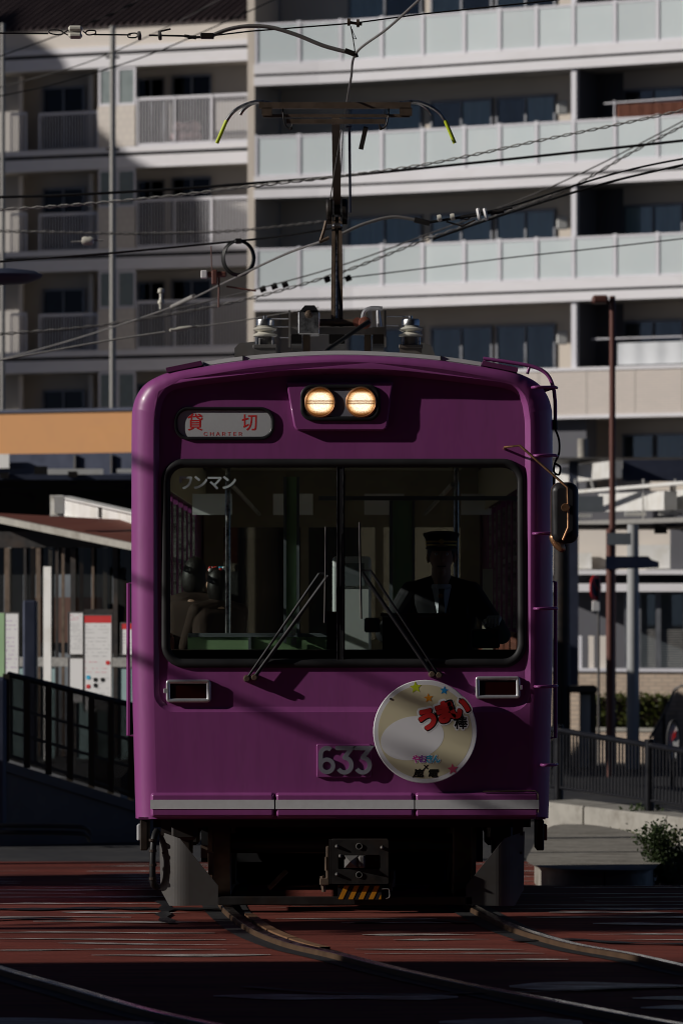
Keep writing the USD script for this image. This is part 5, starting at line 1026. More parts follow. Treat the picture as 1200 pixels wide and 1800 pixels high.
for sg, px0, py0, py1 in ((-1, 220.5, 1025, 1296), (1, 981, 1022, 1300)):
    x_ = tx(px0); xb_ = TC + sg * 1.21
    part(tram, 'door_handrail', MB().tube([(xb_, .42, tz(py0)), (x_, .42, tz(py0)), (x_, .42, tz(py1)), (xb_, .42, tz(py1))], .0105, 8), 'purple_paint', smooth=30)
# mirror on its copper coloured arm
mr = part(tram, 'mirror_arm', MB().tube([(tx(886), .075, tz(789)), (tx(886), -.10, tz(787)), (tx(912), -.13, tz(784)), (tx(995), -.18, tz(858)), (tx(996), -.18, tz(900)), (tx(996), -.18, tz(928)), (tx(987), -.17, tz(950))], .0075, 8), 'bronze', smooth=40)
part(mr, 'arm_foot', MB().cbox(tx(881), tx(892), .05, .10, tz(794), tz(780), .004), 'bronze')
MRR = rrect(tx(968), tx(1013), tz(954), tz(850), .05, 6)
part(mr, 'mirror_shell', MB().rings(MRR, [(0, -.10), (.004, -.12), (0, -.145), (-.012, -.16), (-.03, -.166)]).poly(Polygon(MRR).buffer(-.0299), -.166), 'black_paint', smooth=50)
part(mr, 'mirror_rim', MB().rings(MRR, [(.004, -.098), (.006, -.104), (.004, -.110), (-.004, -.098), (.004, -.098)]), 'bronze', smooth=50)
part(mr, 'mirror_glass', MB().poly(Polygon(MRR).buffer(-.004), -.099), 'chrome')
part(mr, 'mirror_clamp', MB().lathe((tx(991), -.19, tz(893)), [(0, -.012), (.022, -.012), (.024, 0), (.024, .02)], (0, 1, 0), 16).cbox(tx(992), tx(999), -.2, -.17, tz(897), tz(889), .004), 'bronze', smooth=40)
EL = affinity.rotate(affinity.scale(Point(tx(978), tz(955)).buffer(1), .028, .062), 38); EL = np.array(EL.exterior.coords)[:-1][::4][::-1]
part(mr, 'round_mirror', MB().rings(EL, [(0, -.10), (.003, -.115), (-.005, -.13), (-.02, -.137)]).poly(Polygon(EL).buffer(-.0199), -.137), 'bronze', smooth=50)

# running gear under the front
part(tram, 'underframe', MB().box(TC - .95, TC + .95, .25, LEN, .55, .79).box(TC - 1.1, TC + 1.1, .2, .3, .50, tz(1442)), 'black_metal')
part(tram, 'underframe', MB().box(TC - .9, TC + .9, 6.2, LEN - .5, -.42, .15).box(TC - .9, TC + .9, 3.4, LEN - .5, .151, .54), 'rubber', label='dark equipment boxes under the floor')
def deflector(sg):
    f = (lambda a_: TC + sg * abs(a_ - 601) * .0033)
    pts = [(279, 1463), (316, 1475), (383, 1558), (383, 1592), (297, 1594), (281, 1566)]
    pg = Polygon([(f(a_), tz(b_)) for a_, b_ in pts]); x0 = f(318)
    yf = lambda z: 0
    m = MB(); cuts = [270, 300, 306, 311, 316, 321, 326, 331, 390]
    def back(px): t = np.clip((331 - px) * .0033, 0, None); return np.where(t < .1, t * t / .2, t - .05) * .75
    for c0_, c1_ in zip(cuts[:-1], cuts[1:]):
        g = pg.intersection(sbox(min(f(c0_), f(c1_)), 0, max(f(c0_), f(c1_)), 9))
        q = MB().slab(g, .02, .035); q.move(lambda v: np.c_[v[:, 0], v[:, 1] + back(601 - np.abs(v[:, 0] - TC) / .0033), v[:, 2]]); m.add(*q.arrays())
    d_ = part(tram, 'track_guard', m, 'guard_grey', smooth=30)
    part(d_, 'bolt', MB().lathe((f(286), .10, tz(1501)), [(0, -.012), (.008, -.012), (.009, 0)], (0, 1, 0), 8), 'black_metal')
    part(d_, 'hanger', MB().bar((f(291), .10, tz(1440)), (f(291), .10, tz(1470)), .06, .02), 'black_metal')
deflector(-1); deflector(1)
part(tram, 'guard_bar', MB().cbox(tx(383), tx(830), .02, .05, tz(1592), tz(1577), .004), 'black_metal')
part(tram, 'guard_bar', MB().bar((tx(370), .12, tz(1500)), (tx(370), .12, tz(1540)), .03, .03).box(tx(352), tx(364), .10, .14, tz(1510), tz(1488)), 'brown_metal')
for sg in (-1, 1):
    if sg < 0:
        hs = part(tram, 'brake_hose', MB().tube(catmull([(TC + sg * 1.08, .12, tz(1462)), (TC + sg * 1.095, .08, tz(1478)), (TC + sg * 1.10, .06, tz(1510)), (TC + sg * 1.10, .07, tz(1545)), (TC + sg * 1.095, .10, tz(1558)), (TC + sg * 1.08, .16, tz(1562))], 6), .019, 10), 'rubber', smooth=60)
        for py in (1478, 1497, 1522, 1546): part(hs, 'hose_clip', MB().lathe((TC + sg * 1.099, .063, tz(py)), [(.021, -.008), (.023, -.006), (.023, .006), (.021, .008)], sides=12), 'black_metal')
    bx_ = part(tram, 'step_box', MB().cbox(TC + sg * 1.13, TC + sg * 1.175, .1, .5, tz(1497), tz(1443), .006), 'black_metal'); part(bx_, 'side_marker', MB().cbox(TC + sg * 1.176, TC + sg * 1.195, .16, .3, tz(1480), tz(1452), .004), 'fare_white' if sg < 0 else 'rust_roof')
    for yw in (1.3, 3.0):
        wc = np.array([TC + sg * .72, yw, .33 + .03]); w = part(tram, 'wheel', MB().lathe(wc - [.05 * sg, 0, 0], [(0, 0), (.12, 0), (.14, .02), (.27, .02), (.29, -.01 * sg), (.33, 0), (.33, .1), (.355, .105), (.35, .13), (0, .13)], (sg, 0, 0), 30), 'brown_metal', smooth=30)
        part(w, 'axle_box', MB().cbox(TC + sg * .9, TC + sg * 1.05, yw - .12, yw + .12, .28, .5, .02), 'black_metal')
    part(tram, 'bogie_frame', MB().cbox(TC + sg * .86, TC + sg * 1.02, .75, 3.5, .40, .54, .02), 'black_metal')
part(tram, 'brake_rod', MB().tube([(tx(470), .5, tz(1570)), (tx(502), .5, tz(1538))], .014, 8), 'brown_metal', smooth=60)
part(tram, 'axle', MB().tube([(TC - .7, 1.3, .36), (TC + .7, 1.3, .36)], .06, 12), 'black_metal', smooth=60)
# coupler
cz, cx = tz(1515), tx(628)
CP = Polygon(rrect(tx(582), tx(682), tz(1553), tz(1475), .008, 3)).difference(Polygon(rrect(tx(594), tx(668), tz(1527), tz(1502), .01, 3)))
for a_, b_ in ((592, 1487), (672, 1487), (592, 1536), (672, 1537)): CP = CP.difference(Polygon(circ(tx(a_), tz(b_), .007, 10))) if a_ > 600 else CP
for a_, b_ in ((631, 1487), (631, 1537)): CP = CP.difference(Polygon(circ(tx(a_), tz(b_), .014, 16)))
cp = part(tram, 'coupler', MB().slab(CP, -.10, .02).cbox(tx(590), tx(674), -.03, .3, tz(1546), tz(1483), .01).box(tx(578), tx(581.5), -.09, .05, tz(1553), tz(1476)), 'black_metal')
m = MB(); kx0, kx1, kz0, kz1 = tx(605), tx(641), tz(1525), tz(1503)
m.add([(kx0, -.1, kz0), (tx(629), -.1, kz0), (tx(629), -.1, kz1), (kx0, -.1, kz1), (tx(615), -.15, tz(1513))], [(0, 1, 4), (1, 2, 4), (2, 3, 4), (3, 0, 4)]).cbox(tx(629.3), kx1, -.12, -.04, kz0, kz1, .01).box(kx0, kx1, -.1, -.03, kz0, kz1)
part(cp, 'knuckle', m, 'grey_steel')
for a_, b_ in ((592, 1487), (592, 1536), (598, 1504), (671, 1489)): part(cp, 'bolt', MB().lathe((tx(a_), -.1, tz(b_)), [(0, -.018), (.006, -.016), (.010, -.006), (.011, 0)], (0, 1, 0), 10), 'grey_steel', smooth=50)
for b_ in (1487, 1537): part(cp, 'socket_ring', MB().lathe((tx(631), -.1, tz(b_)), [(.014, 0), (.015, -.006), (.018, -.006), (.02, 0)], (0, 1, 0), 18), 'grey_steel', smooth=50)
part(cp, 'side_fitting', MB().cbox(tx(573), tx(578), -.05, .05, tz(1545), tz(1488), .004).cbox(tx(562), tx(578), -.05, .02, tz(1556), tz(1544), .004).tube([(tx(566), -.03, tz(1540)), (tx(569), -.03, tz(1568))], .012, 8).tube([(tx(573), -.06, tz(1506)), (tx(573), -.06, tz(1530))], .008, 8), 'brown_metal')
part(cp, 'side_fitting', MB().cbox(tx(684), tx(694), -.03, .05, tz(1560), tz(1530), .006).tube([(tx(686), -.04, tz(1566)), (tx(690), -.04, tz(1545))], .01, 8), 'black_metal')
part(cp, 'side_fitting', MB().tube(catmull([(tx(671), -.1, tz(1562)), (tx(682), -.1, tz(1562)), (tx(684), -.1, tz(1566)), (tx(684), -.1, tz(1576)), (tx(678), -.1, tz(1579))], 4), .004, 6), 'grey_steel')
HZ = sbox(tx(593.5), tz(1581), tx(670), tz(1555.5))
wp = part(tram, 'warning_plate', MB().slab(HZ, -.075, -.06), 'black_paint')
for i in range(-1, 6):
    a_ = 593.5 + 17.8 * i; g = Polygon([(tx(a_), tz(1581)), (tx(a_ + 8.5), tz(1581)), (tx(a_ + 20.5), tz(1555.5)), (tx(a_ + 12), tz(1555.5))]).intersection(HZ.buffer(-.003))
    if not g.is_empty: part(wp, 'stripe', MB().slab(g, -.0765, -.0752), 'amber_paint')

# pantograph and roof gear
PD = 36.
pb_ = lambda px0, px1, py0, py1, d, t: pb(px0, px1, py0, py1, d, t)
base = part(tram, 'pantograph_base', MB().add(*pb(510, 678, 575, 587, PD, .08).arrays()), 'grey_steel')
part(base, 'rear_beam', pb(510, 678, 574, 588, PD + 1.2, .08), 'grey_steel')
for a_, b_ in ((512, 530), (578, 606), (655, 676)): part(base, 'cross_member', pb(a_, b_, 587.5, 604, PD + .02, 1.1), 'black_metal')
for a_, b_ in ((532, 545), (640, 652)): part(base, 'base_foot', pb(a_, b_, 588, 640, PD + .1, .1), 'brown_metal')
for px in (507, 675): part(base, 'upright', pb(px, px + 3.5, 545, 610, PD - .05, .03), 'grey_steel')
for a_, b_, py in ((470, 507, 560), (470, 507, 574), (492, 507, 593), (678.5, 720, 556), (678.5, 700, 572)): part(base, 'tie_rod', MB().tube([P(a_, py, PD), P(b_, py, PD)], .005, 6), 'chrome', smooth=60)
part(base, 'spring_box', MB().cbox(X(524, PD - .1), X(561.5, PD - .1), PD - 33.1, PD - 32.8, Z(587, PD - .1), Z(547, PD - .1), .006), 'steel'); part(base, 'box_hood', MB().slab(Polygon([(X(a_, PD), Z(b_, PD)) for a_, b_ in ((528, 547), (559, 547), (553, 538), (536, 538))]), PD - 33.12, PD - 32.85), 'black_paint')
part(base, 'box_bolt', MB().lathe(P(543, 552, PD - .12), [(0, -.03), (.016, -.026), (.026, -.012), (.026, .03)], (0, 1, 0), 14), 'brown_metal', smooth=40)
part(base, 'cross_tube', MB().tube([P(560, 567, PD + .1), P(640, 567, PD + .1)], .024, 12), 'brown_metal', smooth=60)
part(base, 'valve', MB().tube(catmull([P(640, 575, PD - .05), P(637, 558, PD - .05), P(641, 546, PD - .05), P(652, 541, PD - .05), P(668, 541, PD - .05)], 5), .012, 8).add(*pb(646, 654, 545, 575, PD - .04, .05).arrays()).add(*pb(650, 672, 538, 545, PD - .06, .06).arrays()).tube([P(664, 545, PD - .05), P(667, 574, PD - .05)], [.014, .02], 10), 'chrome', smooth=40)
part(base, 'valve', MB().lathe(P(628, 566, PD), [(0, -.03), (.03, -.03), (.03, .03), (0, .03)], (0, 1, 0), 16).lathe(P(641, 567, PD - .1), [(0, -.04), (.034, -.03), (.04, 0), (.03, .02)], (0, 1, 0), 16), 'rust_roof', smooth=40)
part(base, 'power_cable', MB().tube(catmull([P(648, 565, PD - .2), P(630, 577, PD - .25), P(605, 594, PD - .3), P(580, 611, PD - .35), P(570, 620, PD - .4)], 5), [*np.linspace(.017, .012, 21)], 8), 'cable_black', smooth=60)
for px in (465.5, 721.5):
    for dy in (0, 1.1):
        o = P(px, 622, PD + dy); k = .0036
        ins = part(tram, 'insulator', MB().lathe(o + [0, 0, 30 * k], [(.035, 0), (.075, .006), (.078, .014), (.045, .03), (.045, .036), (.072, .044), (.076, .052), (.05, .066), (.0, .068)], sides=24), 'porcelain', smooth=50)
        part(ins, 'cap', MB().lathe(o + [0, 0, 30 * k + .066], [(.05, 0), (.056, .006), (.056, .04), (.05, .048), (.012, .05), (.012, .068), (0, .07)], sides=20), 'steel', smooth=40)
        part(ins, 'foot', MB().cbox(o[0] - .075, o[0] + .075, o[1] - .06, o[1] + .06, o[2] + .035, o[2] + .058, .004).box(o[0] - .07, o[0] + .07, o[1] - .05, o[1] + .05, o[2] - .08, o[2] + .034).lathe(o + [0, 0, .058], [(.045, 0), (.042, .05)], sides=16), 'grey_steel')
        for sx in (-1, 1): part(ins, 'bolt', MB().tube([o + [sx * .05, -.045, .055], o + [sx * .05, -.045, .105]], .011, 8), 'steel')
part(tram, 'roof_hatch', MB().slab(Polygon([(X(a_, 36.8), Z(b_, 36.8)) for a_, b_ in ((412, 660), (412, 612), (420, 603), (448, 600), (448, 660))]), 3.8, 4.6), 'grey_steel'); part(tram, 'roof_hatch', MB().slab(Polygon([(X(a_, 36.8), Z(b_, 36.8)) for a_, b_ in ((764, 660), (764, 622), (756, 606), (735, 600), (735, 660))]), 3.8, 4.6), 'grey_steel')
# arms
K = P(592, 370, 37.2); Bp = P(592, 566, PD + .15); H = P(590, 212, 36.1)
la = part(tram, 'lower_arm', MB().bar(Bp + [-.027, 0, 0], K + [-.022, 0, -.05], .022, .07, (0, 1, 0)).bar(Bp + [.027, 0, 0], K + [.022, 0, -.05], .022, .07, (0, 1, 0)).bar(Bp + [0, .03, 0], K + [0, .03, -.05], .03, .03, (0, 1, 0)), 'brown_metal')
part(la, 'tension_rod', MB().tube([Bp + [-.002, -.06, .02], K + [-.002, -.06, -.08]], .008, 8), 'steel', smooth=60)
kn = part(tram, 'knuckle', MB().lathe(K + [-.07, 0, .01], [(0, 0), (.06, 0), (.07, .01), (.07, .03), (.04, .032), (.04, .105), (.07, .107), (.07, .13), (.06, .14), (0, .14)], (1, 0, 0), 20).add(*pb(574, 610, 350, 394, 37.2, .06).arrays()), 'black_metal', smooth=35)
part(kn, 'knuckle_strap', MB().add(*pb(583, 602, 377, 381, 37.1, .01).arrays()).add(*pb(584, 587, 345, 392, 37.1, .012).arrays()).add(*pb(598, 601, 345, 392, 37.1, .012).arrays()).cbox(X(584, 37), X(601, 37), 3.98, 4.05, Z(400, 37), Z(392, 37), .01), 'steel')
ua = part(tram, 'upper_arm', MB().bar(K + [0, -.03, .06], H, .052, .05, (0, 1, 0)), 'brown_metal')
part(ua, 'guide_rod', MB().tube([P(614, 222, 36.2), P(615.5, 372, 37.1)], .0085, 8).lathe(P(613, 224, 36.2), [(0, 0), (.02, 0), (.02, .012), (0, .014)], sides=12), 'navy_steel', smooth=40); part(ua, 'cord', MB().tube([P(600, 225, 36.1), P(580, 350, 37.1)], .004, 6), 'cable_grey')
HD = 36.0
hb_ = part(tram, 'pantograph_head', MB().bar(P(503, 213, HD), P(677, 213, HD), .035, .03).bar(P(462, 203, HD), P(720, 203, HD), .02, .02).bar(P(460, 196, HD), P(478, 196, HD), .05, .05).bar(P(702, 196, HD), P(724, 196, HD), .05, .05), 'brown_metal')
part(hb_, 'contact_strip', MB().bar(P(455, 185, HD), P(722, 185, HD), .05, .04).bar(P(455, 185, HD + .35), P(722, 185, HD + .35), .05, .04), 'brown_metal')
for sg in (-1, 1):
    f = lambda a_: 590 + sg * a_
    part(hb_, 'horn', MB().tube(catmull([P(f(112), 181, HD), P(f(140), 178, HD), P(f(165), 186, HD), P(f(182), 198, HD), P(f(193), 214, HD)], 6), .011, 8), 'steel', smooth=60)
    part(hb_, 'horn_tip', MB().tube([P(f(192), 211, HD), P(f(209), 251, HD)], .0125, 10), 'yellow_green', smooth=60)
    part(hb_, 'horn', MB().tube(catmull([P(f(112), 180, HD + .35), P(f(142), 180, HD + .35), P(f(160), 190, HD + .35), P(f(168), 201, HD + .35)], 6), .011, 8), 'steel', smooth=60)
    part(hb_, 'spring_link', MB().tube(catmull([P(f(93), 190, HD), P(f(92), 205, HD - .02), P(f(88), 220, HD - .02), P(f(80), 226, HD - .02), P(f(76), 218, HD - .02)], 5), .0055, 6).lathe(P(f(79), 225, HD - .03), [(0, -.01), (.011, -.008), (.011, .01)], (0, 1, 0), 10), 'black_metal', smooth=60)
part(hb_, 'stop_plate', MB().bar(P(643, 222, HD), P(634, 262, HD), .03, .008, (0, 1, 0)), 'black_metal')

# round headboard hung on the front
hbd = thing('headboard', 'round white promotional headboard with red Japanese lettering and coloured stars hung on the tram front', 'sign', (tx(746.5), -.1, tz(1286)))
C0, RB = (tx(746.5), tz(1286)), .299
part(hbd, 'disc', MB().rings(circ(*C0, RB, 72), [(0, -.062), (.001, -.069), (0, -.075), (-.003, -.077)], cap0=True).poly(Polygon(circ(*C0, RB - .003, 72)), -.077), 'disc_white', smooth=40)
for a_ in (-.2, .2): part(hbd, 'screw', MB().lathe((C0[0] + a_, -.0775, C0[1] + .19), [(0, -.004), (.006, -.003), (.007, 0)], (0, 1, 0), 10), 'steel')
part(hbd, 'hook', MB().cbox(C0[0] - .05, C0[0] - .02, -.067, .02, C0[1] + .1, C0[1] + .14, .004).cbox(C0[0] + .05, C0[0] + .02, -.067, .02, C0[1] + .1, C0[1] + .14, .004), 'black_metal')
ink = lambda pg, mt, lv=1, name='print': part(hbd, name, MB().slab(pg, -.077 - .0003 * lv, -.07705 - .0003 * (lv - 1)), mt)
dpt = lambda a_, b_: (tx(540 + a_ * 320 / 1200), tz(1180 + b_ * 320 / 1200))
disc = Polygon(circ(*C0, .272, 72))
ink(disc, 'disc_beige')
ink(affinity.rotate(affinity.scale(Point(*dpt(690, 440)).buffer(1, 24), .185, .125), 12).intersection(disc), 'disc_white', 2, 'colour_field')
ring_ = Polygon(circ(*C0, .296, 72))
def star(c, r, rot):
    t = np.arange(10) * math.pi / 5 + rot + math.pi / 2; rr = np.where(np.arange(10) % 2 == 0, r, r * .45)
    return Polygon(np.c_[c[0] + rr * np.cos(t), c[1] + rr * np.sin(t)])
for a_, b_, r_, mt, ro in ((712, 106, .036, 'ink_lime', .1), (900, 126, .026, 'ink_blue', -.1), (797, 176, .028, 'ink_orange', .1), (956, 644, .033, 'ink_pink', .1)): ink(star(dpt(a_, b_), r_, ro), mt, 3.5, 'star')
def gpoly(ch, x0, z0, h, grow=0, rot=0, c=None, wx_=1.):
    pg = [Polygon(list(zip(q[0][0::2], q[0][1::2])), [list(zip(i_[0::2], i_[1::2])) for i_ in q[1:]]).buffer(0) for q in GLY[ch]]
    g = affinity.affine_transform(unary_union(pg), [h / 500 * wx_, 0, 0, h / 500, x0, z0]).buffer(grow); return affinity.rotate(g, rot, origin=c) if rot else g
for ch, (a_, b_) in zip('うまい', ((722, 372), (835, 325), (925, 300))):
    o = dpt(a_, b_); cc = (o[0] + .05, o[1] + .04)
    g = lambda gr: gpoly(ch, *o, .128, gr, 18, cc)
    ink(g(.016), 'ink_white', 4, 'lettering_edge'); ink(affinity.translate(g(.007), .0025, -.0025), 'ink_black', 5, 'lettering_edge'); ink(g(.0025), 'ink_red', 6, 'lettering')
o = dpt(966, 372); ink(gpoly('棒', *o, .078, .008), 'ink_white', 4, 'lettering_edge'); ink(gpoly('棒', *o, .078, .001), 'ink_black', 5, 'lettering')
for i, (ch, mt) in enumerate(zip('やおきん', ('ink_magenta', 'ink_purple', 'ink_cyan', 'ink_cyan'))):
    o = dpt(688 + 44 * i, 597); ink(gpoly(ch, *o, .048, .004), 'ink_white', 4, 'lettering_edge'); ink(gpoly(ch, *o, .048, .0005), mt, 5, 'lettering')
c_ = dpt(780, 630); ink(unary_union([LineString([(c_[0] - .010, c_[1] - .010), (c_[0] + .010, c_[1] + .010)]).buffer(.003), LineString([(c_[0] - .010, c_[1] + .010), (c_[0] + .010, c_[1] - .010)]).buffer(.003)]), 'ink_black', 4, 'lettering')
for ch, a_ in (('嵐', 690), ('電', 785)):
    o = dpt(a_, 693); ink(affinity.skew(gpoly(ch, *o, .052, .0008, wx_=1.25), 14, origin=o), 'ink_black', 4, 'lettering')
# ================================================================== people in the tram
MF = manifold3d.Manifold
def sph(c, r, n=14): return MF.sphere(r, n).translate(tuple(map(float, c)))
def bone(a, ra, b, rb_): return MF.batch_hull([sph(a, ra), sph(b, rb_)])
def ell(c, r, n=18): return MF.sphere(1., n).scale(tuple(r)).translate(tuple(map(float, c)))
def skin_of(ms, ln=.02, it=8):
    m = MF.batch_boolean(ms, manifold3d.OpType.Add).refine_to_length(ln); q = m.to_mesh(); t = trimesh.Trimesh(q.vert_properties[:, :3], q.tri_verts, process=True)
    trimesh.smoothing.filter_taubin(t, lamb=.5, nu=.52, iterations=it); return t
def hand(w, d, side, curl=.9):
    """Palm, four unequal bent fingers and a thumb, from the wrist w along d, closing downwards."""
    w, d = np.asarray(w, float), np.asarray(d, float); d = d / np.linalg.norm(d); s_ = np.cross(d, [0, 0, 1.]); s_ /= np.linalg.norm(s_); s_ = s_ * side; dn = np.cross(d, s_); dn = dn if dn[2] < 0 else -dn
    out = [MF.batch_hull([sph(w, .026), sph(w + d * .075 + s_ * .03, .016), sph(w + d * .08 - s_ * .03, .016), sph(w + d * .03 + s_ * .03, .018)])]
    for i, L in enumerate((.068, .076, .070, .055)):
        o = w + d * .08 + s_ * (.031 - .0205 * i); a = o + (d * math.cos(curl * .5) + dn * math.sin(curl * .5)) * L * .45; b = a + (d * math.cos(curl * 1.5) + dn * math.sin(curl * 1.5)) * L * .32; c = b + (d * math.cos(curl * 2.3) + dn * math.sin(curl * 2.3)) * L * .26
        out += [bone(o - d * .02, .0105, a, .0095), bone(a, .0095, b, .0088), bone(b, .0088, c, .008)]
    o = w + d * .03 + s_ * .034; a = o + (d * .6 + s_ * .7 + dn * .3) * .035; b = a + (d * .9 + dn * .6 - s_ * .1) * .028; out += [bone(o - s_ * .01, .014, a, .0115), bone(a, .0115, b, .0095)]
    return out
def seated(label, loc, fwd, scale, skin, top, legs, hair, hands_to, glove=None, cap=False, hat=None, long_hair=False):
    """A seated figure: loc is the seat point under the hips, fwd the direction it faces."""
    t = thing('person', label, 'person', loc); loc = np.asarray(loc, float); f = np.array([*fwd, 0.]); f /= np.linalg.norm(f); r = np.cross(f, [0, 0, 1.]); u = np.array([0, 0, 1.])
    W = lambda a, b, c: loc + scale * (r * a + f * b + u * c)
    S_ = scale; hd = W(0, .035, .80); sh = [W(-.18, 0, .585), W(.18, 0, .585)]; hip = [W(-.095, 0, .09), W(.095, 0, .09)]; kn = [W(-.12, .44, .10), W(.12, .44, .10)]; ft = [W(-.12, .42, -.36), W(.12, .42, -.36)]; el_ = []
    wr = [np.asarray(h, float) for h in hands_to]
    for i in (0, 1):
        mid = (sh[i] + wr[i]) / 2; L = .56 * S_; dd = np.linalg.norm(wr[i] - sh[i]); drop = math.sqrt(max((L / 2) ** 2 - (dd / 2) ** 2, .0004)); el_.append(mid + (-u * .8 + r * (.5 if i else -.5) - f * .2) * drop)
    head = [ell(hd + u * .015 * S_, (.076 * S_, .094 * S_ if abs(f[1]) > .5 else .076 * S_, .112 * S_)), ell(hd + f * .022 * S_ - u * .05 * S_, (.056 * S_, .062 * S_, .062 * S_)), bone(W(0, -.01, .60), .064 * S_, W(0, .015, .73), .056 * S_), bone(W(0, -.015, .655), .045 * S_, W(.1, -.005, .615), .04 * S_), bone(W(0, -.015, .655), .045 * S_, W(-.1, -.005, .615), .04 * S_),
            bone(hd + f * .088 * S_ + u * .012 * S_, .009 * S_, hd + f * .106 * S_ - u * .024 * S_, .0155 * S_), ell(hd + f * .072 * S_ - u * .098 * S_, (.026 * S_,) * 3)]
    for sg in (-1, 1): head += [ell(hd + r * sg * .078 * S_ - f * .005 * S_ - u * .01 * S_, (.012 * S_, .02 * S_, .032 * S_)), bone(hd + f * .082 * S_ + r * sg * .018 * S_ + u * .032 * S_, .010 * S_, hd + f * .070 * S_ + r * sg * .05 * S_ + u * .03 * S_, .010 * S_)]
    core = [MF.batch_hull([sph(W(-.11, 0, .5), .085 * S_), sph(W(.11, 0, .5), .085 * S_), sph(W(-.09, 0, .12), .085 * S_), sph(W(.09, 0, .12), .085 * S_)])]
    lim = [bone(W(-.1, 0, .57), .05 * S_, sh[0], .05 * S_), bone(W(.1, 0, .57), .05 * S_, sh[1], .05 * S_)]
    for i in (0, 1):
        lim += [bone(sh[i], .05 * S_, el_[i], .04 * S_), bone(el_[i], .039 * S_, wr[i], .026 * S_), bone(hip[i], .08 * S_, kn[i], .058 * S_), bone(kn[i], .056 * S_, ft[i], .04 * S_), bone(ft[i], .04 * S_, ft[i] + f * .15 * S_ - u * .03 * S_, .032 * S_)]
    hs = []
    for i in (0, 1):
        d_ = wr[i] - el_[i]; d_[2] *= .4; hs += hand(wr[i], d_, (1, -1)[i])
    part(t, 'body', MB().tm(skin_of(head + core + lim + ([] if glove else hs), .012, 6)), skin, smooth=True)
    if glove: part(t, 'gloves', MB().tm(skin_of(hs, .006, 4)), glove, smooth=True)
    part(t, 'jacket', MB().tm(skin_of([bone(W(0, -.02, .645), .055 * S_, sh[0], .06 * S_), bone(W(0, -.02, .645), .055 * S_, sh[1], .06 * S_), MF.batch_hull([sph(W(-.115, -.01, .53), .098 * S_), sph(W(.115, -.01, .53), .098 * S_), sph(W(-.1, 0, .10), .105 * S_), sph(W(.1, 0, .10), .105 * S_)])] + [bone(W(-.1, 0, .53), .064 * S_, sh[0], .066 * S_), bone(W(.1, 0, .53), .064 * S_, sh[1], .066 * S_)] + [bone(sh[i], .066 * S_, el_[i], .054 * S_) for i in (0, 1)] + [bone(el_[i], .054 * S_, el_[i] + (wr[i] - el_[i]) * .93, .038 * S_) for i in (0, 1)], .02, 6)), top, smooth=True)
    part(t, 'trousers', MB().tm(skin_of([bone(hip[i], .096 * S_, kn[i], .072 * S_) for i in (0, 1)] + [bone(kn[i], .07 * S_, ft[i] + u * .02, .054 * S_) for i in (0, 1)], .025, 6)), legs, smooth=True)
    part(t, 'shoes', MB().tm(skin_of([bone(ft[i] - u * .02, .048 * S_, ft[i] + f * .16 * S_ - u * .035 * S_, .04 * S_) for i in (0, 1)], .02, 4)), 'black_paint', smooth=True)
    hr = ell(hd + u * .03 * S_ - f * .012 * S_, (.085 * S_, .1 * S_ if abs(f[1]) > .5 else .09 * S_, .11 * S_)) - MF.cube((.4, .4, .4), True).rotate((0, 0, math.degrees(math.atan2(f[1], f[0])))).translate(tuple(map(float, hd + f * (.2 + .055) * S_ - u * .16 * S_)))
    if not long_hair: hr = hr - MF.cube((.5, .5, .2), True).translate(tuple(map(float, hd - u * .155 * S_)))
    else: hr = hr + ell(hd - f * .04 * S_ - u * .03 * S_, (.092 * S_, .085 * S_, .15 * S_))
    part(t, 'hair', MB().mani(hr), hair, smooth=40)
    for sg in (-1, 1):
        o = hd + f * .082 * S_ + r * sg * .031 * S_ + u * .012 * S_
        part(t, 'eye', MB().tm(trimesh.creation.icosphere(2, .0095 * S_).apply_translation(o)), 'ink_white', smooth=True); part(t, 'pupil', MB().tm(trimesh.creation.icosphere(1, .005 * S_).apply_translation(o + f * .006 * S_)), 'ink_black', smooth=True)
    part(t, 'mouth', MB().tube([hd + f * .088 * S_ - u * .062 * S_ + r * a_ * .024 * S_ - f * abs(a_) * .008 * S_ for a_ in (-1, -.5, 0, .5, 1)], .0045 * S_, 6), 'coat_brown', smooth=True)
    return t, hd, W, f, r
sx = X(775, 34)
drv, hd, W, f, r = seated('person driving the tram in a dark uniform, peaked cap with gold bands and white gloves', (sx, .98, 1.29), (0, -1), 1.0, 'skin', 'suit_black', 'suit_black', 'hair_black', ((X(872, 33.7), .70, Z(1091, 33.7)), (X(690, 33.7), .66, Z(1090, 33.7))), 'glove_white')
u = np.array([0, 0, 1.])
cp_ = part(drv, 'cap', MB().lathe(hd + u * .055 + [0, .01, 0], [(.088, 0), (.091, .03), (.094, .045), (.110, .070), (.106, .083), (.06, .094), (0, .096)], sides=28), 'suit_black', smooth=50)
part(cp_, 'cap_bands', MB().lathe(hd + u * .055 + [0, .01, 0], [(.0905, .006), (.093, .008), (.093, .014), (.0905, .016)], sides=28).lathe(hd + u * .055 + [0, .01, 0], [(.0925, .026), (.095, .028), (.096, .034), (.0935, .036)], sides=28), 'gold_cord', smooth=50)
th = np.linspace(-1.15, 1.15, 13); c0 = hd + u * .057 + [0, .01, 0]; i_ = np.array([c0 + [.09 * math.sin(a_), -.09 * math.cos(a_), 0] for a_ in th]); o_ = np.array([c0 + [.105 * math.sin(a_), -.09 * math.cos(a_) - .05 * math.cos(a_ * 1.2), -.022 * math.cos(a_)] for a_ in th])
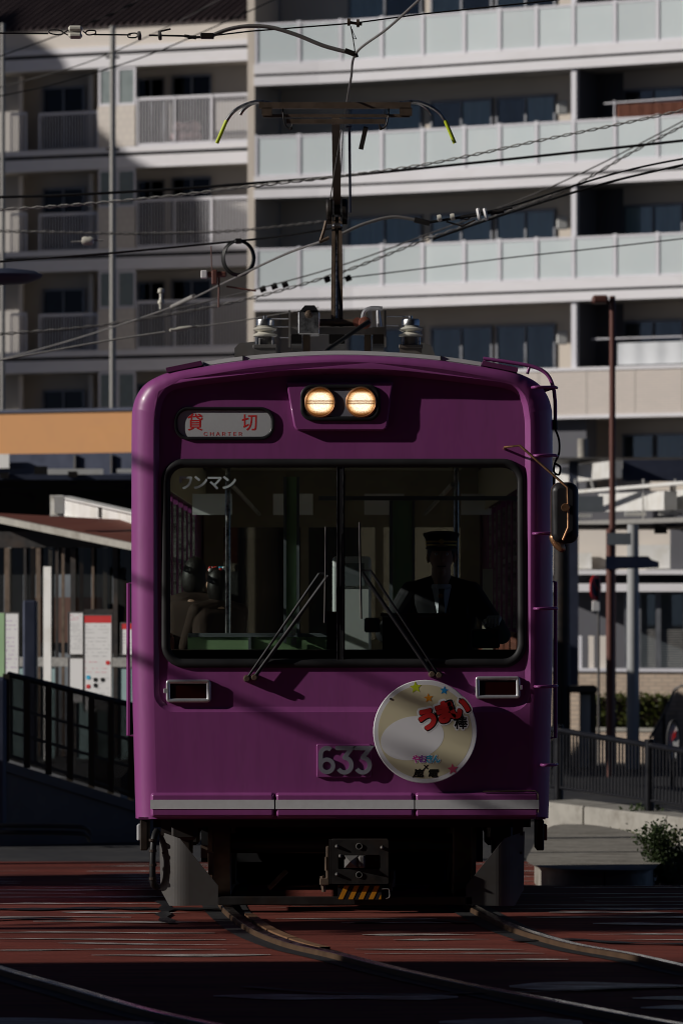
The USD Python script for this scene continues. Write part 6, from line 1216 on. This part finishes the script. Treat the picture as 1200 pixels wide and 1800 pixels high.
part(cp_, 'peak', MB().add(np.vstack([i_, o_, o_ - [0, 0, .006], i_ - [0, 0, .006]]), [(a_ * 13 + j, a_ * 13 + j + 1, b_ * 13 + j + 1, b_ * 13 + j) for a_, b_ in ((0, 1), (1, 2), (2, 3), (3, 0)) for j in range(12)]), 'black_paint', smooth=40)
part(cp_, 'badge', MB().lathe(c0 + [0, -.098, .03], [(0, -.006), (.013, -.004), (.016, 0)], (0, 1, 0), 14), 'gold_cord', smooth=50)
vz = lambda a_, b_, dy: (sx + a_, .98 - dy, 1.29 + b_)
part(drv, 'shirt', MB().add([vz(-.055, .60, .085), vz(.055, .60, .085), vz(.0, .33, .112), vz(-.062, .63, .03), vz(.062, .63, .03), vz(-.02, .60, .105), vz(.02, .60, .105)], [(0, 5, 2), (5, 6, 2), (6, 1, 2), (3, 5, 0), (4, 1, 6)]).lathe((sx, .972, 1.29 + .585), [(.072, 0), (.068, .045), (.062, .047), (.064, 0)], sides=20), 'shirt_white')
part(drv, 'tie', MB().add([vz(-.018, .605, .112), vz(.018, .605, .112), vz(.012, .572, .118), vz(-.012, .572, .118), vz(.03, .37, .122), vz(-.03, .37, .122), vz(0, .33, .124)], [(0, 1, 2), (0, 2, 3), (3, 2, 4), (3, 4, 5), (5, 4, 6)]), 'suit_black'); part(drv, 'tie_pin', MB().lathe(vz(-.005, .56, .122), [(0, -.004), (.015, 0), (0, .004)], (0, 1, 0), 10), 'amber_paint')
part(drv, 'name_badge', MB().box(sx + .07, sx + .12, .855, .861, 1.29 + .375, 1.29 + .40), 'gold_cord')
ps, hd2, W2, f2, r2 = seated('passenger with dark hair and a bright hair ornament behind the left windscreen', (X(384, 35.6), 2.55, 1.29), (-.35, .94), .80, 'skin', 'coat_brown', 'suit_black', 'hair_black', ((X(384, 35.6) - .22, 2.78, 1.45), (X(384, 35.6) + .02, 2.86, 1.45)), long_hair=True)
m = MB(); rr = np.random.default_rng(3)
for i, mt in enumerate(('ink_red', 'ink_red', 'ink_cyan', 'ink_white')):
    m = MB()
    for j in range(5):
        o = hd2 + [rr.uniform(-.05, .05), -.03 + rr.uniform(-.03, .03), .092 + rr.uniform(-.012, .012)]; m.tm(trimesh.creation.icosphere(1, rr.uniform(.007, .014)).apply_translation(o))
    part(ps, 'hair_ornament', m, mt, smooth=True)
seated('passenger in a brown coat sitting close behind the left corner post', (X(338, 36), 3.4, 1.30), (.3, .95), .86, 'skin', 'coat_brown', 'suit_black', 'hair_black', ((X(338, 36) - .02, 3.72, 1.47), (X(338, 36) + .22, 3.66, 1.47)), long_hair=True)

# ================================================================== overhead wires
def wire(name, label, cat, pts, rad, mat='cable_black', twist=None, group='overhead wires and cables'):
    """pts: (px, py, d) of points the wire passes; twist winds a thin strand round it."""
    q = catmull([P(*p) for p in pts], 8); m = MB().tube(q, rad, 7)
    if twist:
        L = np.r_[0, np.cumsum(np.linalg.norm(np.diff(q, axis=0), axis=1))]; n = int(L[-1] / .05); s = np.linspace(0, L[-1], n); c = np.c_[[np.interp(s, L, q[:, i]) for i in range(3)]].T
        a = s / twist * 2 * math.pi; h = np.c_[np.zeros(n), np.cos(a), np.sin(a)] * rad * 1.5; m = MB().tube(c + h, rad * .75, 5, False).tube(c - h, rad * .75, 5, False)
    t = thing(name, label, cat, tuple(P(*pts[0])), group=group); part(t, 'strand', m, mat, smooth=60 if not twist else False); return t
cw = wire('contact_wire', 'trolley contact wire running overhead from the pantograph towards the camera', 'wire', [(610, 178, 36.2), (617, 135, 34.9), (626, 92, 33.4), (680, 50, 31.9), (735, 0, 30.4), (800, -62, 28.6)], .0075, 'cable_grey')
part(cw, 'rear_run', MB().tube([P(611, 177, 36.2), P(604, 205, 37.5), P(592, 420, 50), P(588, 560, 64)], .004, 6), 'cable_black')
sw1 = wire('span_wire', 'top span wire crossing the picture with a brown strain insulator at the left', 'wire', [(-40, 57, 33.4), (85, 58, 33.4)], .005)
part(sw1, 'strand', MB().tube([P(165, 60, 33.4), P(230, 60.5, 33.4)], .005, 6).tube([P(262, 61, 33.4), P(345, 63, 33.4)], .006, 6).tube([P(330, 66, 33.4), P(370, 63, 33.4)], .008, 6).tube([P(372, 62, 33.4), P(440, 54, 33.4), P(620, 40, 33.4), P(740, 24, 33.4), P(940, 3, 33.4), P(1010, -5, 33.4)], .005, 6), 'cable_black', smooth=60)
o = P(132.5, 56, 33.4)
part(sw1, 'strain_insulator', MB().cbox(o[0] - .042, o[0] + .042, o[1] - .036, o[1] + .036, o[2] + .003, o[2] + .038, .012).cbox(o[0] - .040, o[0] + .040, o[1] - .036, o[1] + .036, o[2] - .037, o[2] - .003, .012).box(o[0] - .034, o[0] + .034, o[1] - .025, o[1] + .025, o[2] - .004, o[2] + .004), 'porcelain')
def loop(c0_, c1_): a_, b_ = P(*c0_, 33.4), P(*c1_, 33.4); return catmull([a_, a_ * .7 + b_ * .3 + [0, 0, .012], b_ + [0, 0, .006], b_ - [0, 0, .012], a_ * .7 + b_ * .3 - [0, 0, .014], a_], 5)
part(sw1, 'wire_loop', MB().tube(loop((112, 57), (88, 54)), .0045, 6).tube(loop((150, 57), (167, 55)), .0045, 6).tube(loop((243, 61), (226, 61)), .0045, 6).tube([P(112, 57, 33.4), P(120, 52, 33.4)], .004, 6).tube([P(112, 57, 33.4), P(120, 61, 33.4)], .004, 6).tube([P(150, 57, 33.4), P(146, 54, 33.4)], .004, 6), 'cable_black', smooth=60)
for px in (245, 281): part(sw1, 'disc', MB().lathe(P(px, 62, 33.4), [(0, -.012), (.024, -.01), (.028, 0), (.024, .01), (0, .012)], (1, 0, .1), 18), 'grey_steel', smooth=50)
part(sw1, 'turnbuckle', MB().tube([P(278, 55, 33.4), P(300, 50, 33.4)], .006, 6).cbox(*sorted((P(352, 0, 33.4)[0], P(376, 0, 33.4)[0])), .36, .44, P(0, 67, 33.4)[2], P(0, 58, 33.4)[2], .005).tube([P(324, 62, 33.4), P(345, 66, 33.4)], .01, 6), 'black_metal')
pa = wire('pull_off_arm', 'curved grey pull-off arm holding the contact wire at the top', 'arm', [(372, 62, 33.4), (400, 51, 33.4), (435, 45, 33.4), (475, 47, 33.4), (520, 60, 33.4), (570, 80, 33.4), (620, 93, 33.4)], .0125, 'cable_grey')
part(pa, 'clamp', MB().tube([P(606, 88, 33.4), P(622, 94, 33.4)], .016, 8).tube([P(624, 92, 33.4), P(626, 100, 33.4)], .014, 8), 'black_metal', smooth=60)
dr = thing('dropper', 'wire dropper clipped between the span wire and the contact wire', 'wire', tuple(P(620, 40, 33.4)))
part(dr, 'clip', MB().tube([P(611, 38, 33.4), P(636, 42, 33.4)], .009, 8).lathe(P(613, 38, 33.4), [(0, -.01), (.022, -.008), (.022, .008), (0, .01)], (1, 0, 0), 12).lathe(P(629, 40, 33.4), [(0, -.01), (.024, -.008), (.024, .008), (0, .01)], (1, 0, 0), 12), 'brown_metal', smooth=40)
part(dr, 'strand', MB().tube([P(616, 45, 33.4), P(620, 66, 33.4), P(626, 68, 33.4), P(618, 50, 33.4), P(624, 92, 33.4)], .0035, 5), 'cable_black')
wire('power_cable', 'thick black cable sagging right across the picture below the pantograph', 'cable', [(-60, 347, 50), (100, 343, 50), (300, 332, 50), (450, 321, 50), (600, 309, 50), (800, 289, 50), (1000, 268, 50), (1260, 240, 50)], .0125)
wire('twisted_cable', 'pale twisted cable below the thick black cable at the left, rising to the upper right', 'cable', [(-60, 371, 48), (100, 362, 48), (300, 344, 48), (450, 326, 48), (600, 309, 48), (760, 286, 48), (950, 246, 48), (1100, 215, 48), (1260, 180, 48)], .0075, 'cable_pale', twist=.22)
wire('messenger_wire', 'black wire sagging from the left edge to the pantograph knuckle', 'wire', [(-60, 464, 44), (60, 455, 44), (200, 444, 44), (400, 425, 44), (500, 414, 44), (590, 400, 44)], .0085)
wire('twisted_cable', 'faint pair of twisted cables ending left of the pantograph knuckle', 'cable', [(-60, 404, 62), (200, 410, 62), (350, 408, 62), (450, 402, 62), (572, 389, 62)], .009, 'cable_grey', twist=.2)
wire('contact_wire', 'grey trolley wire of the neighbouring track slanting down to the left edge', 'wire', [(574, 421, 37), (500, 447, 40), (400, 494, 45), (300, 540, 51), (150, 590, 58), (60, 616, 62), (-60, 648, 66)], .0085, 'cable_grey')
wire('twisted_cable', 'twisted cable running from the left edge up to the right behind the pantograph mast', 'cable', [(-60, 590, 55), (120, 578, 55), (280, 556, 55), (440, 524, 55), (600, 478, 55), (740, 424, 55), (880, 376, 55), (1000, 330, 55), (1120, 262, 55), (1260, 190, 55)], .0085, 'cable_grey', twist=.25)
wire('feeder_wire', 'thin grey wire running just above the twisted cable behind the mast', 'wire', [(300, 545, 57), (450, 508, 57), (600, 466, 57), (750, 412, 57), (900, 356, 57), (1050, 290, 57), (1260, 180, 57)], .007, 'cable_grey')
wire('feeder_wire', 'dark wire from the insulator group fanning to the right edge, lower one', 'wire', [(760, 420, 46), (860, 385, 46), (1000, 340, 46), (1100, 312, 46), (1260, 276, 46)], .010)
wire('feeder_wire', 'dark wire from the insulator group fanning to the right edge, upper one', 'wire', [(820, 378, 44), (900, 361, 44), (1040, 316, 44), (1140, 290, 44), (1260, 268, 44)], .008)
wire('thin_wire', 'thin dark wire rising gently from the mast to the right edge', 'wire', [(600, 489, 60), (700, 477, 60), (900, 452, 60), (1050, 436, 60), (1260, 412, 60)], .007)
tw = wire('guy_wire', 'pale grey wire with a small insulator at the lower left, above the canopy', 'wire', [(-60, 644, 52), (60, 622, 52), (180, 600, 52), (290, 583, 52)], .0085, 'cable_pale')
part(tw, 'strand', MB().tube([P(305, 580, 52), P(420, 564, 52), P(560, 540, 52)], .006, 6), 'cable_pale', smooth=60); part(tw, 'insulator', MB().lathe(P(307, 579, 52), [(0, -.05), (.018, -.04), (.012, 0), (.02, .05), (.012, .14), (0, .24)], (1, 0, .17), 10), 'porcelain', smooth=50)
wire('feeder_wire', 'dark slanting wire across the upper left balcony', 'wire', [(-20, 172, 70), (100, 146, 70), (250, 100, 70), (380, 45, 70), (500, -10, 70)], .008)
wire('feeder_wire', 'dark slanting wire across the eaves of the left wing', 'wire', [(-20, 105, 70), (100, 62, 70), (200, 22, 70), (280, -20, 70)], .008)
wire('feeder_wire', 'faint slanting wire over the upper left windows', 'wire', [(-20, 158, 72), (150, 110, 72), (300, 44, 72), (400, -10, 72)], .007, 'cable_grey')
# second pull-off and insulator string to the right of the mast
p2 = wire('pull_off_arm', 'lower curved grey pull-off arm right of the pantograph mast', 'arm', [(600, 411, 40), (640, 393, 40), (690, 381, 40), (735, 387, 40)], .0125, 'cable_grey')
part(p2, 'clamp', MB().tube([P(728, 386, 40), P(755, 392, 40)], .02, 8), 'black_metal', smooth=60)
ins = thing('insulator_string', 'string of small insulators with two white discs on the cables right of the mast', 'insulator', tuple(P(845, 376, 40)))
part(ins, 'strand', MB().tube([P(750, 391, 40), P(800, 383, 40), P(850, 376, 40), P(900, 364, 40)], .010, 7), 'cable_black', smooth=60)
for px in (841, 853): part(ins, 'white_disc', MB().lathe(P(px, 376, 40), [(0, -.014), (.04, -.012), (.046, 0), (.04, .012), (0, .014)], (1, 0, .2), 20), 'board_white', smooth=50)
for px, py in ((772, 383), (795, 381)): part(ins, 'collar', MB().lathe(P(px, py, 40), [(0, -.016), (.024, -.014), (.026, 0), (.024, .014), (0, .016)], (1, 0, .2), 14), 'porcelain', smooth=50)
part(ins, 'shackle', MB().tube(catmull([P(806, 382, 40), P(816, 378, 40), P(826, 380, 40), P(820, 385, 40), P(806, 383, 40)], 4), .006, 6), 'black_metal'); part(ins, 'link', MB().tube([P(784, 389, 40), P(812, 397, 40), P(835, 386, 40)], .007, 6), 'black_metal'); part(ins, 'link', MB().tube([P(862, 374, 40), P(885, 370, 40)], .016, 8), 'black_metal')
# cable coil, its bracket and other fittings
cc = P(419, 453, 44); co = thing('cable_coil', 'black coil of spare cable hanging from the wire left of the mast', 'cable', tuple(cc))
m = MB()
for j in range(4):
    a = np.linspace(0, 2 * math.pi, 33); R_ = .112 + .004 * j; m.tube(np.c_[cc[0] + (R_ + .002 * j) * .98 * np.cos(a), np.full(33, cc[1] + .012 * (j - 1.5)), cc[2] + R_ * 1.12 * np.sin(a)], .008, 6, False)
part(co, 'loops', m, 'cable_black', smooth=60); part(co, 'tie', MB().cbox(cc[0] - .03, cc[0] + .03, cc[1] - .04, cc[1] + .04, cc[2] + .11, cc[2] + .15, .01), 'cable_black')
bk = thing('wire_bracket', 'rusty bracket with a white box carrying the wires beside the cable coil', 'bracket', tuple(P(378, 480, 44)))
part(bk, 'white_box', MB().cbox(*sorted((X(353, 44), X(364, 44))), 10.96, 11.04, Z(489, 44), Z(475, 44), .006), 'board_white'); part(bk, 'clamp', MB().cbox(X(364.5, 44), X(398, 44), 10.97, 11.03, Z(487, 44), Z(477, 44), .01).cbox(X(372, 44), X(382, 44), 10.96, 11.04, Z(500, 44), Z(474, 44), .008).tube([P(385, 487, 44), P(384, 540, 44)], .008, 6).tube([P(372, 474, 44), P(371, 432, 44)], .005, 6).tube([P(398, 503, 44), P(450, 511, 44)], .008, 6), 'brown_post')
wi = thing('strain_insulator', 'pale egg-shaped strain insulator on the wire in front of the left wing', 'insulator', tuple(P(154, 424, 50)))
part(wi, 'egg', MB().lathe(P(154, 423, 50), [(0, -.055), (.03, -.05), (.042, -.02), (.034, 0), (.042, .02), (.03, .05), (0, .055)], (1, 0, 0), 16), 'porcelain', smooth=50); part(wi, 'strand', MB().tube([P(125, 425, 50), P(143, 424, 50)], .008, 6).tube([P(165, 422, 50), P(182, 422, 50)], .008, 6), 'cable_pale')
si = thing('strain_insulator', 'small upright white insulator on the slanting trolley wire at the left', 'insulator', tuple(P(283, 520, 51)))
part(si, 'body', MB().lathe(P(283, 545, 51), [(0, 0), (.016, .01), (.018, .05), (.03, .06), (.03, .08), (.014, .1), (.016, .15), (.03, .16), (.028, .19), (0, .2)], sides=14), 'porcelain', smooth=50); part(si, 'clip', MB().tube([P(277, 515, 51), P(281, 506, 51), P(288, 508, 51), P(288, 517, 51)], .007, 6), 'grey_steel')
tb2 = thing('wire_bracket', 'small upright clamp joining the trolley wire to the dark wire beside the mast', 'bracket', tuple(P(566, 415, 37))); part(tb2, 'clamp', MB().tube([P(573, 388, 37), P(569, 405, 37), P(563, 424, 37)], .011, 7).tube([P(561, 425, 37), P(578, 417, 37)], .013, 7), 'brown_metal', smooth=60)
fj = thing('wire_joint', 'pale splice sleeve on the trolley wire left of the mast', 'wire', tuple(P(320, 527, 50))); part(fj, 'sleeve', MB().tube([P(302, 539, 50.8), P(341, 520, 48.6)], .02, 8), 'cable_pale', smooth=60)
kc = thing('wire_clamp', 'dark clamps strung along the cables left of the mast', 'clamp', tuple(P(500, 500, 54)))
for px, py in ((462, 508), (482, 503), (501, 500), (575, 491), (612, 489)): part(kc, 'clamp', MB().tube([P(px - 5, py + 2, 54), P(px + 5, py - 2, 54)], .028, 8).tube([P(px, py, 54), P(px, py - 6, 54)], .014, 6), 'black_metal')

# ================================================================== neighbours out of the picture that shade the street
hA = thing('corner_house', 'three-storey house across the street left of the camera, shading the foreground', 'house', (-19, -18, 0))
part(hA, 'wall', MB().box(-28, -12.6, -26, -8.7, 0, 8.0), 'house_wall'); part(hA, 'roof', MB().box(-28.2, -12.4, -26.2, -8.55, 8.0, 8.16), 'house_roof')
for i in range(4):
    for k in range(3): w = part(hA, 'window', MB().box(-12.62, -12.52, -24.5 + 3.3 * i, -23 + 3.3 * i, .9 + 2.6 * k, 2.1 + 2.6 * k), 'window_frame'); part(w, 'pane', MB().box(-12.54, -12.50, -24.4 + 3.3 * i, -23.1 + 3.3 * i, 1. + 2.6 * k, 2.0 + 2.6 * k), 'house_pane')
hB = thing('trackside_shed', 'long flat-roofed shed beside the track off to the left', 'shed', (-8, 8, -.64))
part(hB, 'wall', MB().box(-9.5, -6.4, .05, 16.6, -.8, 2.45), 'house_wall'); part(hB, 'roof', MB().box(-9.6, -6.3, -.05, 16.7, 2.45, 2.55), 'house_roof'); part(hB, 'door', MB().box(-6.42, -6.36, 12.2, 13.1, -.64, 1.4), 'navy_steel')
tr = thing('street_tree', 'broad leafy street tree standing off to the left of the track', 'tree', (-11.5, -3.7, 0))
part(tr, 'trunk', MB().tube(catmull([(-11.5, -3.7, 0), (-11.45, -3.72, 2), (-11.5, -3.6, 3.8), (-11.4, -3.6, 5.4)], 5), np.linspace(.13, .05, 16), 10), 'bark', smooth=60)
r_ = np.random.default_rng(9); vs, fs = [], []; lm = MB()
for i in range(16):
    e = np.array([-11.3, -3.6, 5.7]) + np.clip(r_.normal(size=3), -1.5, 1.5) * [.6, .28, .45]; lm.tube(catmull([(-11.48, -3.65, 3.6 + r_.uniform(0, 1)), (e + [-11.4, -3.6, 4.6]) / 2, e], 4), np.linspace(.04, .01, 9), 6, False)
    for j in range(190):
        q = e + np.clip(r_.normal(size=3), -1.8, 1.8) * [.34, .24, .3]; u = r_.normal(size=3); u /= np.linalg.norm(u); w_ = np.cross(u, r_.normal(size=3)); w_ /= np.linalg.norm(w_); k = len(vs) * 4; s_ = r_.uniform(.07, .13)
        vs.append([q - u * s_, q + w_ * s_ * .5, q + u * s_, q - w_ * s_ * .5]); fs.append((k, k + 1, k + 2, k + 3))
part(tr, 'limb', lm, 'bark'); part(tr, 'crown', MB().add(np.array(vs).reshape(-1, 3), fs), 'leaf_tree')

for i, (x0, x1, h, lab) in enumerate(((-75, -32, 30, 'broad office building behind the camera at the left'), (-30, 12, 38, 'tall office building directly behind the camera'), (14, 60, 33, 'long apartment building behind the camera at the right'))):
    ob = thing('office_building', lab, 'building', ((x0 + x1) / 2, -55, 0), group='buildings behind the camera')
    part(ob, 'wall', MB().box(x0, x1, -70, -46, 0, h), 'cab_brown'); part(ob, 'roof', MB().box(x0 - .3, x1 + .3, -70.3, -45.7, h, h + .4), 'house_roof')
    for k in range(int(h / 3.4)): part(ob, 'window_band', MB().box(x0 + 1, x1 - 1, -46.02, -45.9, 1.2 + 3.4 * k, 2.9 + 3.4 * k), 'house_roof')

for i, (x, y) in enumerate(((-9, -22), (-9.05, 19))):
    up_ = thing('utility_pole', ('grey concrete utility pole off to the left of the camera', 'grey concrete utility pole off to the left beside the station ramp')[i], 'pole', (x - .25, y, -.7))
    part(up_, 'pole', MB().tube([(x - .25, y, -.8), (x - .25, y, 9)], [.17, .11], 14), 'concrete', smooth=50); part(up_, 'cross_arm', MB().bar((x - .9, y, 6.0), (x + .5, y, 6.0), .09), 'grey_steel')
for z_, r_, lab in ((5.94, .026, 'upper'), (5.25, .02, 'middle'), (4.80, .028, 'lower')):
    yy = np.linspace(-22, 19, 25); q = np.c_[np.full(25, -9.), yy, z_ + .35 * ((yy + 1.5) / 20.5) ** 2]
    t_ = thing('telephone_cable', lab + ' thick black telephone cable strung along the street off to the left', 'cable', tuple(q[0]), group='overhead wires and cables'); part(t_, 'strand', MB().tube(q, r_, 8), 'cable_black', smooth=60)
